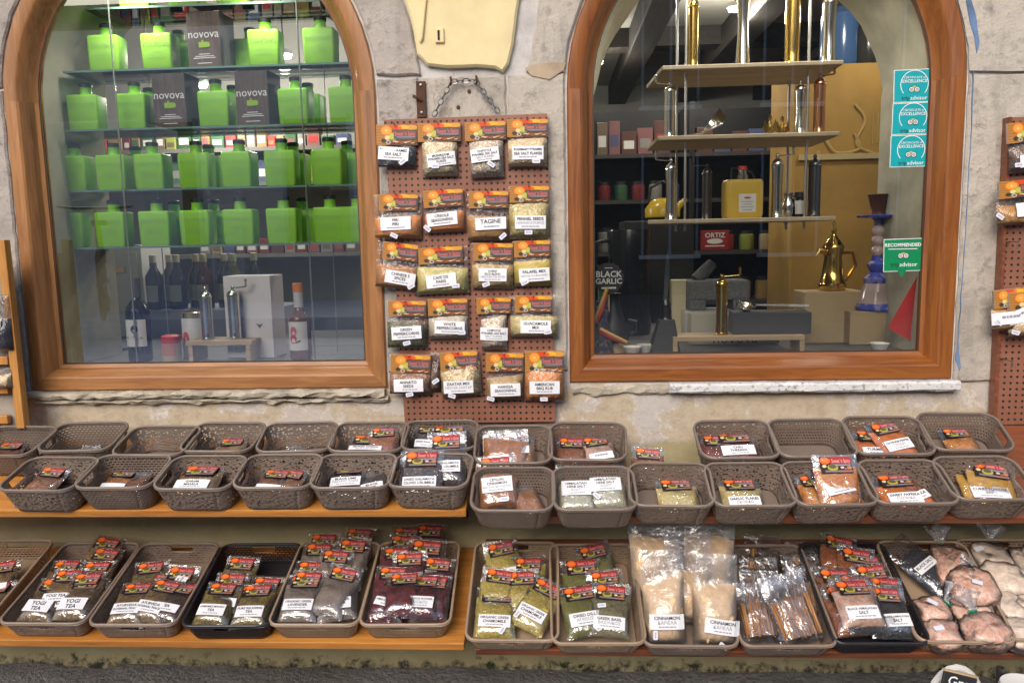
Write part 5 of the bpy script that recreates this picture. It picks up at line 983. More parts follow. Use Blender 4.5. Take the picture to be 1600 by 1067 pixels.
# ---- knotted bags of salt
M_TIE = plain('green_tie', (0.02, 0.30, 0.16), 0.4); M_NECK = film('frilled_film', 0.30, 0.16, scale=60)
def salt_bag(frame, px, py, W, D, H, cont, label, seed, neck=None, tie=True, roll=0, h0=0.004, price=None, group='knotted salt bags'):
    """lumpy bag lying on the tray: W across, D along the tray, H thick; neck = direction in the tray plane (deg from +t)"""
    x, t = frame.at(px, py, h0 + H * 0.6); root = empty('salt_bag', frame.pt(x, t, h0), (frame.tilt, 0, 0)); tag(root, label, 'salt bag', group)
    so = Vector((seed * 1.3, seed * 2.7, seed * 0.7)); nu, nv = 26, 14; r = R(roll)
    def shell(k, name, mat):
        mb = MB(); vs_ = []
        for j in range(nv + 1):
            ph = -math.pi / 2 + math.pi * j / nv
            for i in range(nu):
                th = 2 * math.pi * i / nu; p = Vector((math.cos(th) * math.cos(ph), math.sin(th) * math.cos(ph), math.sin(ph)))
                p = Vector([math.copysign(abs(c) ** 0.66, c) for c in p]); g = 1 + 0.26 * mnoise.noise(p * 1.6 + so) + 0.09 * mnoise.noise(p * 5 + so)
                a, b = p.x * W / 2 * g * k, p.y * D / 2 * g * k; vs_.append((a * math.cos(r) - b * math.sin(r), a * math.sin(r) + b * math.cos(r), H * 0.47 + p.z * H / 2 * (g if p.z > 0 else 0.94) * k))
        mb.add(vs_, [(j * nu + i, j * nu + (i + 1) % nu, (j + 1) * nu + (i + 1) % nu, (j + 1) * nu + i) for j in range(nv) for i in range(nu)]); mb.build(name, mat, root, smooth=True, angle=180)
    shell(0.965, 'contents', C[cont]); shell(1.0, 'film', M_FILM)
    if neck is not None:
        a = R(neck); d = Vector((math.sin(a), math.cos(a), 0.55)).normalized(); s_ = Vector((math.cos(a), -math.sin(a), 0)); u = d.cross(s_); b = Vector((math.sin(a) * W * 0.40, math.cos(a) * D * 0.40, H * 0.62)); mb = MB(); vs_ = []; prof = [(0.028, -0.012), (0.012, 0.006), (0.006, 0.014), (0.010, 0.022), (0.022, 0.042), (0.034, 0.060)]
        for j, (rr, l) in enumerate(prof):
            for i in range(24):
                th = 2 * math.pi * i / 24; g = rr * (1 + (0.30 * math.sin(th * 6 + seed) if j != 2 else 0.05)); vs_.append(b + d * (l + (0.008 * math.sin(th * 3) if j == 5 else 0)) + s_ * (g * math.cos(th)) + u * (g * 0.55 * math.sin(th)))
        mb.add(vs_, [(j * 24 + i, j * 24 + (i + 1) % 24, (j + 1) * 24 + (i + 1) % 24, (j + 1) * 24 + i) for j in range(5) for i in range(24)]); mb.build('gathered_neck', M_NECK, root, smooth=True, angle=180)
        if tie:
            mb = MB(); c = b + d * 0.014; mb.tube([c + s_ * (0.0085 * math.cos(q)) + u * (0.006 * math.sin(q)) for q in [2 * math.pi * k / 12 for k in range(12)]], 0.0028, 6, True); mb.tube([c + s_ * 0.006, c + s_ * 0.018 + d * 0.006], 0.003, 5); mb.tube([c - s_ * 0.006, c - s_ * 0.016 - d * 0.003 + u * -0.002], 0.003, 5); mb.build('tie', M_TIE, root)
    if price:
        o = MB(); w, h = 0.024, 0.013; o.add([(-w / 2, -h / 2, 0), (w / 2, -h / 2, 0), (w / 2, h / 2, 0), (-w / 2, h / 2, 0)], [(0, 1, 2, 3)]); o.build('price_sticker', M_PRICE, root, (price[0] * W, price[1] * D, H * 1.02), (R(-12 * price[1]), R(16 * price[0]), R(price[2])), solid=0.0006)
salt_bag(LR, 1488, 888, 0.105, 0.16, 0.07, 'pinksalt', 'pink salt bag at the back of its tray with an upright frilled top', 1, 0, price=None, roll=-12)
salt_bag(LR, 1518, 918, 0.12, 0.12, 0.085, 'pinksalt', 'large pink salt bag with a price sticker in the middle of its tray', 2, None, price=(0.0, -0.1, -25), roll=-10, h0=0.012)
salt_bag(LR, 1456, 955, 0.085, 0.09, 0.06, 'pinksalt', 'pink salt bag with glossy film beside the dark salt tray', 3, 60, price=(0.0, 0.1, -40))
salt_bag(LR, 1520, 958, 0.10, 0.085, 0.06, 'pinksalt', 'pink salt bag half covered behind the front ones', 4, 10, roll=10)
salt_bag(LR, 1472, 990, 0.085, 0.085, 0.055, 'pinksalt', 'front pink salt bag beside the dark salt tray', 5, None, price=(-0.15, 0.0, 10), h0=0.012)
salt_bag(LR, 1540, 985, 0.115, 0.10, 0.065, 'pinksalt', 'front pink salt bag with a green tie, nearest the pale salt', 6, -10, h0=0.012)
salt_bag(LR, 1548, 872, 0.11, 0.11, 0.06, 'palesalt', 'pale salt bag at the back with a white neck', 7, 20, price=(-0.3, 0.1, 20)); salt_bag(LR, 1570, 905, 0.12, 0.11, 0.07, 'palesalt', 'pale salt bag in the third row with a green tie', 8, -80, h0=0.01)
salt_bag(LR, 1578, 945, 0.085, 0.11, 0.06, 'palesalt', 'pale salt bag in the second row beside the pink salt', 9, None); salt_bag(LR, 1612, 955, 0.09, 0.11, 0.06, 'palesalt', 'pale salt bag cut by the right edge, second row', 10, None); salt_bag(LR, 1608, 880, 0.09, 0.11, 0.06, 'palesalt', 'pale salt bag cut by the right edge, third row', 11, None); salt_bag(LR, 1600, 990, 0.10, 0.09, 0.055, 'palesalt', 'front pale salt bag at the right edge', 12, None)

# ================================================================ LEFT WINDOW DISPLAY
M_SHELFGLASS = pane_glass('shelf_glass', (0.80, 0.90, 0.86), 0.02, 0.0, 1.5, 1.2); M_EDGE = plain('glass_edge', (0.16, 0.30, 0.26), 0.15)
M_WIRE = plain('steel_wire', (0.55, 0.55, 0.55), 0.3, 0.9)
M_GREEN = plain('matt_green_glass', (0.32, 0.70, 0.06), 0.36, spec=0.35); M_CAP = plain('black_cap', (0.02, 0.02, 0.022), 0.5); M_GTXT = plain('pale_green_print', (0.34, 0.62, 0.13), 0.45)
SY0, SY1 = 0.13, 0.30
unit = tag(empty('hanging_shelf_unit', (LW['xc'], 0.2, 0)), 'glass display shelves hung on steel wires behind the light framed window', 'shelves')
rowpx = [(300, 7), (330, 104), (330, 197), (322, 293), (318, 383)]; ROWZ = [P(a, b, SY0).z for a, b in rowpx]
for z in ROWZ:
    half = LW['r'] - 0.02 if z < LW['zs'] else math.sqrt(max(0.02, LW['r'] ** 2 - (z - LW['zs']) ** 2)) - 0.02
    g = MB().box(-half, half, SY0 - 0.2, SY1 + 0.02 - 0.2, z - 0.006, z).build('glass_shelf', M_SHELFGLASS, unit); MB().box(-half, half, SY0 - 0.2 - 0.0012, SY0 - 0.2 - 0.0002, z - 0.0058, z - 0.0002).build('polished_edge', M_EDGE, g)
for px0, px1, Y in ((162, 221, SY0 - 0.012), (458, 497, SY0 - 0.012), (228, 262, SY1 + 0.0), (508, 522, SY1)):
    a, b = P(px0, 0, Y), P(px1, 570, Y); xm = (a.x + b.x) / 2 - LW['xc']
    MB().tube([(xm, Y - 0.2, 2.3), (xm, Y - 0.2, ZL + 0.001)], 0.0026 if Y < 0.2 else 0.0016, 8).build('wire', M_WIRE, unit, smooth=True)
def rbox(w, d, h, r=0.006, z0=0.0, top=1.0, k=3):
    """upright box with rounded corners and softened shoulders"""
    mb = MB(); rings = [(0.94, z0), (1.0, z0 + r)] + [(1.0, z0 + h - r), (0.97, z0 + h - r * 0.3), (0.90, z0 + h)]; n = None; vs_ = []
    for s_, z in rings:
        f = 1 + (top - 1) * (z - z0) / h; ring = rrect(w * f * s_, d * f * s_, r, 9); n = len(ring); vs_ += [(a, b, z) for a, b in ring]
    m = len(rings); mb.add(vs_, [(j * n + i, j * n + (i + 1) % n, (j + 1) * n + (i + 1) % n, (j + 1) * n + i) for j in range(m - 1) for i in range(n)] + [tuple(range(n))[::-1], tuple((m - 1) * n + i for i in range(n))]); return mb
def flat_text(s_, size, y, cz, cx=0, bold=0.0, mb=None, mi=0, c=(1, 1, 1)):
    mb = mb or MB(); v, f = text2d(s_, size, bold); mb.add([(cx + a, y, cz + b) for a, b in v], f, mi, c); return mb
BWd, BDp, BHt = 0.092, 0.062, 0.107
def green_bottle():
    r = empty('oil_bottle'); b = rbox(BWd, BDp, BHt, 0.007, 0, 1.05).build('body', M_GREEN, r, smooth=True)
    MB().lathe([(0.021, BHt - 0.004), (0.0175, BHt + 0.004), (0.0165, BHt + 0.022), (0.018, BHt + 0.024)], 18).build('neck', M_GREEN, r, smooth=True)
    MB().lathe([(0.0185, BHt + 0.0245), (0.0185, BHt + 0.035), (0.016, BHt + 0.037)], 18).build('cap', M_CAP, r, smooth=True)
    t = flat_text('novova', 0.028, -BDp * 0.53 - 0.0012, 0.078, bold=0.0)
    for k, (w, z) in enumerate(((0.03, 0.055), (0.05, 0.049), (0.04, 0.043), (0.05, 0.037))): t.add([(-w / 2, -BDp * 0.53 + 0.0002 - 0.001, z), (w / 2, -BDp * 0.53 - 0.0008, z), (w / 2, -BDp * 0.53 - 0.0008, z + 0.0016), (-w / 2, -BDp * 0.53 - 0.0008, z + 0.0016)], [(0, 1, 2, 3)])
    t.build('print', M_GTXT, b); return r
M_BOXW = wood('dark_plank_print', (0.045, 0.028, 0.024), (0.12, 0.078, 0.066), 'Z', 2.0, 0.5); M_BOXS = plain('black_carton', (0.02, 0.018, 0.018), 0.5); M_WHITE = plain('white_print', (0.82, 0.82, 0.82), 0.5); M_LIME = plain('lime_print', (0.28, 0.48, 0.02), 0.5)
def oil_carton():
    r = empty('oil_carton'); w, d, h = 0.104, 0.092, 0.158; MB().box(-w / 2, w / 2, -d / 2, d / 2, 0, h).build('carton', M_BOXS, r, bevel=0.0012); f = MB().box(-w / 2 + 0.001, w / 2 - 0.001, -d / 2 - 0.0012, -d / 2 - 0.0002, 0.001, h - 0.001).build('front_print', M_BOXW, r)
    y = -d / 2 - 0.002; flat_text('novova', 0.034, y, 0.094).build('lettering', M_WHITE, f); MB().box(-0.016, 0.010, y - 0.0005, y + 0.0003, 0.056, 0.072).box(-0.006, -0.001, y - 0.0005, y + 0.0003, 0.072, 0.078).add([(0.010 + a, y, 0.064 + b) for a, b in ellipse2d(0.004, 0, 0.006, 0.008, 10)], [tuple(range(10))]).build('emblem', M_LIME, f)
    t = MB()
    for w_, z in ((0.035, 0.036), (0.06, 0.030), (0.07, 0.025), (0.045, 0.010)): t.add([(-w_ / 2, y, z), (w_ / 2, y, z), (w_ / 2, y, z + 0.002), (-w_ / 2, y, z + 0.002)], [(0, 1, 2, 3)])
    t.build('small_print', M_WHITE, f); return r
ords = ['first', 'second', 'third', 'fourth', 'fifth', 'sixth', 'seventh', 'eighth', 'ninth', 'tenth']; rown = ['topmost', 'second highest', 'middle', 'second lowest', 'lowest']
ROWB = [([(207, 0), (285, 0), (360, 0)], []), ([(160, 0), (244, 0), (274, 1), (325, 2), (387, 1), (411, 0), (498, 0)], []), ([(128, 0), (205, 0), (228, 1), (271, 2), (333, 0), (360, 1), (400, 2), (459, 0), (478, 1), (538, 0)], []),
        ([(110, 0), (173, 0), (207, 1), (233, 0), (302, 0), (322, 1), (370, 0), (437, 0), (455, 1), (511, 0), (540, 1)], []), ([(105, 0), (172, 0), (240, 0), (268, 1), (304, 0), (330, 1), (372, 0), (440, 0), (470, 1), (513, 0), (556, 0)], [])]
protoB = protoC = None; rgb = random.Random(5)
for ri, (lst, _) in enumerate(ROWB):
    nb = nc = nr = 0
    for px, k in lst:
        Y = SY0 + (0.056 if k != 1 else 0.155); q = P(px, rowpx[ri][1] - 20, Y - BDp / 2)
        if k == 2:
            if protoC is None: o = protoC = oil_carton()
            else: o = copy_tree(protoC)
            nc += 1; o['label'] = 'dark wood printed oil carton, ' + (ords[nc - 1] + ' on the ' if ri == 2 else 'the only one on the ') + rown[ri] + ' glass shelf'; o['category'] = 'carton'; o['group'] = 'oil cartons on the glass shelves'
        else:
            if protoB is None: o = protoB = green_bottle()
            else: o = copy_tree(protoB)
            if k == 0: nb += 1; o['label'] = 'green square oil bottle, ' + ords[nb - 1] + ' from the left in front on the ' + rown[ri] + ' glass shelf'
            else: nr += 1; o['label'] = 'green oil bottle standing behind, ' + ords[nr - 1] + ' rear one on the ' + rown[ri] + ' glass shelf'
            o['category'] = 'bottle'; o['group'] = 'green oil bottles on the glass shelves'
        o.location = (q.x, Y, ROWZ[ri] + 0.0005); o.rotation_euler = (0, 0, R(rgb.uniform(-5, 3)))
# things standing on the window ledge
M_DGLASS = plain('dark_bottle_glass', (0.012, 0.014, 0.016), 0.08); M_LABEL = plain('cream_label', (0.78, 0.76, 0.72), 0.6); M_CHROME = plain('polished_silver', (0.72, 0.70, 0.66), 0.14, 1.0); M_BRASS = plain('polished_brass', (0.72, 0.47, 0.12), 0.16, 1.0); M_COPPER = plain('copper', (0.62, 0.28, 0.15), 0.2, 1.0); M_DARKM = plain('dark_pewter', (0.10, 0.095, 0.09), 0.3, 0.9)
M_PALEW = wood('pale_wood', (0.48, 0.33, 0.18), (0.62, 0.46, 0.28), 'X', 1.2, 0.6); M_REDP = plain('red_print', (0.62, 0.05, 0.05), 0.5); M_PINKP = plain('coral_print', (0.75, 0.22, 0.20), 0.5)
def curved_label(r, z0, z1, half, mat, parent, name='paper_label', extra=None):
    mb = MB(); n = 14; vs_ = [((r + 0.0006) * math.sin(a), -(r + 0.0006) * math.cos(a), z) for z in (z0, z1) for a in [(-1 + 2 * i / n) * half for i in range(n + 1)]]; mb.add(vs_, [(i, i + 1, n + 2 + i, n + 1 + i) for i in range(n)]); o = mb.build(name, mat, parent, smooth=True)
    if extra:
        mb = MB()
        for pts, f, c in extra: mb.add([((r + 0.0014) * math.sin(x / r), -(r + 0.0014) * math.cos(x / r), z) for x, z in pts], f, 0, c)
        mb.build('label_print', M_PRINT, o)
    return o
def scaleto(px, py_top, py_bot, Y): return (P(px, py_top, Y) - P(px, py_bot, Y)).length
def at_ledge(px, Y, zl): 
    d = P(px, 540, Y); return Vector((d.x, Y, zl))
# wine bottle
h = 0.255; r = 0.036; q = at_ledge(219, 0.16, ZL); w = tag(empty('wine_bottle', q), 'dark wine bottle with a white tree label on the window ledge', 'bottle')
MB().lathe([(r * 0.9, 0), (r, 0.006), (r, 0.155), (r * 0.92, 0.172), (r * 0.5, 0.192), (0.0145, 0.205), (0.0135, 0.252), (0.015, 0.254), (0.015, 0.262), (0.012, 0.263)], 24).build('body', M_DGLASS, w, smooth=True); MB().lathe([(0.0152, 0.205), (0.0152, 0.264), (0.012, 0.2655)], 20).build('capsule', plain('grey_capsule', (0.10, 0.09, 0.10), 0.4), w, smooth=True)
curved_label(r, 0.05, 0.135, 1.1, M_LABEL, w, extra=[(ellipse2d(0.004, 0.105, 0.011, 0.013, 12), [tuple(range(12))], (0.03, 0.05, 0.09)), ([(0.002, 0.08), (0.006, 0.08), (0.006, 0.1), (0.002, 0.1)], [(0, 1, 2, 3)], (0.03, 0.05, 0.09)), (ellipse2d(0, 0.078, 0.027, 0.004, 12), [tuple(range(12))], (0.05, 0.08, 0.13))])
# decorated small jar
q = at_ledge(268, 0.15, ZL); w = tag(empty('spice_tin', q), 'small red and cream round tin on the window ledge', 'tin'); MB().lathe([(0.028, 0), (0.029, 0.004), (0.029, 0.078), (0.027, 0.08)], 22).build('body', plain('cream_tin', (0.55, 0.45, 0.38), 0.4), w, smooth=True); MB().lathe([(0.0295, 0.058), (0.0295, 0.080), (0.02, 0.0835)], 22).build('lid', M_REDP, w, smooth=True)
curved_label(0.029, 0.02, 0.056, 0.9, plain('tin_label', (0.6, 0.25, 0.2), 0.5), w)
# wooden riser with two silver mills
q = at_ledge(352, 0.17, ZL); rs = tag(empty('wooden_riser', q), 'small wooden riser carrying two silver mills on the window ledge', 'riser'); MB().box(-0.105, 0.105, -0.05, 0.06, 0.052, 0.066).build('top', M_PALEW, rs, bevel=0.001)
for x in (-0.098, 0.085): MB().box(x, x + 0.014, -0.049, 0.059, 0, 0.0515).build('leg', M_PALEW, rs, bevel=0.001)
def mill(name, loc, H, r, mat, label, group=None, waist=0.0, crank=None, knob=True, dome=True, cat='pepper mill', rings=True, rz=0):
    """turned metal pepper mill: base ring, body, shoulder ring, dome, knob and crank"""
    w = tag(empty(name, loc, (0, 0, rz)), label, cat, group); hb = H * 0.80; pr = [(r * 1.12, 0), (r * 1.14, H * 0.012), (r * 1.02, H * 0.03)]
    for k in range(9): f = k / 8; pr.append((r * (1 - waist * math.sin(math.pi * f) ** 1.5), H * 0.035 + (hb - H * 0.035) * f))
    pr += [(r * 1.10, hb), (r * 1.12, hb + H * 0.012), (r * 1.0, hb + H * 0.022)]; MB().lathe(pr, 24).build('body', mat, w, smooth=True)
    if dome: MB().lathe([(r * 1.0, hb + H * 0.0225), (r * 0.98, hb + H * 0.05), (r * 0.8, hb + H * 0.085), (r * 0.4, hb + H * 0.11), (r * 0.22, hb + H * 0.125)], 24).build('dome', mat, w, smooth=True)
    if knob: MB().lathe([(r * 0.2, hb + H * 0.12), (r * 0.3, hb + H * 0.145), (r * 0.34, hb + H * 0.165), (r * 0.2, hb + H * 0.19), (0.0006, hb + H * 0.198)], 14).build('knob', mat, w, smooth=True)
    if crank:
        z = hb + H * 0.15; MB().tube([(0, 0, z), (crank, -0.004, z + 0.004)], 0.0024, 8).build('crank_arm', mat, w, smooth=True); MB().lathe([(0.0035, 0), (0.004, 0.004), (0.003, 0.012), (0.005, 0.020), (0.001, 0.026)], 10).build('crank_handle', mat, w, (crank, -0.004, z + 0.004), smooth=True)
    return w
mill('pepper_mill', P(325, 523, 0.16).xz.to_3d().xzy if False else Vector((P(325, 523, 0.16).x, 0.16, ZL + 0.0665)), 0.165, 0.0185, M_CHROME, 'silver pepper mill on the riser, the one nearer the wine bottle', 'mills in the light framed window', crank=-0.0)
mill('pepper_mill', Vector((P(368, 523, 0.17).x, 0.17, ZL + 0.0665)), 0.168, 0.0185, M_CHROME, 'silver pepper mill on the riser, right before the white carton', 'mills in the light framed window', crank=0.045)
# white carton with a bottle picture
q = at_ledge(405, 0.25, ZL); w = tag(empty('gift_carton', q, (0, 0, R(-4))), 'tall white gift carton with a printed bottle on the window ledge', 'carton'); MB().box(-0.085, 0.072, -0.05, 0.05, 0, 0.262).build('carton', plain('white_carton', (0.78, 0.72, 0.72), 0.5), w, bevel=0.002)
t = MB(); y = -0.0515; S = [([(-0.06 + 0.0, 0.02), (-0.018, 0.02), (-0.018, 0.135), (-0.06, 0.135)], (0.62, 0.55, 0.55)), ([(-0.06, 0.02), (-0.018, 0.02), (-0.018, 0.068), (-0.06, 0.068)], (0.42, 0.38, 0.03)), ([(-0.046, 0.135), (-0.032, 0.135), (-0.034, 0.2), (-0.044, 0.2)], (0.60, 0.50, 0.52))]
for n_, (pts, c) in enumerate(S): t.add([(a, y - 0.0002 * n_, b) for a, b in pts], [(0, 1, 2, 3)], 0, c)
for cx in (-0.039, 0.03): t.add([(cx - 0.012, y - 0.001, 0.112), (cx, y - 0.001, 0.095), (cx + 0.012, y - 0.001, 0.112), (cx + 0.003, y - 0.001, 0.107), (cx - 0.003, y - 0.001, 0.107)], [(0, 1, 4), (1, 2, 3), (1, 3, 4)], 0, (0.10, 0.09, 0.09))
t.build('front_print', M_PRINT, w)
# amber bottle with orange cap
q = at_ledge(470, 0.17, ZL); w = tag(empty('spirit_bottle', q), 'amber spirit bottle with orange cap and white coral printed label', 'bottle'); MB().lathe([(0.030, 0), (0.034, 0.004), (0.034, 0.125), (0.031, 0.136), (0.016, 0.15), (0.0135, 0.155), (0.0135, 0.20), (0.0135, 0.21)], 24).build('body', plain('amber_glass', (0.16, 0.055, 0.012), 0.07), w, smooth=True)
MB().lathe([(0.0145, 0.163), (0.0145, 0.2105)], 20).build('collar', plain('pale_collar', (0.62, 0.60, 0.6), 0.4), w, smooth=True); MB().lathe([(0.0155, 0.211), (0.0155, 0.237), (0.013, 0.2385)], 20).build('cap', plain('orange_cap', (0.78, 0.20, 0.02), 0.5), w, smooth=True)
curved_label(0.034, 0.03, 0.12, 1.0, M_LABEL, w, extra=[(ellipse2d(-0.01, 0.09, 0.011, 0.016, 12), [tuple(range(12))], (0.75, 0.14, 0.13)), (ellipse2d(-0.012, 0.066, 0.012, 0.015, 12), [tuple(range(12))], (0.68, 0.10, 0.10)), (ellipse2d(0.004, 0.058, 0.010, 0.003, 10, 0.4), [tuple(range(10))], (0.05, 0.05, 0.06))])
q = at_ledge(305, 0.24, ZL); w = tag(empty('paper_cup_jar', q), 'white jar with a red spot behind the silver mills', 'jar'); MB().lathe([(0.036, 0), (0.037, 0.004), (0.037, 0.125), (0.034, 0.13)], 22).build('body', plain('white_jar', (0.7, 0.68, 0.66), 0.4), w, smooth=True); MB().lathe([(0.0385, 0.1305), (0.0385, 0.145), (0.036, 0.147)], 22).build('lid', M_BRASS, w, smooth=True)
curved_label(0.037, 0.03, 0.1, 0.7, M_LABEL, w, extra=[(ellipse2d(-0.012, 0.065, 0.012, 0.022, 12), [tuple(range(12))], (0.7, 0.1, 0.08))])

# ================================================================ RIGHT WINDOW DISPLAY
M_BOARDW = wood('pale_shelf_board', (0.42, 0.32, 0.20), (0.58, 0.47, 0.32), 'X', 1.0, 0.5)
RY0, RY1 = 0.13, 0.43
ru = tag(empty('rod_shelf_unit', (RW['xc'], 0.28, 0)), 'three pale wooden shelves on steel rods behind the dark brown window frame', 'shelves')
def rshelf(pxl, pxlf, pxr, py, thick=0.012):
    a, b, c = P(pxl, py, RY0), P(pxlf, py, RY1), P(pxr, py, RY0); z = a.z; ox, oy = RW['xc'], 0.28; xr_ = c.x - ox; xl, xlf = a.x - ox, P(pxlf, py + 30, RY1).x - ox
    mb = MB(); B_ = [(xl, RY0 - oy), (xr_, RY0 - oy), (xr_ + 0.015, RY1 - oy), (xlf, RY1 - oy)]
    mb.add([(x, y, z - thick) for x, y in B_] + [(x, y, z) for x, y in B_], [(3, 2, 1, 0), (4, 5, 6, 7), (0, 1, 5, 4), (1, 2, 6, 5), (2, 3, 7, 6), (3, 0, 4, 7)]); mb.build('shelf_board', M_BOARDW, ru, bevel=0.002); return z
RZ = [rshelf(1035, 1010, 1318, 103), rshelf(1028, 1010, 1312, 213), rshelf(1012, 1015, 1306, 344)]
for px, Y in ((1071, 0.19), (1260, 0.19), (1057, 0.38), (1231, 0.38)):
    x = P(px, 230, Y).x - RW['xc']; MB().tube([(x, Y - 0.28, RZ[2] - 0.035), (x, Y - 0.28, 2.3)], 0.0042, 10).build('rod', M_WIRE, ru, smooth=True)
    for z in RZ: MB().lathe([(0.010, -0.0145), (0.010, -0.0125)], 14).build('collar', M_WIRE, ru, (x, Y - 0.28, z), smooth=True)
GM = 'pepper mills in the dark framed window'
def on(px, k, Y): return Vector((P(px, (103, 213, 344)[k], Y).x, Y, RZ[k] + 0.0005))
mill('pepper_mill', on(1083, 0, 0.19), 0.215, 0.0145, M_BRASS, 'slim brass mill on the top shelf, leftmost', GM)
mill('pepper_mill', on(1160, 0, 0.21), 0.30, 0.0215, M_CHROME, 'tall waisted silver mill in the middle of the top shelf', GM, waist=0.28)
mill('pepper_mill', on(1237, 0, 0.20), 0.34, 0.0215, M_BRASS, 'tallest gold mill on the top shelf beside the rod', GM)
mill('pepper_mill', on(1294, 0, 0.19), 0.21, 0.0195, M_CHROME, 'waisted silver mill with crank at the right end of the top shelf', GM, waist=0.15, crank=-0.055)
mill('pepper_mill', on(1046, 1, 0.19), 0.165, 0.0150, M_CHROME, 'plain silver mill with crank on the middle shelf, beside the scoop', GM, crank=-0.04)
mill('pepper_mill', on(1249, 1, 0.20), 0.160, 0.0155, M_CHROME, 'short waisted silver mill on the middle shelf', GM, waist=0.2)
mill('pepper_mill', on(1279, 1, 0.19), 0.175, 0.0165, M_COPPER, 'copper coloured mill with crank on the middle shelf', GM, crank=0.04)
mill('pepper_mill', on(1048, 2, 0.19), 0.185, 0.0165, M_CHROME, 'silver mill on the lowest board, beside the kettle', GM, waist=0.12, crank=-0.045)
mill('pepper_mill', on(1104, 2, 0.24), 0.170, 0.0145, M_DARKM, 'dark pewter mill on the lowest board, beside the yellow tin', GM, crank=-0.05)
mill('pepper_mill', on(1213, 2, 0.19), 0.190, 0.0165, M_CHROME, 'silver mill with crank right of the yellow tin', GM, waist=0.1, crank=0.045)
mill('pepper_mill', on(1271, 2, 0.19), 0.185, 0.0180, M_DARKM, 'dark pewter mill at the right end of the lowest board', GM)
# scoop, jug and small brass figures
q = on(1092, 1, 0.20); w = tag(empty('shell_scoop', q), 'silver ribbed scoop lying on the middle shelf', 'scoop'); mb = MB(); vs_ = []
for i in range(17):
    a = -0.5 + i / 16; rr = 0.0035 if i % 2 else 0.0; vs_ += [(0.008, -0.01 + a * 0.016, 0.012 + rr * 0.3), (0.075 - 0.06 * a * a, a * 0.05 - 0.012 - rr, 0.030 + 0.055 * (0.5 + a) + rr)]
mb.add(vs_, [(2 * i, 2 * i + 2, 2 * i + 3, 2 * i + 1) for i in range(16)]); mb.build('bowl', M_CHROME, w, smooth=True, solid=0.002); MB().tube([(0.012, -0.01, 0.014), (-0.03, 0.0, 0.007), (-0.05, 0.01, 0.006)], 0.0045, 8).build('handle', M_CHROME, w, smooth=True)
for k, px in enumerate((1203, 1222)):
    q = on(px, 1, 0.22 + 0.03 * k); w = tag(empty('brass_figure', q), ('small brass figure of two leaves on the middle shelf' if k == 0 else 'small brass figure with spread wings on the middle shelf'), 'figure', 'brass figures'); MB().lathe([(0.014, 0), (0.015, 0.005), (0.006, 0.012), (0.008, 0.03), (0.004, 0.045), (0.006, 0.056), (0.001, 0.064)], 14).build('body', M_BRASS, w, smooth=True)
    for s_ in (-1, 1): MB().add([(0, 0, 0.008), (s_ * 0.022, 0.004, 0.02), (s_ * 0.016, 0.0, 0.05), (s_ * 0.006, -0.003, 0.026)], [(0, 1, 2, 3)]).build('wing', M_BRASS, w, solid=0.003)
q = on(1231, 2, 0.25); w = tag(empty('silver_jug', q), 'small silver jug on the lowest board between two mills', 'jug'); MB().lathe([(0.014, 0), (0.02, 0.01), (0.02, 0.04), (0.012, 0.062), (0.014, 0.075)], 18, caps=False).build('body', M_CHROME, w, smooth=True); MB().tube([(0.012, 0, 0.065), (0.03, 0, 0.06), (0.032, 0, 0.035), (0.02, 0, 0.025)], 0.003, 7).build('handle', M_CHROME, w, smooth=True)
q = on(1249, 2, 0.24); w = tag(empty('label_jar', q), 'small jar with pale label between silver jug and dark mill', 'jar'); MB().lathe([(0.018, 0), (0.019, 0.003), (0.019, 0.055), (0.015, 0.06)], 18).build('body', M_DGLASS, w, smooth=True); MB().lathe([(0.0165, 0.0605), (0.0165, 0.075), (0.0155, 0.076)], 18).build('lid', M_CAP, w, smooth=True); curved_label(0.019, 0.01, 0.05, 1.0, M_LABEL, w)
# yellow tin
q = on(1159, 2, 0.21); w = tag(empty('oil_tin', q, (0, 0, R(6))), 'yellow oil tin with cream label and black handle on the lowest board', 'tin'); rbox(0.112, 0.07, 0.115, 0.012).build('body', plain('yellow_tin', (0.72, 0.47, 0.06), 0.35), w, smooth=True)
MB().box(-0.022, 0.03, -0.0362, -0.0352, 0.018, 0.072).build('paper_label', M_LABEL, w); MB().add([(0.004 + a, -0.037, 0.06 + b) for a, b in ellipse2d(0, 0, 0.012, 0.003, 10)], [tuple(range(10))]).build('label_emblem', M_REDP, w)
t = MB()
for k, ww in enumerate((0.036, 0.026, 0.04, 0.03)): t.box(0.004 - ww / 2, 0.004 + ww / 2, -0.0372, -0.0366, 0.048 - 0.008 * k, 0.0495 - 0.008 * k)
t.build('small_print', M_INK2, w); MB().lathe([(0.016, 0.115), (0.016, 0.128), (0.012, 0.130), (0.012, 0.145)], 16).build('spout', M_CHROME, w, smooth=True); MB().lathe([(0.0135, 0.1455), (0.0135, 0.155), (0.011, 0.156)], 16).build('cap', M_REDP, w, smooth=True)
MB().tube([(-0.035, 0, 0.114), (-0.034, 0, 0.150), (-0.005, 0, 0.152)], 0.003, 7).tube([(0.012, 0, 0.145), (0.03, 0, 0.135), (0.038, 0, 0.114)], 0.003, 7).build('handle', M_CAP, w, smooth=True)
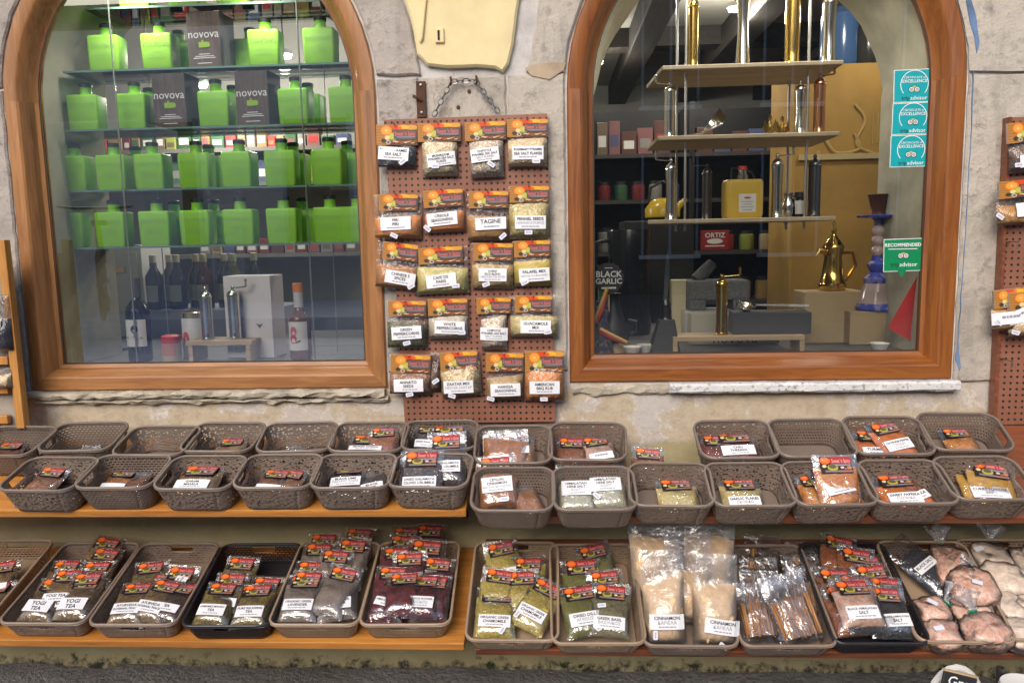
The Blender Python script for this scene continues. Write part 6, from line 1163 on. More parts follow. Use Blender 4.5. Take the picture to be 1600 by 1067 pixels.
# --- ledge
def ledge(px, Y): return Vector((P(px, 545, Y).x, Y, ZR))
q = ledge(1148, 0.17); rs2 = tag(empty('wooden_riser', q), 'long pale wooden riser on the ledge carrying the brass mill and grater', 'riser'); MB().box(-0.195, 0.195, -0.05, 0.05, 0.036, 0.050).build('top', M_PALEW, rs2, bevel=0.001)
for x in (-0.195, 0.181): MB().box(x, x + 0.014, -0.049, 0.049, 0, 0.0355).build('leg', M_PALEW, rs2, bevel=0.001)
mill('pepper_mill', Vector((P(1127, 530, 0.16).x, 0.16, ZR + 0.0505)), 0.185, 0.0175, M_BRASS, 'brass mill with crank standing on the wooden riser', GM, waist=0.06, crank=0.052)
q = Vector((P(1201, 530, 0.20).x, 0.20, ZR + 0.0505)); w = tag(empty('dark_carton', q, (0, 0, R(-3))), 'long dark grey carton on the wooden riser under the grater', 'carton'); MB().box(-0.115, 0.115, -0.045, 0.045, 0, 0.066).build('carton', plain('grey_carton', (0.075, 0.072, 0.075), 0.5), w, bevel=0.002)
q = q + Vector((0, -0.005, 0.0665)); w = tag(empty('grater_spoon', q), 'silver grater spoon lying on the dark grey carton', 'grater'); mb = MB(); vs_ = [(-0.075, 0, 0.002)]
for j in range(1, 6):
    for i in range(18): t_ = 2 * math.pi * i / 18; rr = j / 5; vs_.append((-0.075 + 0.030 * rr * math.cos(t_), 0.026 * rr * math.sin(t_), 0.002 + 0.022 * rr * rr))
mb.add(vs_, [(0, 1 + i, 1 + (i + 1) % 18) for i in range(18)] + [(1 + (j - 1) * 18 + i, 1 + (j - 1) * 18 + (i + 1) % 18, 1 + j * 18 + (i + 1) % 18, 1 + j * 18 + i) for j in range(1, 5) for i in range(18)]); mb.build('bowl', M_CHROME, w, (0, 0, 0), (R(28), 0, 0), smooth=True, solid=0.0015)
MB().add([(-0.05, -0.006, 0.018), (-0.05, 0.006, 0.018), (0.115, 0.016, 0.012), (0.115, -0.016, 0.012), (-0.05, 0, 0.021), (0.115, 0, 0.018)], [(0, 3, 5, 4), (4, 5, 2, 1)]).build('grater_handle', grain('perforated_steel', [(0.7, 0.68, 0.64), (0.6, 0.58, 0.55), (0.2, 0.2, 0.2)], 320, 0.3), w, solid=0.002)
q = Vector((P(1146, 545, 0.32).x, 0.32, ZR)); w = tag(empty('lettered_box', q), 'cream box with black script behind the wooden riser', 'box'); MB().box(-0.14, 0.14, -0.02, 0.05, 0, 0.10).build('box', plain('cream_box', (0.50, 0.46, 0.37), 0.6), w, bevel=0.002); flat_text('novova', 0.05, -0.0215, 0.020).build('lettering', M_CAP, w)
q = Vector((P(1118, 520, 0.46).x, 0.46, ZR)); w = tag(empty('stone_mortar', q + Vector((0, 0, 0.1005))), 'square grey stone mortar with pestle on a white box', 'mortar'); M_GRAN = grain('grey_granite', [(0.13, 0.13, 0.13), (0.20, 0.20, 0.20), (0.08, 0.08, 0.08)], 300, 0.7, 0.3)
mb = MB(); mb.box(-0.10, 0.10, -0.06, 0.06, 0.035, 0.10); mb.build('bowl', M_GRAN, w, bevel=0.006)
for x in (-0.10, 0.045): MB().box(x, x + 0.055, -0.059, 0.059, 0, 0.036).build('foot', M_GRAN, w, bevel=0.004)
MB().tube([(-0.07, 0, 0.10), (-0.04, 0.01, 0.125), (-0.01, 0.02, 0.155)], [0.020, 0.022, 0.018], 14).build('pestle', M_GRAN, w, smooth=True)
w = tag(empty('white_box', q), 'white box under the stone mortar', 'box'); MB().box(-0.115, 0.115, -0.07, 0.07, 0, 0.10).build('box', plain('white_card', (0.55, 0.53, 0.50), 0.6), w, bevel=0.002)
q = ledge(1040, 0.16); w = tag(empty('knife_block', q), 'black pyramid grinder with an upright steel blade', 'grinder'); mb = MB(); mb.add([(-0.05, -0.04, 0), (0.04, -0.04, 0), (0.04, 0.04, 0), (-0.05, 0.04, 0), (-0.022, -0.022, 0.10), (0.025, -0.022, 0.10), (0.025, 0.022, 0.10), (-0.022, 0.022, 0.10)], [(3, 2, 1, 0), (4, 5, 6, 7), (0, 1, 5, 4), (1, 2, 6, 5), (2, 3, 7, 6), (3, 0, 4, 7)]); mb.build('base', M_CAP, w, bevel=0.003)
MB().lathe([(0.02, 0.1002), (0.016, 0.115), (0.018, 0.12), (0.014, 0.14), (0.016, 0.145), (0.010, 0.16)], 16).build('neck', M_DARKM, w, smooth=True); MB().add([(-0.008, 0, 0.155), (0.004, 0, 0.155), (0.010, 0, 0.22), (0.010, 0, 0.27), (0.004, 0, 0.315), (-0.002, 0, 0.27), (-0.006, 0, 0.20)], [tuple(range(7))]).build('blade', M_CHROME, w, solid=0.002); MB().box(0.002, 0.018, -0.0335, -0.0325, 0.060, 0.074).build('price_sticker', M_PRICE, w, rot=(R(-8), 0, 0))
q = Vector((P(1066, 478, 0.5).x, 0.5, ZR)); w = tag(empty('cream_block', q), 'cream box standing behind the steel blade', 'box'); MB().box(-0.04, 0.05, -0.03, 0.03, 0, 0.20).build('box', plain('cream_card', (0.60, 0.52, 0.33), 0.6), w, bevel=0.002)
# black garlic sign on a black bulb shaped stand
q = ledge(958, 0.19); w = tag(empty('garlic_stand', q), 'black bulb shaped stand holding the round garlic sign', 'stand'); MB().lathe([(0.045, 0.03), (0.052, 0.05), (0.05, 0.075), (0.034, 0.105), (0.022, 0.14), (0.020, 0.17), (0.024, 0.18)], 22).build('bulb', M_CAP, w, smooth=True); MB().tube([(0.045, 0, 0.095), (0.07, 0, 0.09), (0.072, 0, 0.06), (0.05, 0, 0.05)], 0.006, 8).build('handle', M_CAP, w, smooth=True); MB().lathe([(0.05, 0), (0.05, 0.029)], 20).build('foot', M_PALEW, w, smooth=True)
q = P(951, 435, 0.12); w = tag(empty('garlic_sign', q), 'round black sign reading black garlic at the window edge', 'sign'); sg = MB(); n = 36; pts = [((0.044 + (0.002 if i % 2 else -0.001)) * math.cos(2 * math.pi * i / n), (0.046 + (0.002 if i % 2 else -0.001)) * math.sin(2 * math.pi * i / n)) for i in range(n)]
sg.add([(a, -0.002, b) for a, b in pts] + [(a, 0.002, b) for a, b in pts], [tuple(range(n)), tuple(range(2 * n - 1, n - 1, -1))] + [(i, i + n, (i + 1) % n + n, (i + 1) % n) for i in range(n)]); sg.build('disc', M_CAP, w)
t = flat_text('BLACK', 0.025, -0.003, 0.012, bold=0.02); flat_text('GARLIC', 0.023, -0.003, -0.009, bold=0.02, mb=t); t.box(-0.022, 0.022, -0.0034, -0.003, -0.031, -0.026); t.box(-0.012, 0.012, -0.0034, -0.003, 0.030, 0.032); t.build('lettering', M_WHITE, w)
MB().box(-0.003, 0.003, 0.003, 0.006, -0.10, 0.0).build('stick', M_PALEW, w)
# patterned cloth figure with chili horns at the frame
q = ledge(939, 0.13); w = tag(empty('cloth_figure', q), 'blue patterned cloth figure with red and yellow horns beside the frame', 'figure'); mb = MB(); mb.lathe([(0.040, 0), (0.036, 0.02), (0.028, 0.06), (0.022, 0.10), (0.026, 0.13), (0.018, 0.16), (0.002, 0.17)], 20); mb.build('body', grain('blue_paisley', [(0.02, 0.03, 0.10), (0.03, 0.05, 0.16), (0.30, 0.24, 0.14), (0.015, 0.02, 0.06)], 120, 0.8), w, smooth=True)
for pts, c in (([(-0.005, -0.028, 0.075), (0.03, -0.03, 0.055), (0.075, -0.03, 0.035)], (0.55, 0.06, 0.04)), ([(-0.02, -0.028, 0.10), (0.0, -0.03, 0.14), (0.018, -0.03, 0.20)], (0.60, 0.10, 0.08))): MB().tube(pts, [0.011, 0.010, 0.005], 9).build('horn', plain('horn_%d' % int(c[2] * 100), c, 0.4), w, smooth=True); MB().tube([(pts[0][0], pts[0][1] - 0.006, pts[0][2] + 0.005), (pts[2][0], pts[2][1] - 0.006, pts[2][2] + 0.004)], 0.005, 8).build('horn_stripe', plain('horn_yellow', (0.65, 0.42, 0.10), 0.4), w, smooth=True)
for px, Y, lb in ((988, 0.11, 'small white bowl on the ledge beside the cloth figure'), (1008, 0.15, 'small white bowl on the ledge beside the black grinder'), (1374, 0.12, 'small white bowl on the ledge in front of the hookah')):
    tag(MB().lathe([(0.016, 0), (0.026, 0.02), (0.0275, 0.024), (0.025, 0.022), (0.014, 0.004)], 20).build('small_bowl', M_LABEL, None, ledge(px, Y), smooth=True), lb, 'bowl', 'small white bowls')
# brass coffee pot on a box, hookah on a box
q = Vector((P(1290, 540, 0.36).x, 0.36, ZR)); w = tag(empty('wooden_crate', q), 'pale wooden box under the brass coffee pot', 'box'); M_CR = plain('plywood', (0.45, 0.33, 0.17), 0.7, vary=0.1); MB().box(-0.09, 0.10, -0.06, 0.06, 0, 0.165).build('box', M_CR, w, bevel=0.003)
q = q + Vector((0.015, 0, 0.1655)); w = tag(empty('coffee_pot', q), 'tall brass coffee pot with a pointed lid in the dark framed window', 'coffee pot'); MB().lathe([(0.040, 0), (0.042, 0.004), (0.042, 0.022), (0.038, 0.026), (0.032, 0.06), (0.026, 0.105), (0.030, 0.125), (0.032, 0.135)], 26).build('body', M_BRASS, w, smooth=True)
MB().lathe([(0.033, 0.1355), (0.033, 0.142), (0.022, 0.158), (0.010, 0.172), (0.006, 0.185), (0.009, 0.192), (0.004, 0.202), (0.001, 0.21)], 22).build('lid', M_BRASS, w, smooth=True); MB().tube([(0, 0, 0.205 + 0.008 * 0), (0.006, 0, 0.212), (0.0, 0, 0.222), (-0.006, 0, 0.212)], 0.0018, 6, True).build('ring', M_BRASS, w)
MB().tube([(-0.028, -0.01, 0.125), (-0.052, -0.02, 0.13), (-0.062, -0.02, 0.11)], [0.012, 0.008, 0.004], 10).build('spout', M_BRASS, w, smooth=True); MB().tube([(0.03, 0, 0.12), (0.062, 0, 0.12), (0.072, 0, 0.08), (0.04, 0, 0.03)], 0.005, 8).build('handle', M_BRASS, w, smooth=True)
q = Vector((P(1360, 545, 0.30).x, 0.30, ZR)); w = tag(empty('wooden_crate', q), 'pale wooden box under the blue hookah', 'box'); MB().box(-0.085, 0.08, -0.05, 0.06, 0, 0.105).build('box', M_CR, w, bevel=0.003)
q = q + Vector((0.01, 0.0, 0.1055)); w = tag(empty('hookah', q), 'blue and clear glass hookah with a brown bowl in the dark framed window', 'hookah')
M_BLUEG = grain('blue_painted_glass', [(0.03, 0.06, 0.45), (0.05, 0.10, 0.60), (0.40, 0.36, 0.55), (0.02, 0.04, 0.30)], 70, 0.15, 0.1); M_CLEAR = plain('pale_crystal', (0.55, 0.42, 0.40), 0.12)
MB().lathe([(0.060, 0), (0.064, 0.006), (0.058, 0.022)], 26).build('base_ring', M_BLUEG, w, smooth=True); MB().lathe([(0.0575, 0.0225), (0.046, 0.06), (0.036, 0.085)], 26).build('base_glass', M_CLEAR, w, smooth=True)
MB().lathe([(0.0365, 0.0855), (0.038, 0.10), (0.028, 0.112), (0.018, 0.12), (0.028, 0.135), (0.030, 0.145), (0.018, 0.155), (0.016, 0.17)], 24).build('collar', M_BLUEG, w, smooth=True)
for k in range(3): MB().lathe([(0.011, 0), (0.019, 0.008), (0.020, 0.016), (0.018, 0.024), (0.011, 0.031)], 20).build('stem_bead', M_CLEAR, w, (0, 0, 0.1705 + 0.0315 * k), smooth=True)
MB().lathe([(0.012, 0.2655), (0.014, 0.28), (0.020, 0.287), (0.062, 0.290), (0.066, 0.296), (0.060, 0.298), (0.018, 0.296)], 26).build('ash_plate', M_BLUEG, w, smooth=True); MB().lathe([(0.022, 0.2985), (0.020, 0.310), (0.026, 0.325), (0.032, 0.352), (0.036, 0.360), (0.032, 0.362)], 22).build('tobacco_bowl', plain('brown_clay', (0.10, 0.035, 0.018), 0.3), w, smooth=True)
MB().tube([(0.02, 0, 0.145), (0.06, -0.01, 0.15), (0.10, 0.0, 0.155)][::-1], 0.006, 8).build('hose_port', M_BLUEG, w, smooth=True)
# red cloth hanging at the frame
M_REDC = plain('red_cloth', (0.78, 0.05, 0.04), 0.8, vary=0.1); mb = MB(); A = [P(1441, 418, 0.09), P(1387, 512, 0.13), P(1421, 532, 0.12), P(1434, 545, 0.10), P(1440, 500, 0.08)]
c = sum((Vector(a) for a in A), Vector()) / 5; mb.add([a - c for a in A], [(0, 1, 2), (0, 2, 4), (4, 2, 3)]); tag(mb.build('red_cloth', M_REDC, None, c, solid=0.002), 'red cloth hanging in a point beside the hookah', 'cloth')
# stickers on the inside of the glass
M_TEAL = plain('teal_sticker', (0.0, 0.34, 0.38), 0.4); M_SGREEN = plain('green_sticker', (0.0, 0.22, 0.075), 0.4); M_LIMEY = plain('lime_sticker_print', (0.45, 0.52, 0.08), 0.5)
def owl(mb, cx, cz, s, y):
    """round eyed owl mark: lens pair"""
    mb.add([(cx + a, y, cz + b) for a, b in ellipse2d(0, 0.12 * s, 0.62 * s, 0.42 * s, 16)], [tuple(range(16))], 2)
    for sx in (-1, 1):
        for k, (r_, mi) in enumerate(((0.46, 1), (0.37, 0), (0.24, 1), (0.15, 0), (0.07, 1))): mb.add([(cx + a, y - 0.0002 * (k + 1), cz + b) for a, b in ellipse2d(sx * 0.44 * s, 0, r_ * s, r_ * s, 16)], [tuple(range(16))], mi)
def sticker(cs, label, bgm, kind):
    p = [P(a, b, 0.0445) for a, b in cs]; c = sum((Vector(q) for q in p), Vector()) / len(p); L = [(q.x - c.x, q.z - c.z) for q in p[:4]]; w = tag(empty('window_sticker', c), label, 'sticker', 'round eyed owl stickers on the glass'); n = len(L)
    MB().add([(a * 1.03, 0.0006, b * 1.04) for a, b in L], [tuple(range(n))[::-1]]).build('border', M_WHITE, w)
    bg_ = MB().add([(a, 0.0002, b) for a, b in L], [tuple(range(n))[::-1]])
    if kind == 'g': bg_.add([(-0.012, 0.0002, L[2][1]), (0.012, 0.0002, L[2][1]), (0.0, 0.0002, L[2][1] - 0.02)], [(0, 2, 1)])
    bg_.build('sheet', bgm, w); t = MB()
    if kind == 't':
        rr = 0.038; ring = [(rr * math.cos(a), 0.006 + rr * math.sin(a)) for a in [R(-60 + 300 * i / 24) for i in range(25)]]
        ring = [(rr * math.cos(a), 0.004 + rr * math.sin(a)) for a in [R(-40 + 260 * i / 24) for i in range(25)]]; r2 = [(a * 0.95, 0.004 + (b - 0.004) * 0.95) for a, b in ring]
        t.add([(a, -0.0006, b) for a, b in ring] + [(a, -0.0006, b) for a, b in r2], [(i, i + 1, 26 + i, 25 + i) for i in range(24)], 0)
        flat_text('CERTIFICATE of', 0.0085, -0.0006, 0.022, mb=t, mi=0); flat_text('EXCELLENCE', 0.0115, -0.0006, 0.012, bold=0.01, mb=t, mi=0); owl(t, 0, -0.010, 0.017, -0.0006)
        flat_text('trip', 0.0155, -0.0006, -0.033, cx=-0.022, bold=0.005, mb=t, mi=1); flat_text('advisor', 0.0155, -0.0006, -0.033, cx=0.013, bold=0.005, mb=t, mi=0)
    else:
        flat_text('RECOMMENDED', 0.0135, -0.0006, 0.028, bold=0.02, mb=t, mi=0); t.box(-0.04, 0.04, -0.0007, -0.0005, 0.016, 0.018, 0); owl(t, 0.002, -0.002, 0.017, -0.0006); flat_text('trip', 0.017, -0.0006, -0.027, cx=-0.020, bold=0.005, mb=t, mi=1); flat_text('advisor', 0.017, -0.0006, -0.027, cx=0.017, bold=0.005, mb=t, mi=0)
    t.build('print', [M_WHITE, M_CAP, M_LIMEY], w)
sticker([(1398, 111), (1461, 108), (1459, 158), (1397, 160)], 'teal certificate sticker, topmost of the three on the glass', M_TEAL, 't'); sticker([(1396, 163), (1459, 160), (1457, 208), (1394, 210)], 'teal certificate sticker, middle of the three on the glass', M_TEAL, 't'); sticker([(1393, 213), (1456, 211), (1454, 259), (1391, 261)], 'teal certificate sticker, lowest of the three on the glass', M_TEAL, 't')
sticker([(1382, 375), (1440, 373), (1438, 422), (1381, 424)], 'green recommended sticker shaped like a speech bubble on the glass', M_SGREEN, 'g')

# ================================================================ DIM INTERIOR
M_OCHRE = plain('ochre_panel', (0.44, 0.25, 0.055), 0.75, vary=0.12); M_BLACKW = plain('black_wood', (0.014, 0.013, 0.013), 0.5); M_GREYP = plain('grey_partition', (0.30, 0.29, 0.26), 0.8, vary=0.06)
a, b = P(1238, 300, 1.0), P(1470, 300, 1.0); top = P(1300, 100, 1.0).z
cabn = tag(empty('ochre_cabinet', (a.x, 1.0, 0)), 'tall ochre painted cabinet with a pale lyre relief behind the hookah', 'cabinet'); MB().box(0, b.x - a.x, 0, 0.35, 0, top).build('carcass', M_OCHRE, cabn, bevel=0.005); zz = P(1300, 246, 1.0).z; MB().box(0.02, b.x - a.x, -0.015, -0.001, zz - 0.01, zz + 0.012).build('moulding', plain('pale_moulding', (0.55, 0.42, 0.20), 0.7), cabn)
def soft(pts, k=6):
    out = []; pts = [Vector(p) for p in pts]
    for i in range(len(pts) - 1):
        p0, p1, p2, p3 = pts[max(i - 1, 0)], pts[i], pts[i + 1], pts[min(i + 2, len(pts) - 1)]
        for j in range(k):
            t = j / k; out.append(0.5 * (2 * p1 + (p2 - p0) * t + (2 * p0 - 5 * p1 + 4 * p2 - p3) * t * t + (3 * p1 - p0 - 3 * p2 + p3) * t ** 3))
    return out + [pts[-1]]
ly = P(1375, 200, 1.0); mb = MB(); cx = ly.x - a.x
for s_ in (-1, 1): mb.tube(soft([(cx + s_ * 0.02, -0.004, ly.z - 0.10), (cx + s_ * 0.09, -0.004, ly.z - 0.06), (cx + s_ * 0.06, -0.004, ly.z + 0.03), (cx + s_ * 0.10, -0.004, ly.z + 0.09)]), 0.006, 6)
for k in range(4): mb.tube([(cx - 0.03 + 0.02 * k, -0.003, ly.z - 0.06), (cx - 0.03 + 0.02 * k, -0.003, ly.z + 0.06)], 0.003, 5)
mb.tube(soft([(cx - 0.22, -0.004, ly.z - 0.02), (cx - 0.17, -0.004, ly.z - 0.09), (cx - 0.08, -0.004, ly.z - 0.08), (cx - 0.1, -0.004, ly.z - 0.02)]), 0.006, 6); mb.build('lyre_relief', plain('pale_relief', (0.52, 0.36, 0.12), 0.7), cabn, smooth=True)
for px, lb, c, sh in ((1352, 'dark glass jar on top of the ochre cabinet', (0.03, 0.028, 0.025), 0), (1310, 'blue can on top of the ochre cabinet', (0.06, 0.12, 0.26), 1)):
    q = Vector((P(px, 100, 1.1).x, 1.1, top + 0.001)); w = tag(empty('storage_jar', q), lb, 'jar'); MB().lathe([(0.07, 0), (0.075, 0.02), (0.072, 0.14 + 0.06 * sh), (0.045, 0.17 + 0.06 * sh)], 20).build('body', plain('jar_%d' % px, c, 0.15), w, smooth=True); MB().lathe([(0.048, 0.171 + 0.06 * sh), (0.048, 0.20 + 0.06 * sh), (0.03, 0.21 + 0.06 * sh)], 20).build('lid', M_DARKM, w, smooth=True)
# black shelving deep in the shop, with jars and packets
x0, x1 = P(925, 300, 2.0).x, P(1238, 300, 2.0).x; bk = tag(empty('black_shelving', (x0, 2.0, 0)), 'black shelving deep in the shop behind the mills', 'shelving')
MB().box(0, x1 - x0, 0.34, 0.36, 0, P(1000, 158, 2.0).z).build('back_panel', M_BLACKW, bk); SH = [P(1100, y, 2.0).z for y in (238, 310, 392, 470, 530)]
for z in SH: MB().box(0, x1 - x0, 0, 0.338, z - 0.02, z).build('shelf', plain('dark_shelf', (0.05, 0.045, 0.04), 0.5), bk)
for f in (0.0, 0.5, 1.0): MB().box((x1 - x0) * f - 0.014, (x1 - x0) * f + 0.014, -0.004, 0.3395, 0.1, P(1000, 160, 2.0).z - 0.004).build('upright', M_BLACKW, bk)
rgi = random.Random(21); PAL = [(0.45, 0.05, 0.04), (0.30, 0.34, 0.06), (0.35, 0.22, 0.08), (0.08, 0.10, 0.20), (0.40, 0.30, 0.16), (0.12, 0.05, 0.04), (0.30, 0.28, 0.26), (0.06, 0.14, 0.07), (0.20, 0.03, 0.03), (0.26, 0.11, 0.11), (0.17, 0.12, 0.07)]
def jar_proto(r_, h_):
    w = empty('shop_jar'); MB().lathe([(r_ * 0.95, 0), (r_, 0.004), (r_, h_ * 0.78), (r_ * 0.8, h_ * 0.84)], 14).build('body', M_DGLASS, w, smooth=True); MB().lathe([(r_ * 0.88, h_ * 0.842), (r_ * 0.88, h_), (r_ * 0.8, h_ * 1.01)], 14).build('lid', M_CAP, w, smooth=True); return w
jmat = {c: plain('shop_goods_%d' % i, c, 0.4) for i, c in enumerate(PAL)}
ORD = ords + ['%dth' % k for k in range(11, 40)]
def nth(label, k): return label + ', ' + ORD[k] + ' from the left'
def jars(Y, z, xa, xb, label, group, r_=0.036, h_=0.10, colors=None, gap=0.02):
    x = xa + r_; k = -1
    while x < xb - r_:
        w = jar_proto(r_, h_); w.location = (x, Y, z + 0.001); k += 1; tag(w, nth(label, k), 'jar', group); c = rgi.choice(colors or PAL); w.children[0].data.materials[0] = jmat[c]; x += 2 * r_ + gap
def boxes(Y, z, xa, xb, label, group, wr=(0.05, 0.10), hr=(0.08, 0.14), colors=None):
    x = xa; k = -1
    while True:
        k += 1
        ww = rgi.uniform(*wr); hh = rgi.uniform(*hr)
        if x + ww > xb: break
        c = rgi.choice(colors or PAL); r_ = tag(empty('shop_packet', (x + ww / 2, Y, z + 0.001)), nth(label, k), 'packet', group); MB().box(-ww / 2, ww / 2, -0.03, 0.03, 0, hh).build('carton', jmat[c], r_, bevel=0.003); MB().box(-ww * 0.35, ww * 0.35, -0.0312, -0.0302, hh * 0.25, hh * 0.6).build('label_panel', M_LABEL if rgi.random() < 0.5 else jmat[rgi.choice(PAL)], r_); x += ww + 0.008
W_ = x1 - x0
boxes(2.08, SH[0], x0 + 0.03, x0 + W_ * 0.48, 'pale red packet high on the dim black shelving', 'packets high on the black shelving', (0.05, 0.085), (0.12, 0.19), [(0.20, 0.03, 0.03), (0.26, 0.11, 0.11), (0.17, 0.12, 0.07), (0.12, 0.05, 0.04)])
boxes(2.08, SH[0], x0 + W_ * 0.53, x1 - 0.03, 'dark packet high on the dim black shelving', 'dark packets high on the black shelving', (0.05, 0.10), (0.08, 0.16), [(0.08, 0.10, 0.20), (0.12, 0.05, 0.04), (0.17, 0.12, 0.07)])
jars(2.10, SH[1], x0 + W_ * 0.03, x0 + W_ * 0.47, 'jar on the second highest board of the black shelving', 'jars on the second highest dim board'); jars(2.10, SH[2], x0 + W_ * 0.66, x1 - 0.03, 'small jar with coloured filling beside the red tin box', 'small jars beside the red tin box', 0.04, 0.10, [(0.30, 0.34, 0.06), (0.45, 0.05, 0.04), (0.40, 0.30, 0.16)], 0.025)
jars(2.10, SH[3], x0 + W_ * 0.53, x1 - 0.03, 'dark jar on the second lowest dim black board', 'jars on the second lowest dim board', 0.045, 0.12, [(0.12, 0.05, 0.04), (0.35, 0.22, 0.08)]); jars(2.10, SH[4], x0 + W_ * 0.53, x1 - 0.03, 'dark jar on the lowest dim black board', 'jars on the lowest dim board', 0.05, 0.12, [(0.12, 0.05, 0.04), (0.35, 0.22, 0.08)])
jars(2.10, SH[2], x0 + W_ * 0.03, x0 + W_ * 0.30, 'dim jar on the middle board of the black shelving', 'dim jars on the middle board', 0.045, 0.13); boxes(2.08, SH[3], x0 + 0.03, x0 + W_ * 0.47, 'dim packet on the second lowest board of the black shelving', 'dim packets on the second lowest board', (0.05, 0.1), (0.09, 0.15), [(0.12, 0.05, 0.04), (0.17, 0.12, 0.07), (0.30, 0.28, 0.26)])
xx = x0 + W_ * 0.60; q = Vector((P(1118, 388, 2.0).x, 2.05, SH[2] + 0.001)); w = tag(empty('fish_tin_box', q), 'red tin box with white lettering and a fish emblem on the black shelving', 'box'); MB().box(-0.075, 0.075, -0.03, 0.03, 0, 0.105).build('box', plain('dark_red_card', (0.30, 0.02, 0.025), 0.4), w, bevel=0.003); t = flat_text('ORTIZ', 0.036, -0.032, 0.078, bold=0.02); t.add([(a, -0.032, 0.048 + b) for a, b in ellipse2d(0, 0, 0.042, 0.014, 14)], [tuple(range(14))]); t.box(-0.05, 0.05, -0.0325, -0.0315, 0.020, 0.026); t.build('lettering', M_LABEL, w)
# yellow kettle, black pot and a framed notice in the gloom
q = Vector((P(1035, 345, 1.2).x, 1.2, P(1035, 345, 1.2).z)); w0 = tag(MB().box(-0.17, 0.11, -0.12, 0.20, -q.z, -0.001).build('dark_counter', M_BLACKW, None, q, bevel=0.005), 'black counter behind the pepper mills', 'counter')
w = tag(empty('yellow_kettle', q), 'round yellow kettle with black handle behind the silver mill', 'kettle'); MB().lathe([(0.05, 0), (0.075, 0.015), (0.075, 0.05), (0.05, 0.085), (0.02, 0.095)], 22).build('body', plain('yellow_enamel', (0.55, 0.36, 0.02), 0.25), w, smooth=True); MB().tube([(0.06, 0, 0.05), (0.10, 0, 0.09)], [0.016, 0.010], 10).build('spout', plain('yellow_enamel', (0.55, 0.36, 0.02), 0.25), w, smooth=True); MB().tube([(-0.06, 0, 0.075), (-0.05, 0, 0.14), (0, 0, 0.165), (0.05, 0, 0.14), (0.06, 0, 0.075)], 0.006, 8).build('handle', M_CAP, w, smooth=True)
q = Vector((P(983, 440, 0.62).x, 0.62, ZR)); w = tag(empty('black_pot', q), 'tall black pot with handle behind the garlic sign', 'pot'); MB().lathe([(0.075, 0), (0.08, 0.02), (0.072, 0.24), (0.08, 0.37), (0.078, 0.375)], 24).build('body', plain('black_glaze', (0.012, 0.014, 0.018), 0.2), w, smooth=True); MB().tube([(-0.07, 0, 0.34), (-0.12, 0, 0.33), (-0.12, 0, 0.25), (-0.075, 0, 0.22)], 0.009, 8).build('handle', M_CAP, w, smooth=True)
q = P(960, 298, 2.6); w = tag(empty('notice_board', q), 'white notice in an ochre frame deep in the shop', 'notice'); MB().box(-0.16, 0.16, 0, 0.02, -0.26, 0.26).build('frame', M_OCHRE, w, bevel=0.003); MB().box(-0.12, 0.12, -0.004, -0.001, -0.2, 0.15).build('sheet', M_LABEL, w); MB().box(-0.2, 0.2, 0.021, 0.05, -q.z, 0.2).build('easel', M_BLACKW, w)
# behind the green bottles: grey partition, dim goods shelf, white cabinet and wine bottles
a, b = P(40, 300, 1.45), P(575, 300, 1.45); pt = tag(empty('goods_shelving', (a.x, 1.45, 0)), 'grey goods shelving standing behind the green bottles', 'shelving'); zt = P(300, 205, 1.45).z
MB().box(-0.3, b.x - a.x + 0.25, 0.30, 0.33, 0, ZC - 0.005).build('back_panel', M_GREYP, pt); GZ = [P(320, y, 1.45).z for y in (232, 286, 398)]
for z in GZ: MB().box(0, b.x - a.x, 0, 0.298, z - 0.018, z).build('shelf', plain('grey_shelf', (0.20, 0.19, 0.17), 0.5), pt)
gx0, gx1 = P(150, 300, 1.45).x, P(560, 300, 1.45).x
boxes(1.52, GZ[0], gx0, gx1, 'small packet on the highest dim shelf behind the green bottles', 'packets behind the green bottles, highest shelf', (0.03, 0.07), (0.05, 0.09)); boxes(1.52, GZ[1], gx0, gx1, 'small packet on the middle dim shelf behind the green bottles', 'packets behind the green bottles, middle shelf', (0.03, 0.07), (0.06, 0.12)); boxes(1.52, GZ[2], P(300, 300, 1.45).x, gx1, 'small tea box on the dim shelf behind the white carton', 'tea boxes behind the white carton', (0.045, 0.06), (0.06, 0.07))
q = Vector((P(195, 480, 0.85).x, 0.85, 0)); zc = P(195, 383, 0.85).z; w = tag(empty('white_cabinet', q), 'white cabinet standing behind the wine bottle', 'cabinet'); MB().box(-0.09, 0.085, 0.0, 0.25, 0, zc).build('carcass', plain('white_cabinet_paint', (0.62, 0.61, 0.60), 0.5), w, bevel=0.003); MB().box(-0.075, 0.07, -0.008, -0.001, 0.9, zc - 0.03).build('door', plain('white_cabinet_paint', (0.62, 0.61, 0.60), 0.5), w, bevel=0.002); MB().box(-0.02, 0.02, -0.014, -0.009, zc - 0.11, zc - 0.09).build('handle', M_BRASS, w)
zb = P(290, 482, 0.85).z; xa, xb = P(236, 480, 0.85).x, P(440, 480, 0.85).x; tag(MB().box(xa, xb, 0.78, 1.1, 0, zb).build('bottle_counter', plain('grey_counter', (0.24, 0.23, 0.23), 0.6), bevel=0.004), 'grey counter carrying the row of dark bottles', 'counter')
BC = [(0.02, 0.018, 0.016), (0.10, 0.09, 0.03), (0.02, 0.02, 0.035), (0.05, 0.02, 0.02), (0.09, 0.02, 0.03)]
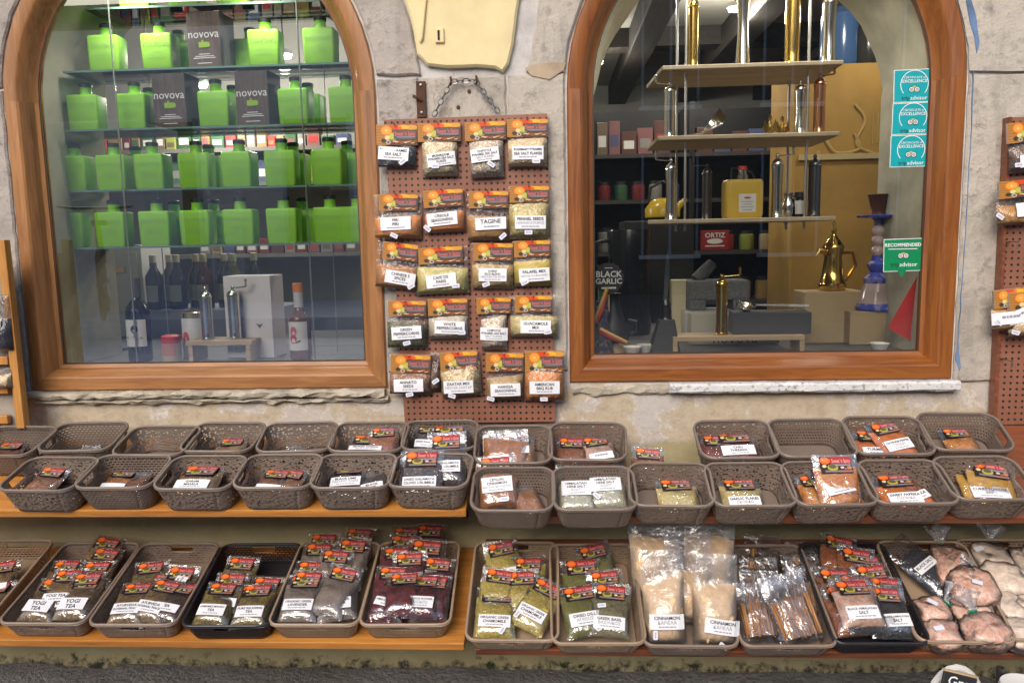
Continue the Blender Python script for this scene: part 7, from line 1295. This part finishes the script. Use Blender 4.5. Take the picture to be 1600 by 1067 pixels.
for k, px in enumerate((248, 262, 284, 304, 326, 349, 372, 395)):
    q = Vector((P(px, 480, 0.86).x, 0.84 + 0.06 * (k % 2), zb + 0.001)); w = tag(empty('wine_bottle', q), 'dark bottle on the grey counter, ' + ords[k] + ' of the row behind the wine bottle', 'bottle', 'dark bottles on the grey counter'); MB().lathe([(0.030, 0), (0.033, 0.005), (0.033, 0.13), (0.014, 0.165), (0.0125, 0.21), (0.0125, 0.212)], 18).build('body', plain('bottle_glass_%d' % (k % 5), BC[k % 5], 0.1), w, smooth=True); MB().lathe([(0.0135, 0.185), (0.0135, 0.2145), (0.01, 0.216)], 14).build('capsule', plain('cream_capsule', (0.5, 0.44, 0.28), 0.5), w, smooth=True); curved_label(0.033, 0.03, 0.095, 0.8, plain('grey_label', (0.36, 0.35, 0.36), 0.6), w)
# lit ceiling lamps, and added unseen lamps that brighten goods and room
M_LAMP = emit('lamp_glow', (1.0, 0.93, 0.82), 14.0)
LAMPS = [(932, 97, 2.3, 7, 'near the brown frame'), (1150, -40, 1.6, 11, 'added out of view high above the black shelving'), (1420, -40, 0.62, 5, 'added out of view above the hookah'), (311, 132, 1.25, 9, 'seen past the second carton'), (443, 86, 1.25, 9, 'seen between two top bottles'), (865, -20, 1.0, 8, 'added out of view behind the pier'),  # lamps above shelving, above hookah and behind pier are added, out of view
         (195, -60, 0, 5.5, 'added out of view inside the arch over the green bottles'), (395, -80, 0, 5.5, 'added out of view inside the arch over the oil cartons'), (1090, -90, 0, 7, 'added out of view inside the arch over the brass mill'), (1290, -110, 0, 7, 'added out of view inside the arch over the silver mills')]  # added unseen spots that brighten the fronts of the displays
for k, (px, py, Y, en, lb) in enumerate(LAMPS):
    q = P(px, py, Y) if Y else Vector((P(px, 0, 0.085).x, 0.085, 2.09)); sz = 0.7 if Y else 0.45
    if Y and q.z > ZC - 0.1: q.z = ZC - 0.1
    w = tag(empty('shop_lamp', q), 'round white lamp ' + lb, 'lamp', 'lit lamps in the shop'); MB().lathe([(0.055 * sz, 0.0), (0.055 * sz, 0.019)], 20).build('housing', M_WHITE, w, smooth=True); MB().lathe([(0.045 * sz, -0.012), (0.045 * sz, -0.0005)], 20).build('bulb', M_LAMP, w)
    MB().tube([(0, 0, 0.019), (0, 0, (ZC - q.z) if Y else 0.09)], 0.003, 6).build('cord', M_CAP, w)
    ld = bpy.data.lights.new('lamp_light', 'POINT' if Y else 'SPOT'); ld.energy = en; ld.shadow_soft_size = 0.04; ld.color = (1.0, 0.93, 0.82)
    if not Y: ld.spot_size = R(130); ld.spot_blend = 0.7
    lo = bpy.data.objects.new('lamp_light', ld); col.objects.link(lo); lo.parent = w; lo.location = (0, 0, -0.055 if Y else -0.02); lo.rotation_euler = (R(0 if Y else 9), 0, 0)

# ================================================================ STREET SIDE: RACK, BASKET, OPPOSITE HOUSES
M_RACK = wood('orange_rack_wood', (0.42, 0.17, 0.035), (0.58, 0.28, 0.07), 'Z', 1.0, 0.4, 0.2)
Yk = -0.10; a, b = P(-2, 375, Yk), P(30, 668, Yk); rk = tag(empty('wooden_rack', (b.x, Yk, b.z)), 'orange wooden display rack leaning at the left edge of the photo', 'rack'); d = a - b
mb = MB(); wv = 0.024; mb.add([(0, -0.012, 0), (wv, -0.012, 0), (wv + d.x, -0.012, d.z), (d.x, -0.012, d.z), (0, 0.014, 0), (wv, 0.014, 0), (wv + d.x, 0.014, d.z), (d.x, 0.014, d.z)], [(0, 1, 2, 3), (7, 6, 5, 4), (0, 4, 5, 1), (1, 5, 6, 2), (2, 6, 7, 3), (3, 7, 4, 0)]); mb.build('post', M_RACK, rk, bevel=0.002)
for py in (563, 608, 655):
    q = P(20, py, Yk) - Vector((b.x, Yk, b.z)); MB().box(q.x - 0.5, q.x - 0.012, -0.006, 0.010, q.z - 0.012, q.z + 0.012).build('rail', M_RACK, rk, bevel=0.002)
MB().box(-0.45, 0.0, 0.016, 0.022, 0.0, d.z * 0.92).build('slatted_back', plain('grey_wood_back', (0.30, 0.26, 0.21), 0.8, vary=0.3), rk)
q = P(2, 548, Yk - 0.014); make_bag('spice_bag', 'dark bag hanging on the orange rack at the left edge', q, (0, 0, 0), 0.075, 0.16, 0.02, 'blacksalt', 0.6, header=None, lines=[], lz=0.5, lw=0.5, group='bags on the orange rack', seed=501); q = P(4, 606, Yk - 0.014); make_bag('spice_bag', 'small pale bag low on the orange rack', q, (0, 0, 0), 0.06, 0.055, 0.012, 'rosemary', 0.7, group='bags on the orange rack', seed=502, zipp=False)
# white rope basket with a chalk sign and a pale pot at the lower right corner
Yq = -0.80; t0 = P(1495, 1043, Yq); M_ROPE = plain('white_rope', (0.62, 0.60, 0.56), 0.9, bmp=0.8, bscale=160)
bs = tag(empty('rope_basket', (t0.x, Yq, 0)), 'white rope basket with an arched handle at the lower right corner', 'basket'); hz_ = t0.z - 0.13
for k in range(int(hz_ / 0.014)): MB().tube([(0.115 * (0.75 + 0.25 * k * 0.014 / hz_) * math.cos(u), 0.08 * (0.75 + 0.25 * k * 0.014 / hz_) * math.sin(u), 0.008 + k * 0.014) for u in [2 * math.pi * i / 26 for i in range(26)]], 0.0082, 6, True).build('rope_coil', M_ROPE, bs, smooth=True)
pts = [(0.060 * math.cos(u), 0, hz_ + 0.13 * math.sin(u)) for u in [math.pi * i / 14 for i in range(15)]]; MB().tube(pts, 0.0075, 8).build('handle', M_ROPE, bs, smooth=True)
sg = tag(empty('chalk_sign', (P(1499, 1060, Yq - 0.03).x, Yq - 0.03, P(1499, 1060, Yq - 0.03).z), (R(-12), R(14), 0)), 'small black chalk sign in front of the rope basket', 'sign'); MB().box(-0.030, 0.034, 0, 0.006, -0.06, 0.008).build('slate', M_CAP, sg, bevel=0.002); MB().box(-0.031, 0.035, -0.001, 0.007, 0.0085, 0.012).build('frame', M_PALEW, sg); flat_text('Gre', 0.026, -0.0008, -0.008, cx=0.0, bold=0.01).build('chalk_lettering', M_WHITE, sg); MB().box(-0.004, 0.004, 0.007, 0.012, -sg.location.z + 0.0, 0.0).build('stake', M_PALEW, sg)
q = P(1606, 1052, Yq); pt_ = tag(empty('pale_pot', (q.x, Yq, 0)), 'pale round pot cut off at the lower right corner', 'pot'); MB().lathe([(0.035, 0), (0.05, 0.05), (0.055, q.z - 0.06), (0.045, q.z - 0.025), (0.038, q.z - 0.03)], 26).build('body', plain('pale_glaze', (0.62, 0.60, 0.56), 0.35), pt_, smooth=True)
q = P(1563, 1042, Yq + 0.05); tag(MB().tube([(0.02, 0, 0), (0.0, 0, q.z)], 0.008, 8).build('dark_stake', M_DARKM, None, (q.x, Yq + 0.05, 0)), 'dark rod standing between the rope basket and the pot', 'rod')
# weeds at the foot of the wall
M_WEED = plain('weed_leaf', (0.06, 0.11, 0.03), 0.7)
for px, lb in ((763, 'tiny weed below the corner of the red brown shelf'), (905, 'tiny weed below the dill tray'), (880, 'smallest weed sprig below the chamomile tray')):
    q = P(px, 1048, -0.01); w = tag(empty('weed', (q.x, -0.01, max(0.0, q.z))), lb, 'weed', 'weeds at the foot of the wall'); rg = random.Random(px)
    for k in range(7):
        a_ = rg.uniform(-1, 1); L = rg.uniform(0.012, 0.03); MB().add([(0, 0, 0), (a_ * L * 0.4 - 0.003, -0.008, L * 0.6), (a_ * L * 0.8, -0.014, L), (a_ * L * 0.4 + 0.004, -0.008, L * 0.6)], [(0, 1, 2, 3)]).build('leaf', M_WEED, w)
# ---- the far side of the street (seen mirrored in the panes)
def mirror_pt(px, py, V): q = P(px, py, V); return Vector((q.x, 0.096 - q.y, q.z))
M_OPP = plain('opposite_plaster', (0.11, 0.10, 0.09), 0.9, vary=0.25, bmp=0.5, bscale=12); M_OPPW = plain('opposite_white_wall', (0.82, 0.82, 0.84), 0.8, vary=0.06); M_STEP = plain('blue_grey_step', (0.50, 0.60, 0.80), 0.6, vary=0.15); M_DARKW = plain('dark_opening', (0.02, 0.02, 0.022), 0.3)
op = tag(empty('opposite_house', (0, -15.0, 0)), 'house across the street, mirrored in the window panes', 'building'); MB().box(-19, 19, -0.5, 0, -0.05, 6.4).build('wall', M_OPP, op)
for x, zq in [(x_, z_) for z_ in (0.9, 4.0) for x_ in (-13, -9.5, -6.4, -3.2, -0.6, 1.9, 4.4, 7.2, 10.4)]:
    f = MB().box(x, x + 1.1, 0.001, 0.03, zq, zq + 2.0).build('window', M_DARKW, op)
    for xx_ in (x - 0.05, x + 0.53, x + 1.1): MB().box(xx_, xx_ + 0.05, 0.0, 0.06, zq - 0.05, zq + 2.05).build('frame', plain('pale_blue_frame', (0.40, 0.46, 0.56), 0.5), f)
    MB().box(x - 0.1, x + 1.2, 0.0, 0.09, zq - 0.14, zq - 0.055).build('sill', M_OPPW, f)
p0, p1 = mirror_pt(60, 500, 5.6), mirror_pt(205, 185, 5.6); tag(MB().box(min(p0.x, p1.x), max(p0.x, p1.x), -6.5, -5.6, 0, p1.z).build('garden_wall', M_OPPW, bevel=0.02), 'white wall end across the street, mirrored in the panes', 'wall')
wh = tag(empty('added_white_house', (-7.6, -9.0, 0)), 'white house added across the street to pale the light framed window', 'building'); MB().box(-6, 5.6, -0.5, 0, -0.05, 4.3).build('wall', M_OPPW, wh)  # added so its mirror image pales the light framed panes
for x in (-4.0, -1.2, 1.6, 3.8):
    f = MB().box(x, x + 0.9, 0.001, 0.03, 1.3, 3.0).build('window', M_DARKW, wh)
    for xx_ in (x - 0.05, x + 0.9): MB().box(xx_, xx_ + 0.05, 0.0, 0.06, 1.25, 3.05).build('frame', plain('pale_blue_frame', (0.40, 0.46, 0.56), 0.5), f)
lv = mirror_pt(352, 436, 5.4); lt = mirror_pt(352, 283, 5.4); sh = tag(empty('louvred_shutter', (lv.x, -5.4, lv.z)), 'white louvred shutter standing on the step across the street', 'shutter'); hh = lt.z - lv.z
for s_ in (-0.16, 0.13): MB().box(s_, s_ + 0.03, -0.02, 0.02, 0, hh).build('stile', M_OPPW, sh)
for k in range(11): MB().box(-0.125, 0.125, -0.012, 0.012, 0.04 + k * hh / 11.5, 0.04 + k * hh / 11.5 + 0.028).build('louvre', M_OPPW, sh)
s0, s1 = mirror_pt(300, 500, 4.6), mirror_pt(300, 545, 4.0)
tag(MB().box(-4.5, 0.0, -6.55, -4.6, -0.02, s0.z).build('stone_step', M_STEP, bevel=0.02), 'upper blue grey stone step across the street', 'step', 'steps across the street'); tag(MB().box(-4.7, 0.1, -4.598, -3.0, -0.02, s1.z).build('stone_step', M_STEP, bevel=0.02), 'lower blue grey stone step across the street', 'step', 'steps across the street')
bc = mirror_pt(150, 470, 4.9); bk_ = tag(empty('bicycle', (bc.x, -4.95, s0.z + 0.002), (0, 0, R(62))), 'black bicycle parked on the step across the street', 'bicycle'); M_TYRE = plain('tyre_rubber', (0.02, 0.02, 0.02), 0.7); M_BIKE = plain('bicycle_paint', (0.015, 0.018, 0.022), 0.3)
for x in (-0.5, 0.5):
    wq = empty('wheel', (x, 0, 0.32), parent=bk_); MB().tube([(0.30 * math.cos(u), 0, 0.30 * math.sin(u)) for u in [2 * math.pi * i / 32 for i in range(32)]], 0.02, 7, True).build('tyre', M_TYRE, wq, smooth=True); MB().lathe([(0.02, -0.04), (0.02, 0.04)], 10).build('hub', M_STEEL, wq, rot=(R(90), 0, 0))
    sp = MB()
    for i in range(12): sp.tube([(0, 0, 0), (0.285 * math.cos(i * math.pi / 6), 0, 0.285 * math.sin(i * math.pi / 6))], 0.0025, 4)
    sp.build('spokes', M_STEEL, wq)
fr_ = MB(); Bk = {'h': (0.36, 0, 0.86), 's': (-0.18, 0, 0.82), 'c': (-0.05, 0, 0.30), 'r': (-0.5, 0, 0.32), 'f': (0.5, 0, 0.32)}
for a_, b_ in (('h', 's'), ('h', 'c'), ('s', 'c'), ('c', 'r'), ('s', 'r'), ('h', 'f')): fr_.tube([Bk[a_], Bk[b_]], 0.017, 8)
fr_.build('frame', M_BIKE, bk_, smooth=True); MB().tube([(0.36, 0, 0.86), (0.34, 0, 0.98)], 0.014, 8).tube([(0.30, -0.30, 1.02), (0.37, -0.16, 1.0), (0.36, 0.16, 1.0), (0.30, 0.30, 1.02)], 0.013, 8).build('handlebar', M_BIKE, bk_, smooth=True); MB().box(-0.32, -0.08, -0.07, 0.07, 0.86, 0.91).build('saddle', M_TYRE, bk_, bevel=0.02); MB().lathe([(0.10, -0.006), (0.10, 0.006)], 18).build('chainring', M_STEEL, bk_, (-0.05, 0.03, 0.30), (R(90), 0, 0))
